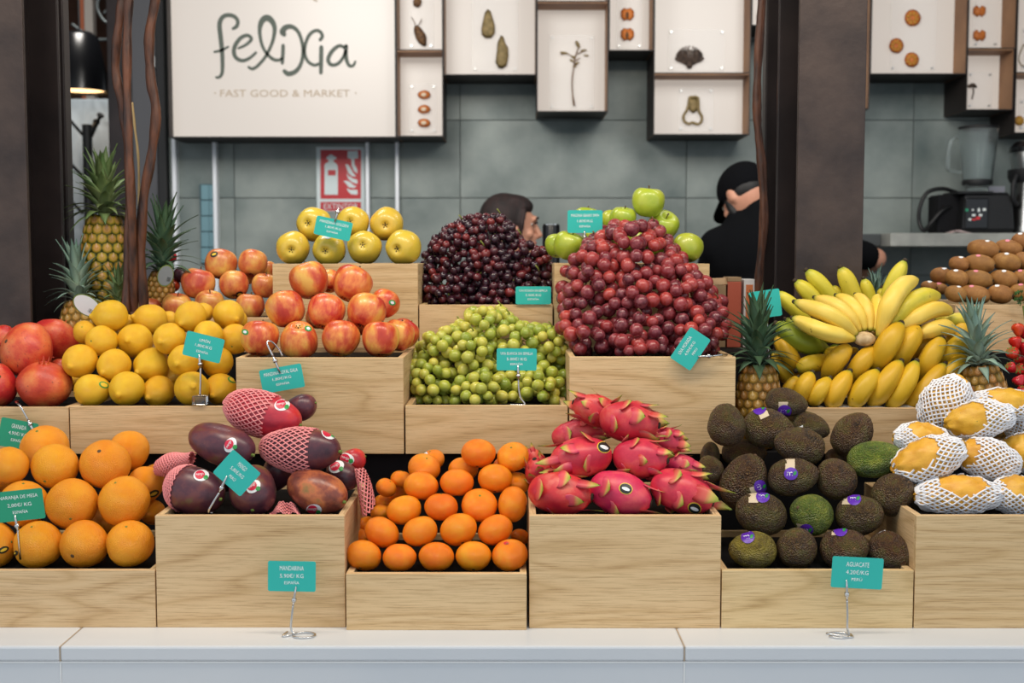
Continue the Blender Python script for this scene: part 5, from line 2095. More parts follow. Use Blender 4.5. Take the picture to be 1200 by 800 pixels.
# ------------------------------------------------------------------ apples
APP = (('apple_stem', 'stem', None), ('apple_calyx', 'calyx', None))
C = lambda rows: crop(200, 330, rows)
pa = Pile()
gala = round_pile(pa, 'gala', 'apple', 'apple', 'red apples in the tall crate', [
    ('in the bottom row', 'lemons', 2.24, C([(417, 267, 90, 88, (.1, .3, .9)), (601, 270, 90, 87, (-.05, .5, -.85)), (795, 268, 92, 87, (.1, .35, .9)), (985, 272, 92, 84, (0, .3, .9))])),
    ('in the second row up', 'lemons', 2.28, C([(540, 130, 92, 88, (-.3, .3, .9)), (728, 142, 90, 87, (.2, .4, .85)), (917, 143, 95, 88, (.3, .45, .8))])),
    ('in the top row', 'lemons', 2.33, [(362.5, 329, 23, 22.5, (-.3, .2, .9)), (412.5, 333, 24.5, 21.5, (.4, .3, .8))]),
    ('stacked behind on the grape side', 'lemons', 2.31, [(450, 356, 16, 19, (.4, .4, .8)), (466, 393, 17.5, 20.5, (.3, .3, .9)), (473, 391, 16, 20, (.5, .4, .8))]),
    ('glimpsed behind the top row', 'lemons', 2.39, [(386, 330, 14, 14, (0, .5, .8)), (372, 372, 14, 14), (420, 380, 14, 14)]),
], default_label('red and yellow streaked apple'), (0, .3, .9), 0.3, 1.0, 0.96, APP)
for o, x, y in ((gala[1], 361, 385), (gala[9], 459.5, 354.5), (gala[0], 287.5, 389)):
    a = sticker(o, ell(x, y, 4.2, 3.2, 20, 12), 'sticker_green')
    b = sticker(o, ell(x, y, 2.2, 1.7, 20, 10), 'sticker_white', 'sticker_emblem', 0.0012)
    b.parent = a
C = lambda rows: crop(0, 170, rows)
pb = Pile()
blush = round_pile(pb, 'blush', 'apple', 'apple', 'blushed apples behind the lemons', [
    ('in the top row', 'vine stems', 2.62, C([(1035, 560, 80, 70, (.1, .3, .9)), (1185, 555, 70, 66, (.1, .4, .9))])),
    ('in the middle row', 'vine stems', 2.58, C([(930, 652, 83, 76, (.2, .1, .95)), (1098, 655, 74, 64, (-.1, .4, .9)), (1240, 660, 62, 62, (.2, -.1, .95))])),
    ('in the low row', 'vine stems', 2.545, C([(690, 775, 74, 58, (.1, .1, .9)), (830, 760, 70, 68, (.1, -.2, .95)), (985, 745, 74, 60, (.1, -.2, .9)), (1172, 760, 72, 66, (.1, .1, .9))])),
    ('showing only as a sliver', 'vine stems', 2.66, [(313, 316, 9, 12), (288, 325, 10, 10)]),
], default_label('orange-blushed apple'), (0, .2, .9), 0.3, 1.0, 0.95, APP)
for o, x, y in ((blush[0], 251, 298), (blush[3], 280.5, 344.5)):
    a = sticker(o, ell(x, y, 4.6, 3.2, -20, 12), 'sticker_dark')
    b = sticker(o, ell(x, y, 2.6, 1.3, -20, 10), 'sticker_yellow', 'sticker_emblem', 0.0012)
    b.parent = a
C = lambda rows: crop(250, 170, rows)
pc_ = Pile()
gold = round_pile(pc_, 'golden', 'apple', 'apple', 'yellow apples on the tall crate', [
    ('in the bottom row', 'blushed apples', 2.55, C([(373, 482, 83, 74, (-.05, .95, .15)), (540, 490, 83, 70, (.1, .95, .1)), (708, 478, 83, 76, (0, .95, -.15)), (888, 480, 90, 78, (.3, .9, .1))])),
    ('in the top row', 'blushed apples', 2.60, C([(470, 370, 86, 76, (.25, .92, -.05)), (655, 362, 79, 72, (.1, .95, -.05)), (812, 370, 80, 78, (.0, .95, .1))])),
], default_label('yellow apple with its calyx facing out'), (0, 1, 0), 0.1, 1.0, 0.95, APP)
a = sticker(gold[1], ell(384, 277.5, 4, 2.5, 0, 12), 'sticker_white')
pd = Pile()
granny = round_pile(pd, 'granny', 'apple', 'apple', 'green apples on the tall crate', [
    ('beside the tumbler', 'tumbler', 2.545, [(666, 288, 19, 17, (.3, -.2, .9))]),
    ('overlapping the one beside the tumbler', 'tumbler', 2.60, [(653.5, 288, 13, 17, (.1, .2, .9))]),
    ('behind the upright price card', 'card', 2.66, [(687, 258, 18, 14, (.1, .1, .95))]),
    ('below the upright price card', 'card', 2.62, [(697, 277, 15, 14, (.1, -.4, .8))]),
    ('peering over the red grapes', 'upright price card', 2.60, [(730, 257, 18, 13, (.1, -.2, .9)), (717, 258, 12, 13, (.1, .2, .9))]),
    ('topmost of all', 'card', 2.60, [(759.5, 237.5, 20, 18.5, (.1, -.05, .95))]),
    ('with its stem end turned out, under the topmost one', 'card', 2.585, [(777, 265, 19, 17.5, (.2, -.65, .75))]),
    ('low on the crate corner by the man in black', 'card', 2.545, [(806, 291, 18.5, 17.5, (.1, .35, .9))]),
    ('half buried behind the red grapes', 'tumbler', 2.55, [(710, 285, 17, 16), (745, 284, 17, 16), (775, 292, 17, 16)]),
], default_label('green apple'), (0, 0, 1), 0.3, 1.0, 0.95, APP)

# ------------------------------------------------------------------ long fruit
def long_fruit(pile, kind, name, cat, group, x, y, a, b, ang, tilt, Y, label, ratio, parts=(), spin=None, squash=1.0):
    """a, b: half length and half width in px; ang of the stem end; ratio: half length of the unit mesh"""
    d = screen_dir(ang, tilt)

    def sp(k_):
        L = a * k_ - b * k_
        return [(d * (L * f), b * k_ * (1.0 if abs(f) < 0.6 else 0.86)) for f in (-0.95, -0.4, 0, 0.4, 0.95)]
    c, k, Yf = pile.place(x, y, Y, sp)
    R = orient(d, RNG.uniform(0, 6.28) if spin is None else spin)
    o = fruit(kind, name, c, R, (b * k, b * k * squash, a * k / ratio), label, cat, group)
    for pn, nm in parts:
        part(o, pn, nm)
    return o


def net(o, z0, z1, mat_, strands=22, r=0.0011, off=1.035, spin=1.6, name='foam_net', open_dir=None, thr=0.5, steps=None):
    """foam sleeve: two families of helical strands hugging the fruit between local z0 and z1;
    open_dir (world): side left bare where the outward direction exceeds thr"""
    me = o.data
    tree = BVHTree.FromPolygons([v.co.copy() for v in me.vertices], [tuple(p.vertices) for p in me.polygons])
    sx = o.matrix_basis.to_scale()
    Rw = o.matrix_basis.to_quaternion().to_matrix()
    od = Vector(open_dir).normalized() if open_dir else None
    mb = MB()
    n = steps or (16 if od is None else 30)
    for fam in (-1, 1):
        for s in range(strands):
            pts = []
            for i in range(n + 1):
                t_ = i / n
                z = z0 + (z1 - z0) * t_
                a = 2 * math.pi * s / strands + fam * spin * t_
                d = Vector((math.cos(a), math.sin(a), 0))
                loc = tree.ray_cast(Vector((0, 0, z)) + d * 3, -d)[0]
                if loc is None:
                    loc = Vector((0, 0, z)) + d * 0.15
                p = Vector((loc.x * off, loc.y * off, z * (1.0 if abs(z) < 1.2 else 1.03)))
                w = 0.012 * math.sin(i * 3.1 + s * 1.7)
                p = p + d * (w + 0.01)
                p = Vector((p.x * sx.x, p.y * sx.y, p.z * sx.z))
                if od is not None and (Rw @ p).normalized().dot(od) > thr + 0.04 * math.sin(s * 2.3):
                    if len(pts) > 1:
                        mb.tube(pts, r, 4, cap=False)
                    pts = []
                    continue
                pts.append(p)
            if len(pts) > 1:
                mb.tube(pts, r, 4, cap=False)
    mb.v = [(v[0] / sx.x, v[1] / sx.y, v[2] / sx.z) for v in mb.v]
    return link(name, mb.mesh(name, MATS[mat_], True), None, o)


# mangoes
C4 = lambda x, y, ox=160, oy=440: (ox + x / 4, oy + y / 4)
pmg = Pile()
MG = 'mangoes in the tall crate'
MP = (('mango_stem', 'stem'),)
RM = 1.38


def mango(kind, x, y, a, b, ang, tilt, Y, label, spin=0.5):
    px, py = C4(x, y)
    return long_fruit(pmg, kind, 'mango', 'mango', MG, px, py, a / 4, b / 4, ang, tilt, Y, label, RM, MP, spin)


def mango_sticker(o, x, y, ang=20):
    px, py = C4(x, y)
    s1 = sticker(o, ell(px, py, 9.2, 6.6, ang, 16), 'sticker_white')
    s2 = sticker(o, ell(px - 1.6, py - 0.6, 5.8, 5.0, ang, 14), 'sticker_red', 'sticker_emblem', 0.0011)
    s3 = sticker(o, ell(px + 5.2, py + 2.4, 2.8, 2.6, ang, 12), 'sticker_green', 'sticker_emblem', 0.0011)
    s2.parent = s1
    s3.parent = s1
    sticker_text(o, 'mango', px - 1.6, py - 0.6, 9, 3, -ang, 'sticker_white', s1)


g1 = mango('mango_skin', 268, 540, 150, 112, -12, 22, 1.965, 'dark purple mango half out of its pink net, at the corner facing the oranges')
net(g1, -1.40, -0.42, 'foam_pink', 26, 0.0014)
mango_sticker(g1, 303, 468, -5)
g2 = mango('mango_skin', 545, 540, 125, 108, -75, 55, 1.965, 'dark mango behind the tilted price card, between the two other front mangoes')
mango_sticker(g2, 548, 520, -40)
g3 = mango('mango_blush_skin', 845, 545, 155, 100, -14, 25, 1.965, 'green and red blushed mango at the crate corner facing the mandarins')
mango_sticker(g3, 832, 628, 0)
g4 = mango('mango_skin', 398, 325, 170, 95, -14, 18, 2.0, 'large dark purple mango lying bare in the second layer')
mango_sticker(g4, 440, 325, -60)
g5 = mango('mango_skin', 770, 350, 192, 104, 14 - 14, 12, 2.0, 'dark mango in an open pink net in the second layer')
net(g5, -1.40, 0.52, 'foam_pink', 26, 0.0013)
mango_sticker(g5, 900, 270, 30)
g6 = mango('mango_red_skin', 590, 182, 190, 104, -14, 12, 2.03, 'bright red mango in a pink net, topmost of the heap')
net(g6, -1.40, 0.38, 'foam_pink', 26, 0.0013)
mango_sticker(g6, 682, 138, -10)
mango('mango_skin', 770, 152, 78, 62, 20, 10, 2.10, 'small dark mango with its stem up behind the topmost red one')
g8 = mango('mango_skin', 965, 470, 85, 66, -30, 20, 2.06, 'dark mango wedged behind the blushed one')
mango_sticker(g8, 938, 428, -30)
g9 = mango('mango_red_skin', 1015, 400, 62, 56, 20, 0, 2.10, 'red mango at the back beside the loose pink net')
mango_sticker(g9, 985, 390, 20)

mango('mango_skin', 660, 455, 95, 72, 60, 10, 2.05, 'dark mango half buried behind the two bare front ones')
mango('mango_skin', 425, 470, 80, 62, 60, 10, 2.07, 'dark mango hidden behind the tilted price card and the netted corner one')


# loose pink nets
def loose_net(grid, label, nu, nv, mat_='foam_pink', r=0.0013):
    """grid(u, v) -> world point; diamond mesh of strands"""
    mb = MB()
    st = 26
    for fam in (0, 1):
        for s in range(-nv, nu + nv):
            pts = []
            for i in range(st + 1):
                v = i / st
                u = (s + 0.5) / nu + (v if fam else -v) * nv / nu
                if 0 <= u <= 1:
                    pts.append(grid(u, v))
            if len(pts) > 1:
                mb.tube(pts, r, 4, cap=False)
    o = mb.build('foam_net_sleeve', MATS[mat_], smooth=True)
    tag(o, label, 'packaging net')
    return o


def hang(u, v):
    x = 427 - 16 * (1 - v) * (1 - u) + 15 * u * v + 3 * math.sin(u * 7 + v * 3) - 2
    y = 552 + 46 * v + 8 * math.sin(u * 5) * v - 4 * u
    return P(x, y, 2.045 + 0.03 * math.sin(u * 6.0 + v * 2) - 0.02 * v)


loose_net(hang, 'empty pink foam net hanging over the crate edge onto the mandarins', 9, 7)


def fold(u, v):
    a = P(184, 548, 2.08).lerp(P(226, 536, 2.04), u)
    th = v * 2 * math.pi
    return a + Vector((0.25 * math.cos(th), math.cos(th), math.sin(th))) * (0.012 + 0.006 * math.sin(u * 5) + 0.004 * u)


loose_net(fold, 'rolled-down pink foam net lying above the half-netted mango', 14, 14, r=0.0016)


def floor_net(u, v):
    return P(316 + 36 * u, 602 - 15 * v * math.sin(u * 3.0) + 2 * math.sin(u * 14), 1.935 + 0.03 * v + 0.006 * math.sin(u * 11 + v * 4))


loose_net(floor_net, 'scrap of pink foam net on the crate rim between two front mangoes', 8, 4)

# avocados
pav = Pile()
AG = 'avocados in the low crate'
AP = (('avocado_stem', 'stem'),)
RA = 1.2


def avocado(x, y, a, b, ang, tilt, Y, label, kind='avocado_skin', ox=800, oy=440):
    px, py = C4(x, y, ox, oy)
    return long_fruit(pav, kind, 'avocado', 'avocado', AG, px, py, a / 4, b / 4, ang, tilt, Y, label, RA, AP)


def avo_sticker(o, x, y, ang=0, ox=800, oy=440, tab=(0, -26)):
    px, py = C4(x, y, ox, oy)
    tx, ty = px + tab[0] / 4, py + tab[1] / 4
    ca, sa = math.cos(math.radians(ang)), math.sin(math.radians(ang))
    rect = [(-5.5, -6), (5.5, -6), (5.5, 6), (-5.5, 6)]
    q = []
    for i in range(4):
        (x0, y0), (x1, y1) = rect[i], rect[(i + 1) % 4]
        for t_ in (0, 0.5):
            u, w = x0 + (x1 - x0) * t_, y0 + (y1 - y0) * t_
            q.append((tx + u * ca - w * sa, ty + u * sa + w * ca))
    s1 = sticker(o, q, 'sticker_beige', 'sticker', 0.0006)
    s2 = sticker(o, ell(px, py, 8.0, 7.2, ang, 18), 'sticker_purple', 'sticker_emblem', 0.0012)
    s2.parent = s1
    sticker_text(o, 'm', px - 1.5, py, 7, 4.2, -ang, 'sticker_white', s1)
    s3 = sticker(o, ell(px + 4.4, py - 0.5, 1.8, 2.6, 30, 8), 'sticker_green', 'sticker_emblem', 0.0018)
    s3.parent = s1


O2 = dict(ox=850, oy=600)
v1 = avocado(140, 178, 112, 88, 175, 10, 1.955, 'olive-green pear-shaped avocado in the bottom row, against the dragon fruit crate', 'avocado_olive', **O2)
v2 = avocado(335, 170, 100, 92, 100, 40, 1.955, 'dark avocado in the bottom row, beside the olive-green one', **O2)
v3 = avocado(545, 172, 112, 94, 20, 30, 1.955, 'dark avocado in the bottom row behind the card with clip', **O2)
v4 = avocado(762, 182, 108, 92, -30, 30, 1.955, 'dark avocado in the bottom row with a pale round cap sticker', **O2)
sticker(v4, [(1032 + 6 * math.cos(i), 619.5 + 3.4 * math.sin(i)) for i in [k_ * 0.5 for k_ in range(12)]], 'sticker_white')
a5 = avocado(375, 648, 130, 100, 160, 25, 1.995, 'dark avocado in the second layer, above the olive-green one')
a6 = avocado(607, 652, 107, 95, 150, 35, 1.995, 'bright green avocado in the second layer', 'avocado_green')
a7 = avocado(820, 655, 112, 96, 20, 40, 1.995, 'dark avocado in the second layer, beside the bright green one')
a8 = avocado(985, 560, 112, 96, 60, 45, 2.0, 'round dark avocado at the end by the netted pitahayas')
a9 = avocado(282, 510, 138, 106, 70, 10, 2.02, 'large upright dark avocado beside the dragon fruit')
a10 = avocado(505, 475, 118, 88, 15, 20, 2.03, 'dark avocado with a round purple sticker facing out, mid heap')
a11 = avocado(722, 487, 104, 92, 120, 30, 2.03, 'brown avocado in the middle of the heap, without sticker')
a12 = avocado(890, 393, 130, 86, 8, 10, 2.05, 'lime-green speckled avocado on its side', 'avocado_green')
a13 = avocado(560, 332, 124, 88, 165, 12, 2.07, 'avocado on its side with its pale stem button showing')
a14 = avocado(790, 285, 112, 90, 60, 15, 2.09, 'brown avocado leaning on the banana crate')
a15 = avocado(390, 245, 122, 92, -10, 15, 2.09, 'brown avocado near the top with a torn purple sticker')
a16 = avocado(205, 240, 102, 88, 100, 15, 2.10, 'dark avocado resting against the red grape crate')
a17 = avocado(590, 232, 90, 62, -20, 10, 2.13, 'avocado squeezed between the topmost ones and the banana crate')
a18 = avocado(475, 122, 98, 66, -10, 10, 2.14, 'topmost avocado, under the pineapple')
a19 = avocado(275, 362, 104, 64, 0, 10, 2.10, 'avocado lying flat between the upright one and the topmost group')
a20 = avocado(130, 445, 68, 62, 120, 20, 2.06, 'small dark avocado touching the dragon fruit leaves')
a21 = avocado(128, 378, 66, 46, 90, 20, 2.12, 'small dark avocado in the shade behind the dragon fruit')
a22 = avocado(715, 385, 52, 44, 0, 0, 2.12, 'avocado glimpsed in the gap beside the lime-green one')
avo_sticker(a10, 508, 460, 0, tab=(-4, -44))
avo_sticker(a7, 805, 580, 0, tab=(-36, 0))
avo_sticker(a5, 375, 568, 0, tab=(-44, 4))
avo_sticker(a6, 580, 722, 10, tab=(-30, -4))
avo_sticker(a15, 360, 155, -25, tab=(16, 20))
avo_sticker(a18, 478, 165, 0, tab=(-6, -18))
avo_sticker(a9, 362, 520, 70, tab=(-20, 18))
avo_sticker(v3, 540, 86, 0, 850, 600, tab=(-20, -2))
avo_sticker(v1, 106, 118, -12, 850, 600, tab=(-2, -16))
sticker(a17, [(929, 501), (941, 498), (941, 502), (931, 505)], 'sticker_white')

# kiwis
C = lambda rows: crop(900, 170, rows)
pk_ = Pile()
KG = 'kiwis in the low crate'
for row, Y, items in (('in the bottom row', 2.535, [(880, 697, 46, 40), (966, 700, 74, 45), (1088, 698, 58, 45), (1185, 690, 52, 42), (1300, 692, 60, 44), (1420, 694, 60, 44)]),
                      ('in the second row up', 2.565, [(885, 624, 52, 42), (975, 630, 78, 46), (1105, 628, 65, 44), (1200, 625, 50, 42), (1310, 624, 60, 44), (1430, 626, 60, 44)]),
                      ('in the third row up', 2.595, [(895, 556, 46, 36), (990, 556, 72, 44), (1117, 548, 66, 45), (1205, 545, 45, 45), (1315, 552, 60, 44)]),
                      ('in the top row', 2.625, [(1010, 488, 74, 46), (1128, 484, 62, 42), (1200, 455, 48, 46)]),
                      ('behind the others on the banana side', 2.66, [(755, 662, 38, 26), (802, 672, 42, 28), (812, 612, 42, 40)])):
    for i, (x, y, a, b) in enumerate(items):
        px, py = 900 + x / 4, 170 + y / 4
        o = long_fruit(pk_, 'kiwi', 'kiwi', 'kiwi', KG, px, py, max(a, b * 1.25) / 4, b / 4, RNG.uniform(-16, -4), RNG.uniform(25, 40), Y, 'kiwi %s, %s from the bananas' % (row, ORD[i]), 1.37, (('kiwi_button', 'end_button'),))
        s1 = sticker(o, ell(px + RNG.uniform(-6, 6), py - b / 4 * 0.86, 2.8, 1.3, 0, 10), 'sticker_pink' if i % 2 else 'sticker_white')

# dragon fruit
def to_px(p):
    d = p - CAM
    fwd = d.y * CP - d.z * SP
    up = d.y * SP + d.z * CP
    return Vector((600 + F * d.x / fwd, 400 - F * up / fwd))


pdg = Pile()
DG = 'pink dragon fruit in the tall crate'


def dragon(x, y, a, b, ang, tilt, Y, label, seed, nb=13, long_top=0.75, keep_clear=None):
    nb = int(nb * 0.75) if nb > 13 else nb
    px, py = C4(x, y, 600, 440)
    o = long_fruit(pdg, 'dragon', 'dragon_fruit', 'dragon fruit', DG, px, py, a / 4, b / 4, ang, tilt, Y, label, 1.28)
    rr = random.Random(seed)
    me = o.data
    tree = BVHTree.FromPolygons([v.co.copy() for v in me.vertices], [tuple(p.vertices) for p in me.polygons])
    ga = 2.399963
    for i in range(nb):
        t_ = (i + 0.5) / nb
        z = -1.0 + 2.1 * t_ ** 0.9
        an = i * ga + rr.uniform(-0.25, 0.25)
        d = Vector((math.cos(an), math.sin(an), 0))
        loc, nor, _, _ = tree.ray_cast(Vector((0, 0, z)) + d * 3, -d)
        if loc is None:
            continue
        if keep_clear:
            ww = o.matrix_basis @ loc
            mid = o.matrix_basis @ (loc + Vector((0, 0, 0.3)))
            if min((to_px(ww) - Vector(C4(*keep_clear, 600, 440))).length, (to_px(mid) - Vector(C4(*keep_clear, 600, 440))).length) < 15:
                continue
        zax = (Vector((0, 0, 1)) - nor * nor.z + nor * (0.12 + 0.18 * t_)).normalized()
        yax = zax.cross(nor).normalized()
        xax = yax.cross(zax)
        L = (0.58 + 0.7 * long_top * max(0, t_ - 0.35)) * rr.uniform(0.8, 1.25)
        W = rr.uniform(1.2, 1.9) * (1.15 - 0.45 * t_)
        R = Matrix((xax, yax, zax)).transposed()
        link('bract', MESH['bract'], None, o, Matrix.LocRotScale(loc - nor * 0.045, R.to_quaternion(), Vector((L * rr.uniform(0.3, 1.2), W, L))))
    mb = MB()
    mb.lathe([(0.17, 1.20), (0.16, 1.34), (0.11, 1.36), (0.08, 1.28), (0, 1.27)], 12)
    link('blossom_end', mb.mesh('blossom_end', MATS['calyx_dark'], True), None, o)
    return o


def dragon_sticker(o, x, y):
    px, py = C4(x, y, 600, 440)
    a = sticker(o, ell(px, py, 8.2, 6.6, 20, 18), 'sticker_yellow')
    b = sticker(o, ell(px, py, 7.2, 5.6, 20, 16), 'sticker_dark', 'sticker_emblem', 0.0012)
    c = sticker(o, ell(px, py + 0.5, 5.0, 2.0, 20, 12), 'sticker_white', 'sticker_emblem', 0.0018)
    b.parent = a
    c.parent = a


f1 = dragon(225, 552, 150, 100, -3, 15, 1.96, 'dragon fruit in the bottom row, next to the mandarins', 1)
f2 = dragon(505, 552, 150, 100, -14, 18, 1.96, 'dragon fruit in the bottom row with a dark round sticker facing out', 2, 18, 1.1, (533, 530))
f3 = dragon(795, 545, 150, 100, -18, 14, 1.96, 'dragon fruit in the bottom row, reaching over the corner by the avocados', 3, 20, 1.2, (855, 620))
f4 = dragon(325, 385, 148, 94, 185, 12, 2.0, 'dragon fruit in the second layer on the mandarin side, stickered near its base', 4, 13, 0.75, (430, 336))
f5 = dragon(600, 388, 130, 92, -2, 20, 2.0, 'deep pink dragon fruit in the middle of the second layer', 5)
f6 = dragon(548, 215, 140, 97, -6, 14, 2.04, 'large red dragon fruit, topmost of the heap', 6)
f7 = dragon(400, 165, 118, 74, 160, 0, 2.09, 'pale-shouldered dragon fruit just behind the topmost one', 7)
f8 = dragon(310, 275, 125, 72, 10, 0, 2.08, 'dragon fruit in the gap below the pale-shouldered one', 8)
f9 = dragon(715, 305, 88, 68, -10, 10, 2.08, 'yellowish dragon fruit with wide scales against the red grape crate', 9, 22, 1.0)
f10 = dragon(130, 455, 78, 66, 110, 20, 2.05, 'small dragon fruit at the mandarin side of the second layer', 10)
f11 = dragon(800, 425, 90, 56, -20, 0, 2.07, 'dragon fruit with drooping green scales on the avocado side', 11, 18, 1.3)
f12 = dragon(100, 400, 60, 45, 100, 0, 2.11, 'dragon fruit barely visible behind the small one', 12)
dragon_sticker(f2, 533, 530)
dragon_sticker(f4, 430, 336)
dragon_sticker(f3, 855, 620)

# yellow pitahayas in white foam nets
ppt = Pile()
PG = 'netted yellow pitahayas'


def pita(x, y, a, b, ang, tilt, Y, label, open_dir, thr, strands=22):
    px, py = C4(x, y, 900, 420)
    o = long_fruit(ppt, 'pitahaya', 'yellow_pitahaya', 'pitahaya', PG, px, py, a / 4, b / 4, ang, tilt, Y, label, 1.42)
    net(o, -1.40, 1.40, 'foam_white', strands, 0.0017, 1.05, 2.6, 'foam_net', open_dir, thr)
    return o


pita(890, 640, 190, 92, 3, 10, 1.965, 'yellow pitahaya at the crate corner by the avocados, bare top above its net', (0, -.45, .9), 0.62)
pita(1175, 640, 130, 90, 0, 10, 1.965, 'yellow pitahaya in the bottom row, second from the avocados', (0, -.45, .9), 0.62)
pita(755, 470, 165, 98, 22, 10, 2.0, 'yellow pitahaya leaning out over the avocados, half out of its net', (-.65, -.4, .45), 0.62)
pita(1030, 470, 145, 90, -12, 10, 2.02, 'yellow pitahaya almost wholly wrapped in its net, mid heap', (-.95, -.1, .35), 0.82)
pita(715, 372, 118, 72, 0, 10, 2.05, 'small yellow pitahaya resting on the banana crate front', (.15, -.5, .8), 0.60)
pita(995, 285, 150, 84, 10, 14, 2.06, 'yellow pitahaya with its blunt orange end out of the net', (-.8, -.45, .2), 0.60)
pita(832, 212, 138, 108, 60, 10, 2.07, 'upright white-netted yellow pitahaya, topmost of the heap', (.55, -.7, -.6), 0.80, 24)
pita(1110, 215, 160, 75, 0, 5, 2.12, 'yellow pitahaya at the back beside the pineapple', (0, -.6, .8), 0.60)
pita(1195, 440, 110, 85, 10, 20, 2.06, 'yellow pitahaya with its bare side out above the second bottom one', (-.6, -.6, .3), 0.35)
pita(1190, 300, 90, 85, 30, 10, 2.09, 'yellow pitahaya wrapped to its tip below the one by the pineapple', (.9, -.1, .4), 0.8)

# ================================================================== GRAPES
def grape_pile(kind, left, right, ytop, ybot, Yf, lean, rpx, seeds, layers, elong, stem_mat, label_cat, group, seed, attempts=9000, tol=0.90, edge=0.05, rb=38.0):
    """left/right: lists of (y, x) silhouettes; the heap surface leans back with height and rounds off at its sides"""
    rr = random.Random(seed)

    def interp(tab, y):
        if y <= tab[0][0]:
            return tab[0][1]
        for (y0, x0), (y1, x1) in zip(tab, tab[1:]):
            if y <= y1:
                return x0 + (x1 - x0) * (y - y0) / (y1 - y0)
        return tab[-1][1]
    cells = {}
    cs = rpx * K(600, 350, Yf) * 2.4
    got = []

    def key(p):
        return (int(p.x // cs), int(p.y // cs), int(p.z // cs))
    for n_ in range(attempts):
        y = rr.uniform(ytop, ybot)
        a, b = interp(left, y), interp(right, y)
        x = rr.uniform(a, b)
        u = 2 * (x - a) / max(b - a, 1) - 1
        top = 1 - min(1, (y - ytop) / 40)
        dn = min((x - s_[0]) ** 2 + (y - s_[1]) ** 2 for s_ in seeds)
        Y = Yf + lean * (ybot - y) / (ybot - ytop) + edge * u * u + 0.025 * top * top + min(0.075, 0.06 * dn / rb ** 2)
        Yend = Y + layers
        rp = rpx * rr.uniform(0.84, 1.1)
        while Y < Yend:
            k = K(x, y, Y)
            r = rp * k
            p = P(x, y, Y)
            ck = key(p)
            ok = True
            for dx in (-1, 0, 1):
                for dy in (-1, 0, 1):
                    for dz in (-1, 0, 1):
                        for q, r2 in cells.get((ck[0] + dx, ck[1] + dy, ck[2] + dz), ()):
                            if (p - q).length_squared < ((r + r2) * tol) ** 2:
                                ok = False
                                break
                        if not ok:
                            break
                    if not ok:
                        break
                if not ok:
                    break
            if ok:
                cells.setdefault(ck, []).append((p, r))
                got.append((p, r, x, y))
                break
            Y += 0.003
    bunches = [[] for _ in seeds]
    for g in got:
        i = min(range(len(seeds)), key=lambda j: (g[2] - seeds[j][0]) ** 2 + (g[3] - seeds[j][1]) ** 2)
        bunches[i].append(g)
    for (sx, sy, lab), bs in zip(seeds, bunches):
        if not bs:
            continue
        zb_ = min(g[0].z - g[1] for g in bs)
        cen = sum((g[0] for g in bs), Vector()) / len(bs)
        root = empty('grape_bunch', Vector((cen.x, cen.y, zb_)), lab, 'grapes', group)
        loc0 = root.location
        hub_top = max(bs, key=lambda g: g[0].z)[0] + Vector((0, 0.02, 0.0))
        mb = MB()
        main = [hub_top, cen.lerp(hub_top, 0.5) + Vector((0, 0.015, 0)), cen + Vector((0, 0.02, 0))]
        mb.tube(spline(main, 4), 0.0022, 6)
        for p, r, x, y in bs:
            t_ = max(0, min(1, (p.z - cen.z) / max(0.01, hub_top.z - cen.z)))
            q = (cen + Vector((0, 0.02, 0))).lerp(hub_top, t_ * 0.8)
            d = (p - q)
            ax = rdir(rr, d.normalized() if d.length > 1e-5 else (0, 0, 1), 0.5)
            R = orient(ax, rr.uniform(0, 6))
            me = MESH[kind][rr.randrange(3)]
            link('berry', me, None, root, xf(p - loc0, R, r / (elong ** 0.33)))
            e = p - ax * r * 0.95
            st = e + (q - e) * min(1, 0.03 / max(1e-4, (q - e).length))
            mb.tube([e, e.lerp(st, 0.5) + Vector((0, 0, 0.002)), st], 0.0011, 4, cap=False)
        # a bare bit of stalk curling out at the top
        tp = hub_top + Vector((0, -0.03, 0.0))
        mb.tube(spline([hub_top, tp + Vector((0.003, 0, 0.008)), tp + Vector((-0.004, -0.006, 0.018))], 4), 0.0016, 6)
        mb.build('stalk', MATS[stem_mat], root, smooth=True)
    return got


plain('stalk_green', (134, 142, 60), 0.6)
plain('stalk_brown', (120, 92, 60), 0.7)
GR = 'large red grapes in the tall crate'
n1 = grape_pile('grape_red', [(262, 722), (285, 690), (300, 676), (320, 662), (345, 658), (385, 658), (411, 676)], [(262, 766), (285, 784), (310, 808), (335, 830), (355, 846), (385, 850), (411, 842)], 264, 412, 2.225, 0.17, 8.7, [
    (745, 285, 'bunch of large red grapes at the peak of the heap'),
    (690, 315, 'bunch of large red grapes high on the side next to the dark grapes'),
    (795, 335, 'bunch of large red grapes high on the side next to the pineapple'),
    (745, 345, 'bunch of large red grapes in the centre of the heap'),
    (680, 385, 'bunch of large red grapes spilling low towards the green grapes'),
    (748, 395, 'bunch of large red grapes at the front edge of the crate'),
    (825, 390, 'bunch of large red grapes low behind the tilted price card')], 0.045, 1.06, 'stalk_brown', 'grapes', GR, 5)
GG = 'green grapes in the low crate'
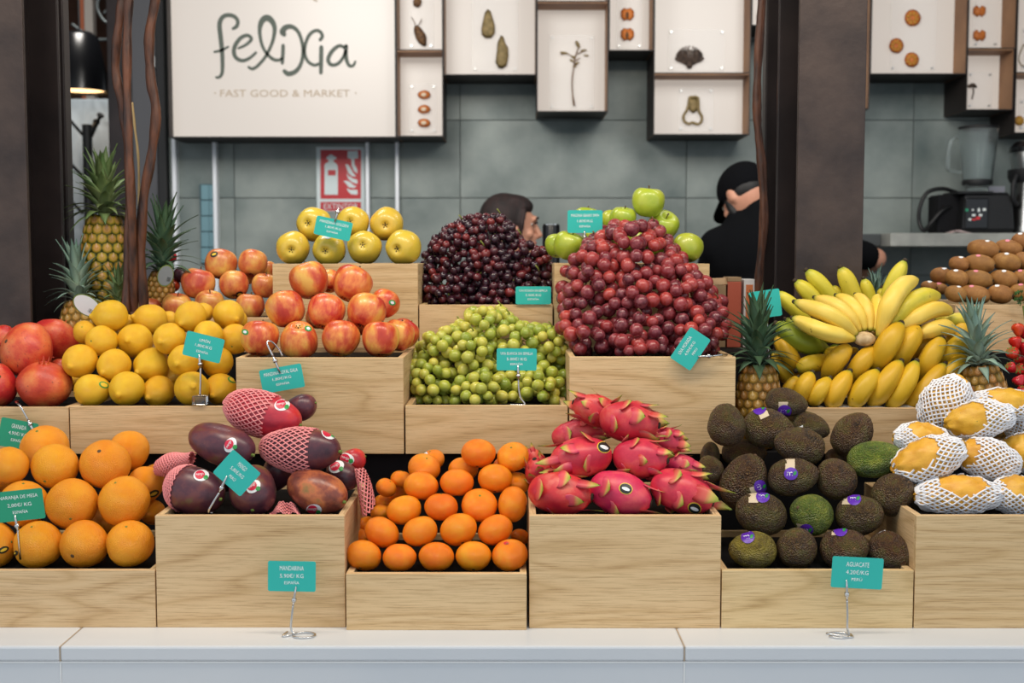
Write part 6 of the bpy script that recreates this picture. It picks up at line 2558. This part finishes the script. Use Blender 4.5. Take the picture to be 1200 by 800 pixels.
n2 = grape_pile('grape_green', [(362, 556), (382, 535), (395, 500), (408, 487), (430, 481), (468, 484)], [(362, 586), (380, 606), (388, 660), (410, 660), (440, 664), (468, 664)], 362, 470, 2.225, 0.13, 7.2, [
    (566, 375, 'bunch of green grapes perched at the top of the heap'),
    (515, 395, 'bunch of green grapes high beside the red apple crate'),
    (500, 445, 'bunch of green grapes low beside the red apple crate'),
    (552, 410, 'bunch of green grapes in the middle of the heap'),
    (608, 390, 'bunch of yellowish green grapes above the price card'),
    (648, 400, 'bunch of yellowish green grapes high beside the red grape crate'),
    (560, 455, 'bunch of green grapes at the front edge, clear of the price card'),
    (640, 450, 'bunch of green grapes low beside the red grape crate')], 0.045, 1.10, 'stalk_green', 'grapes', GG, 8, tol=0.9, rb=30)
GD = 'dark grapes in the low crate'
n3 = grape_pile('grape_dark', [(252, 556), (268, 524), (285, 505), (305, 496), (330, 496), (354, 497)], [(252, 586), (262, 596), (275, 606), (285, 618), (292, 636), (305, 644), (330, 645), (354, 645)], 254, 354, 2.525, 0.12, 5.6, [
    (575, 268, 'bunch of small dark grapes at the peak with a green stalk'),
    (525, 292, 'bunch of small dark grapes high beside the yellow apples'),
    (517, 335, 'bunch of small dark grapes low beside the yellow apple crate'),
    (570, 315, 'bunch of small dark grapes in the centre of the heap'),
    (625, 300, 'bunch of small dark grapes high beside the tumbler'),
    (590, 345, 'bunch of small dark grapes at the front, over the crate edge'),
    (632, 335, 'bunch of small dark grapes low beside the red grapes')], 0.045, 1.22, 'stalk_green', 'grapes', GD, 13, tol=0.9, rb=34)

# ================================================================== BANANAS
def banana(root, pts, w, mat_, seed=0, stem=0.32, tip_at_end=True):
    """pts: (x, y, Y) from the stem end to the blossom end; w: half width px (of the 4x crop)"""
    rr = random.Random(seed)
    q = spline([P(900 + x / 4, 300 + y / 4, Y) for x, y, Y in pts], 7 if len(pts) > 2 else 12)
    n = len(q) - 1
    k = K(1000, 400, pts[0][2])
    R = w / 4 * k * 0.97
    rad = []
    for i in range(n + 1):
        t_ = i / n
        a = stem + (1 - stem) * min(1, (t_ / 0.30)) ** 1.1 if stem < 1 else 1
        if t_ > 0.62:
            a = min(a, 1 - 0.70 * ((t_ - 0.62) / 0.38) ** 1.8)
        rad.append(R * a)
    seg = 15
    vs, fs = [], []
    prev = None
    for i in range(n + 1):
        t = (q[min(i + 1, n)] - q[max(i - 1, 0)]).normalized()
        if prev is None:
            u = t.cross(Vector((0, 1, 0.2))).normalized()
        else:
            u = (prev - t * prev.dot(t)).normalized()
        prev = u
        wv = t.cross(u)
        for j in range(seg):
            a = 2 * math.pi * j / seg
            cc_ = abs(((a * 5 + seed) / (2 * math.pi)) % 1.0 - 0.5) * 2
            m_ = 0.93 + 0.15 * cc_ ** 1.6
            vs.append(q[i] + (u * math.cos(a) + wv * math.sin(a)) * rad[i] * m_)
    for i in range(n):
        for j in range(seg):
            a, b = i * seg + j, i * seg + (j + 1) % seg
            fs.append((a, b, b + seg, a + seg))
    fs.append(tuple(reversed(range(seg))))
    fs.append(tuple(range(n * seg, (n + 1) * seg)))
    mb = MB()
    mb.add(vs, fs)
    o = mb.build('banana', MATS[mat_], root, smooth=True)
    at = o.data.attributes.new('along', 'FLOAT', 'POINT')
    at.data.foreach_set('value', [i / n for i in range(n + 1) for j in range(seg)])
    d = (q[-1] - q[-2]).normalized()
    mb = MB()
    mb.tube([q[-1] - d * 0.0015, q[-1] + d * 0.003, q[-1] + d * 0.006], [rad[-1] * 1.04, rad[-1] * 0.95, rad[-1] * 0.75], 10)
    mb.build('tip', MATS['banana_tip'], o, smooth=True)
    return o


def hand(label, base, fingers, crown=None):
    x, y, Y = base
    root = empty('banana_hand', P(900 + x / 4, 300 + y / 4, Y), label, 'bananas', 'banana hands in the low crate')
    for i, (pts, w, mt) in enumerate(fingers):
        banana(root, pts, w, mt, i * 3 + int(x))
    if crown:
        cx, cy, cY, rx, ry = crown
        mb = MB()
        c = P(900 + cx / 4, 300 + cy / 4, cY)
        k = K(1000, 400, cY)
        mb.ball(c, (rx / 4 * k, 0.016, ry / 4 * k), 16, 10)
        mb.v = [tuple(Vector(v) * 1.0 + Vector((0, 0, 0.0012 * noise.noise(Vector(v) * 300)))) for v in mb.v]
        mb.build('crown', MATS['banana_crown'], root, smooth=True)
    return root


BP, BG_, BL, BGR = 'banana_pale', 'banana_gold', 'banana_lime', 'banana_green'
hand('big pale banana hand fanned out around its cut crown', (450, 420, 2.28), [
    ([(405, 388, 2.268), (260, 352, 2.245), (118, 292, 2.30)], 40, BP),
    ([(415, 365, 2.27), (290, 275, 2.26), (128, 215, 2.315)], 42, BP),
    ([(432, 355, 2.28), (340, 250, 2.285), (222, 195, 2.34)], 38, BP),
    ([(455, 350, 2.285), (405, 245, 2.30), (322, 185, 2.35)], 36, BP),
    ([(482, 350, 2.285), (460, 240, 2.31), (412, 182, 2.36)], 35, BP),
    ([(506, 352, 2.285), (516, 255, 2.31), (512, 185, 2.37)], 34, BP),
    ([(520, 380, 2.275), (565, 240, 2.27), (625, 145, 2.30), (695, 112, 2.35)], 48, BP),
    ([(548, 360, 2.285), (640, 240, 2.295), (735, 188, 2.32), (800, 190, 2.36)], 43, BL),
    ([(600, 345, 2.29), (700, 285, 2.29), (790, 248, 2.31), (858, 262, 2.35)], 42, BP),
    ([(660, 385, 2.30), (760, 348, 2.29), (835, 335, 2.30), (872, 372, 2.33)], 40, BP),
], (452, 388, 2.272, 52, 34))
hand('lime-tipped banana hand standing upright against the steel column', (420, 260, 2.42), [
    ([(200, 330, 2.39), (130, 250, 2.38), (45, 170, 2.38)], 38, BL),
    ([(270, 280, 2.41), (205, 190, 2.40), (130, 118, 2.40)], 38, BL),
    ([(340, 270, 2.42), (260, 150, 2.41), (182, 68, 2.41)], 40, BL),
    ([(400, 260, 2.43), (335, 185, 2.43), (300, 142, 2.43)], 26, BL),
    ([(430, 290, 2.42), (385, 150, 2.415), (340, 55, 2.415)], 42, BL),
    ([(440, 280, 2.44), (430, 200, 2.44), (428, 145, 2.44)], 24, BL),
    ([(500, 280, 2.43), (470, 180, 2.43), (448, 108, 2.43)], 32, BL),
    ([(545, 280, 2.44), (535, 200, 2.44), (532, 150, 2.44)], 26, BL),
    ([(540, 250, 2.42), (585, 130, 2.41), (640, 24, 2.41)], 40, BL),
    ([(780, 300, 2.38), (870, 300, 2.37), (952, 290, 2.37)], 34, BL),
])
hand('golden banana hand with its fingers leaning, middle layer', (560, 560, 2.33), [
    ([(420, 440, 2.33), (320, 450, 2.315), (262, 462, 2.32)], 30, BG_),
    ([(262, 600, 2.31), (318, 490, 2.265), (382, 425, 2.28)], 48, BG_),
    ([(380, 620, 2.30), (430, 510, 2.262), (508, 428, 2.28)], 46, BG_),
    ([(480, 560, 2.30), (555, 425, 2.255), (622, 318, 2.275)], 56, BG_),
    ([(560, 560, 2.31), (648, 420, 2.27), (702, 332, 2.29)], 50, BG_),
    ([(680, 620, 2.30), (760, 480, 2.262), (815, 388, 2.28)], 50, BG_),
    ([(640, 470, 2.34), (720, 420, 2.32), (790, 400, 2.33)], 40, BG_),
    ([(790, 540, 2.30), (880, 430, 2.275), (950, 388, 2.29)], 46, BG_),
    ([(830, 460, 2.33), (890, 370, 2.31), (938, 330, 2.32)], 40, BG_),
    ([(890, 540, 2.32), (965, 440, 2.295), (992, 380, 2.30)], 40, BG_),
    ([(900, 440, 2.35), (950, 390, 2.34), (968, 355, 2.34)], 30, BG_),
    ([(400, 500, 2.33), (470, 560, 2.32), (560, 610, 2.32)], 40, BG_),
])
hand('golden banana hand along the front edge of the crate', (500, 700, 2.25), [
    ([(80, 640, 2.26), (105, 610, 2.25), (138, 570, 2.26)], 32, BG_),
    ([(140, 690, 2.25), (165, 620, 2.232), (205, 548, 2.245)], 42, BG_),
    ([(205, 695, 2.245), (235, 640, 2.23), (288, 575, 2.245)], 44, BG_),
    ([(290, 712, 2.245), (320, 640, 2.228), (382, 542, 2.245)], 46, BG_),
    ([(390, 712, 2.245), (440, 630, 2.226), (512, 538, 2.245)], 50, BG_),
    ([(480, 706, 2.25), (545, 605, 2.228), (622, 495, 2.245)], 49, BG_),
    ([(560, 712, 2.25), (635, 620, 2.23), (695, 495, 2.245)], 48, BG_),
    ([(640, 718, 2.255), (740, 620, 2.235), (828, 508, 2.25)], 46, BG_),
    ([(760, 640, 2.27), (860, 540, 2.25), (930, 465, 2.27)], 44, BG_),
    ([(840, 660, 2.275), (930, 570, 2.255), (965, 510, 2.27)], 40, BG_),
])
hand('greenish banana hand in the shade at the pineapple side', (130, 600, 2.34), [
    ([(280, 440, 2.34), (150, 395, 2.31), (40, 318, 2.33)], 50, BGR),
    ([(330, 400, 2.36), (200, 360, 2.345), (85, 296, 2.36)], 30, BGR),
    ([(150, 570, 2.33), (95, 460, 2.31), (42, 378, 2.33)], 42, BG_),
    ([(120, 610, 2.34), (65, 535, 2.325), (28, 450, 2.34)], 34, BG_),
    ([(330, 500, 2.34), (210, 500, 2.295), (135, 535, 2.29)], 42, BG_),
    ([(380, 470, 2.36), (330, 450, 2.35), (280, 440, 2.35)], 36, BGR),
])
# sheet of tissue under the bananas
mb = MB()
vs, fs = [], []
for i in range(13):
    for j in range(5):
        u, w = i / 12, j / 4
        p = P(962 + 118 * u, 478, 2.21)
        vs.append((p.x, 2.212 + w * 0.03, Z_at(478, 2.185) - 0.009 + 0.010 * w * (0.6 + 0.4 * math.sin(u * 21 + w * 2))))
for i in range(12):
    for j in range(4):
        fs.append((i * 5 + j, (i + 1) * 5 + j, (i + 1) * 5 + j + 1, i * 5 + j + 1))
mb.add(vs, fs)
o = mb.build('tissue_sheet', plain('tissue', (214, 212, 206), 0.8), smooth=True)
o.modifiers.new('t', 'SOLIDIFY').thickness = 0.0008
tag(o, 'thin pale tissue lining the crate below the bananas', 'paper')

# ================================================================== PINEAPPLES
def pineapple(label, x, ybot, ytop, hw, Y, crown_h, leaf, lean=(0, 0), n_leaf=36, eyes=True, eye='pine_eye', zbase=None, spread=1.0, seed=0, wide=1.0):
    """hw: half width px; ytop: where the crown starts; lean: axis tilt (x, y)"""
    rr = random.Random(seed)
    k = K(x, (ybot + ytop) / 2, Y)
    base, top = P(x, ybot, Y), P(x, ytop, Y)
    axis = Vector((lean[0], lean[1], 1)).normalized()
    H = (top - base).length
    root = empty('pineapple', base, label, 'pineapple', 'pineapples among the crates')
    Rm = hw * k
    qa = axis.to_track_quat('Z', 'Y')
    Ra = qa.to_matrix()

    def prof(t_):
        return Rm * min(1, math.sin(math.pi * min(1, max(0, 0.10 + 0.80 * t_))) ** 0.45)
    mb = MB()
    mb.lathe([(0, 0)] + [(prof(i / 12) * 0.93, H * i / 12) for i in range(13)] + [(0, H)], 20, M=Ra.to_4x4())
    body = link('body', mb.mesh('body', MATS['pine_core'], True), None, root)
    if eyes:
        es = Rm * 0.238
        rows = max(4, int(H / (es * 1.42)))
        per = 14
        for r in range(rows):
            t_ = (r + 0.5) / rows
            for j in range(per):
                a = 2 * math.pi * (j + 0.5 * (r % 2)) / per
                rad = prof(t_)
                dr = (prof(min(1, t_ + 0.02)) - prof(max(0, t_ - 0.02))) / (0.04 * H)
                nor = Vector((math.cos(a), math.sin(a), -dr)).normalized()
                p = Vector((rad * 0.95 * math.cos(a), rad * 0.95 * math.sin(a), H * t_))
                up = Vector((0, 0, 1))
                xa = up.cross(nor).normalized()
                ya = nor.cross(xa)
                Rl = Matrix((xa, ya, nor)).transposed()
                ez = es * rr.uniform(0.92, 1.05)
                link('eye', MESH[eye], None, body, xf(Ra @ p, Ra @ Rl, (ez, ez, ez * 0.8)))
    ch = crown_h * k
    for i in range(n_leaf):
        t_ = i / (n_leaf - 1)
        a = i * 2.399963 + rr.uniform(-0.2, 0.2)
        el = math.radians((74 - 68 * t_ ** 0.7) * spread + rr.uniform(-6, 6))
        L = ch * (0.36 + 0.34 * t_) * rr.uniform(0.85, 1.12)
        rad_d = Vector((math.cos(a), math.sin(a), 0))
        d = (rad_d * math.sin(el) + Vector((0, 0, 1)) * math.cos(el)).normalized()
        xax = (rad_d * math.cos(el) - Vector((0, 0, 1)) * math.sin(el)).normalized()
        yax = d.cross(xax)
        Rl = Matrix((xax, yax, d)).transposed()
        pos = Vector((0, 0, H * 0.985)) + rad_d * Rm * 0.30 * (1 - t_) * wide + Vector((0, 0, ch * 0.36 * t_))
        v = 2 if t_ < 0.35 else (1 if t_ < 0.75 else 0)
        link('leaf', MESH['%s_%d' % (leaf, v)], None, root, xf(Ra @ pos, Ra @ Rl, (L, ch * 0.62 * rr.uniform(0.85, 1.2) * wide, L)))
    return root


pineapple('tall golden pineapple behind the vine stems, beside the slim post', 124, 403, 253, 30, 2.66, 84, 'pine_leaf', (0.01, 0), 60, True, 'pine_eye_gold', spread=1.05, seed=1, wide=1.15)
pineapple('pineapple crown splaying sideways in front of the tall pineapple', 98, 410, 352, 24, 2.53, 78, 'pine_leaf_blue', (-0.10, 0.1), 46, True, spread=0.95, seed=2)
pineapple('small pineapple crown between the oval label and the vine stems', 137, 410, 356, 16, 2.53, 54, 'pine_leaf', (0.05, 0), 30, True, spread=1.05, seed=3)
pineapple('pineapple half hidden behind the bowed vine stem, with a clear tag', 186, 371, 318, 17, 2.58, 90, 'pine_leaf_dark', (0.08, 0), 50, True, spread=0.95, seed=4)
pineapple('pineapple between the red grapes and the bananas', 889, 524, 427, 27, 2.245, 92, 'pine_leaf_dark', (-0.02, 0.0), 64, True, spread=0.95, seed=5)
pineapple('pineapple standing between the bananas and the strawberries', 1164, 529, 427, 28, 2.213, 84, 'pine_leaf_blue', (-0.16, 0.05), 52, True, spread=1.0, seed=6)

pineapple('pineapple whose leaf tips show behind the bananas', 1030, 409, 366, 18, 2.57, 56, 'pine_leaf_blue', (-0.05, 0), 36, True, spread=0.7, seed=7)


def oval_tag(x, y, a, b, ang, Y, label, mt):
    root = empty('oval_label', P(x, y, Y), label, 'label', 'oval labels on the pineapples')
    c = P(x, y, Y)
    k = K(x, y, Y)
    an = math.radians(ang)
    ux = Vector((math.cos(an), 0.25, math.sin(an))).normalized()
    uz = Vector((-math.sin(an), 0.0, math.cos(an)))
    uz = (uz - ux * uz.dot(ux)).normalized()
    mb = MB()
    mb.prism([(a * k * math.cos(t), b * k * math.sin(t)) for t in [2 * math.pi * i / 28 for i in range(28)]], -0.0005, 0.0005, c, ux, uz)
    mb.build('card', MATS['stem_green'], root)
    mb = MB()
    mb.prism([(0.93 * a * k * math.cos(t), 0.90 * b * k * math.sin(t)) for t in [2 * math.pi * i / 28 for i in range(28)]], 0.0006, 0.001, c, ux, uz)
    mb.build('face', MATS[mt], root)
    for i in range(7):                     # bars of the barcode
        x0 = (0.25 + i * 0.07) * a * k
        mb = MB()
        mb.prism([(x0, -0.45 * b * k), (x0 + (0.02 + 0.02 * (i % 2)) * a * k, -0.45 * b * k), (x0 + (0.02 + 0.02 * (i % 2)) * a * k, -0.05 * b * k), (x0, -0.05 * b * k)], 0.0011, 0.0013, c, ux, uz)
        mb.build('bar', MATS['black'], root)
    return root


plain('tag_grey', (122, 126, 128), 0.3)
oval_tag(102, 358, 17.5, 11.5, -38, 2.44, 'white oval label with a bar code leaning above the lemons', 'white_paint')
oval_tag(194, 323, 9, 13, -15, 2.50, 'grey oval tag hanging on the half-hidden pineapple', 'tag_grey')

# red fruit glimpsed behind the half-hidden pineapple
for x, y, r, mt, lab in ((199, 301, 8, 'strawberry_skin', 'bright red round fruit behind the half-hidden pineapple'), (212, 322, 9, 'mango_skin', 'dark purple round fruit beside the blushed apples'), (203, 334, 8, 'strawberry_skin', 'red round fruit below the grey oval tag')):
    mb = MB()
    c = P(x, y, 2.68)
    mb.ball(c, r * K(x, y, 2.68), 20, 12)
    o = mb.build('plum', MATS[mt], smooth=True)
    tag(o, lab, 'fruit')

# ================================================================== STRAWBERRIES, herb, cartons
crate(1181, 1376, 474, 2.265, 0.188, R2, 'oak crate holding the strawberries')
pst = Pile()
SB = [(1193, 386, 7.5), (1204, 392, 8), (1190, 401, 7.5), (1201, 408, 8), (1187, 414, 7.5), (1196, 420, 8), (1208, 424, 8), (1185, 431, 6.5), (1197, 433, 7.5), (1207, 442, 8), (1194, 446, 7), (1199, 460, 8), (1210, 462, 8), (1211, 405, 8)]
SB += [(1222 + 16 * i + (j % 2) * 8, 462 - 14 * j, 8) for j in range(4) for i in range(6 - j)]
for i, (x, y, r) in enumerate(SB):
    c, k, _ = pst.place(x, y, 2.30 + (470 - y) * 0.0012, lambda k_: [(Vector((0, 0, 0)), r * k_)])
    d = rdir(RNG, (-.5, -.2, .5), 0.7)
    o = fruit('strawberry', 'strawberry', c, orient(d, RNG.uniform(0, 6)), r * k, 'ripe red strawberry heaped in the crate beside the pineapple', 'strawberry', 'strawberries beside the pineapple')
    part(o, 'straw_sepals', 'sepals')
herb = empty('herb_sprig', P(1197, 356, 2.47), 'sprig of green parsley in front of the kiwi crate', 'herb')
rr = random.Random(4)
for i in range(16):
    c = P(1197 + rr.uniform(-7, 8), 350 + rr.uniform(-8, 8), 2.465 + rr.uniform(-0.012, 0.01)) - herb.location
    mb = MB()
    for a in (-0.9, 0, 0.9):
        mb.add([(0, 0, 0), (0.004 * math.sin(a - .5), -0.002, 0.005 * math.cos(a - .5)), (0.008 * math.sin(a), -0.001, 0.010 * math.cos(a)), (0.004 * math.sin(a + .5), -0.002, 0.005 * math.cos(a + .5))], [(0, 1, 2, 3)])
    link('leaf', mb.mesh('leaf', MATS['leaf_herb']), None, herb, xf(c, rot(rr.uniform(-60, 60), rr.uniform(-40, 40), rr.uniform(-90, 90)), 1.0))
mb = MB()
mb.tube([P(1199, 358, 2.468), P(1202, 380, 2.465), P(1206, 420, 2.46), P(1206, 470, 2.458)], 0.002, 6)
mb.build('stalk', MATS['stem_green'], herb)

plain('cardboard', (150, 124, 94), 0.85)
plain('carton_red', (176, 84, 62), 0.6)
plain('carton_white', (206, 204, 204), 0.6)
plain('carton_orange', (198, 112, 66), 0.6)
Yb = 2.62
r = empty('cardboard_box', P(841, 405, Yb), 'open brown cardboard box behind the red grapes', 'box')
a, b = P(829, 405, Yb), P(851, 334, Yb)
MB().box((a.x, Yb, R3), (b.x, Yb + 0.09, b.z), 0.001).build('body', MATS['cardboard'], r)
mb = MB()
p = [P(830, 334, Yb), P(853, 333, Yb), P(855, 325, Yb + 0.03), P(831, 326, Yb + 0.03)]
mb.add(p + [q + Vector((0, 0.003, 0)) for q in p], [(0, 1, 2, 3), (7, 6, 5, 4), (0, 4, 5, 1), (1, 5, 6, 2), (2, 6, 7, 3), (3, 7, 4, 0)])
mb.build('flap', MATS['cardboard'], r)
r = empty('carton', P(860, 405, Yb), 'tall rust-red carton behind the pineapple crown', 'carton')
a, b = P(852, 405, Yb), P(869, 330, Yb)
MB().box((a.x, Yb, R3), (b.x, Yb + 0.06, b.z), 0.001).build('body', MATS['carton_red'], r)
MB().box((a.x, Yb, b.z + 0.0002), (b.x, Yb + 0.06, b.z + 0.010), 0.001).build('lid', MATS['cardboard'], r)
r = empty('carton', P(877, 405, Yb), 'white carton with orange edges behind the pineapple crown', 'carton')
a, b = P(871, 405, Yb), P(884.5, 327, Yb)
MB().box((a.x, Yb, R3), (b.x, Yb + 0.05, b.z), 0.001).build('body', MATS['carton_white'], r)
MB().box((a.x + 0.004, Yb - 0.0012, R3 + 0.03), (b.x - 0.004, Yb - 0.0001, b.z - 0.012)).build('printed_panel', MATS['carton_orange'], r)

# ================================================================== PRICE CARDS
def rr_outline(w, h, r, n=4):
    out = []
    for cx, cy, a0 in ((w / 2 - r, h / 2 - r, 0), (-w / 2 + r, h / 2 - r, 90), (-w / 2 + r, -h / 2 + r, 180), (w / 2 - r, -h / 2 + r, 270)):
        for i in range(n + 1):
            a = math.radians(a0 + 90 * i / n)
            out.append((cx + r * math.cos(a), cy + r * math.sin(a)))
    return out


def price_card(key, cx, cy, w, h, roll, Y, label, mt='teal_card', clip=None, wire=None, yaw=0, back=0.0, text_scale=1.0, base=None):
    c = P(cx, cy, Y)
    k = K(cx, cy, Y)
    root = empty('price_card', c, label, 'price card', 'teal price cards')
    a = math.radians(roll)
    ya = math.radians(yaw)
    ux = Vector((math.cos(a) * math.cos(ya), math.sin(ya), math.sin(a))).normalized()
    uz = Vector((-math.sin(a), math.sin(math.radians(back)), math.cos(a)))
    uz = (uz - ux * uz.dot(ux)).normalized()
    mb = MB()
    mb.prism(rr_outline(w * k, h * k, 2.2 * k), -0.0004, 0.0004, c, ux, uz)
    card = mb.build('card', MATS[mt], root)
    if key:
        lines = CARD_TEXT[key]
        for i, (s, off, wf, hf) in enumerate(zip(lines, (0.27, 0.02, -0.20), (0.056, 0.055, 0.052), (0.15, 0.14, 0.12))):
            mb = MB()
            wd = min(0.80, wf * len(s)) * w * k * text_scale
            put_text(mb, s, c + uz * (off * h * k), ux, uz, wd, hf * h * k * (0.85 if len(s) > 18 else 1), 0.0007)
            t_ = mb.build('printed_line', MATS['print_white'], card)
            t_['kind'] = 'stuff'
    if clip:
        (x0, y0, dy0), (x1, y1, dy1) = clip
        p, q = P(x0, y0, Y + dy0), P(x1, y1, Y + dy1)
        mb = MB()
        mb.tube([p, p.lerp(q, 0.35), p.lerp(q, 0.75), q], [1.3 * k, 2.2 * k, 2.6 * k, 1.7 * k], 8, flat=0.7)
        mb.tube([p.lerp(q, 0.62), p.lerp(q, 0.80)], 2.9 * k, 8)
        mb.build('clip', MATS['chrome'], root, smooth=True)
    if wire:
        mb = MB()
        mb.tube(spline([P(x, y, Y + dy) for x, y, dy in wire], 6), 0.0018, 8)
        mb.build('wire_stand', MATS['chrome'], root, smooth=True)
    return root


def ring_base(root, x, y, r_px, z, Y, tail):
    """open wire loop lying on the surface"""
    pts = []
    c = Vector((X_at(x, Y), Y, z + 0.0015))
    k = K(x, y, Y)
    for i in range(15):
        a = math.radians(200 + i * 310 / 14)
        pts.append(c + Vector((r_px * k * math.cos(a), r_px * k * math.sin(a) * 0.8, 0)))
    for tx, ty in tail:
        pts.append(c + Vector((tx * k, ty * k, 0)))
    mb = MB()
    mb.tube(spline(pts, 4), 0.0018, 8)
    mb.build('base_loop', MATS['chrome'], root, smooth=True)


YC1 = 1.857
pcm = price_card('mandarina', 342, 675, 56, 36, -1, YC1, 'teal price card for mandarins standing on the marble ledge', clip=((347, 687, -.002), (343.5, 709, 0)), wire=((343.5, 709, 0), (342, 722, 0), (341, 736, 0.001), (345, 742.5, -.002)))
ring_base(pcm, 352, 742, 13, CTOP, YC1 - 0.003, [(-16, 0), (-24, -4), (-22, 12)])
pcm = price_card('aguacate', 1004.5, 671, 60, 37, -3, YC1, 'teal price card for avocados standing on the marble ledge', clip=((992, 679, -.002), (992.5, 703, 0)), wire=((992.5, 703, 0), (993, 720, 0), (993, 735, 0), (995, 743, 0)))
ring_base(pcm, 990, 743, 13, CTOP, YC1 - 0.003, [(12, -8), (15, 4)])
price_card('naranja', 23, 592, 57, 36, 6, 1.895, 'green-teal price card stuck between the oranges', 'green_card', clip=((17.5, 603, -.002), (21, 621, 0.0)), wire=((21, 621, 0.0), (22, 634, 0.012), (24, 655, 0.03)))
price_card('granada', 21, 509, 44, 34, -11, 2.165, 'dark green price card hanging on the pomegranate crate', 'green_card', clip=((42, 509, -.002), (33, 492, 0.0)), wire=((33, 492, 0.0), (24, 476, 0.0), (18.5, 471, 0.02), (21, 470, 0.045)))
price_card('limon', 238.5, 406.5, 45, 29, -14, 2.188, 'teal price card on a clear cube in front of the lemons', clip=((233.5, 415, -.002), (235, 431, 0)), wire=((235, 431, 0), (235, 448, 0), (234.5, 463, 0)))
m = new_mat('clear_cube', 0.03)
NT(m).b.inputs['Transmission Weight'].default_value = 1.0
k = K(234, 467, 2.19)
a = P(234.3, 474.8, 2.19)
cb = MB().box((a.x - 8 * k, 2.19 - 0.009, a.z + 0.0008), (a.x + 8 * k, 2.19 + 0.012, a.z + 0.0008 + 11 * k), 0.0015).build('base_cube', m, bpy.data.objects['price_card.004'] if 'price_card.004' in bpy.data.objects else None)
price_card('gala', 330.5, 443.5, 50, 28, 10, 2.165, 'teal price card tilted over the front of the red apple crate', clip=((328.5, 437, -.002), (320, 417, 0)), wire=((320, 417, 0), (313, 402, 0.005), (318, 400, 0.012), (326, 408, 0.02), (331, 417, 0.022)))
price_card('mango', 277.5, 554, 43, 37, -42, 1.905, 'teal price card turned on its corner before the mangoes', clip=((266, 557.5, -.002), (257, 577, 0)), wire=((257, 577, 0), (249, 590, 0), (244.5, 599, 0.004), (249, 601, 0.01)))
price_card('golden', 390.5, 267.5, 43, 22, -12, 2.50, 'teal price card tilted before the yellow apples', clip=((392.5, 260, -.002), (397, 244, 0)))
price_card('rosada', 625, 346, 41.5, 21, 0, 2.486, 'teal price card upright on the rim of the dark grape crate')
price_card('blanca', 605.5, 421, 47, 26, -0.5, 2.20, 'teal price card amid the green grapes', clip=((607, 428, -.002), (607.5, 445, 0)), wire=((607.5, 445, 0), (608, 456, 0), (610, 466, 0), (615, 473.5, 0), (608, 474.5, -.004), (598, 474, 0.0)))
price_card('granny', 685.5, 259.5, 41, 26.5, 0, 2.52, 'teal price card upright before the green apples', clip=((685, 270, -.002), (685.5, 280, 0)), wire=((685.5, 280, 0), (686, 296, 0.006), (687, 308, 0.01)))
price_card('morada', 809, 408.5, 43.5, 28.5, 56.5, 2.172, 'teal price card standing on its corner on the red grape crate', clip=((818, 417.5, -.002), (836, 417, 0)), wire=((836, 417, 0), (846, 415.5, 0.01), (852, 415.5, 0.03)))
price_card(None, 897, 356, 36, 32, 8, 2.33, 'blank teal price card behind the pineapple beside the bananas', wire=((899, 372, 0), (900, 400, 0), (902, 440, 0), (902, 500, 0.02)))
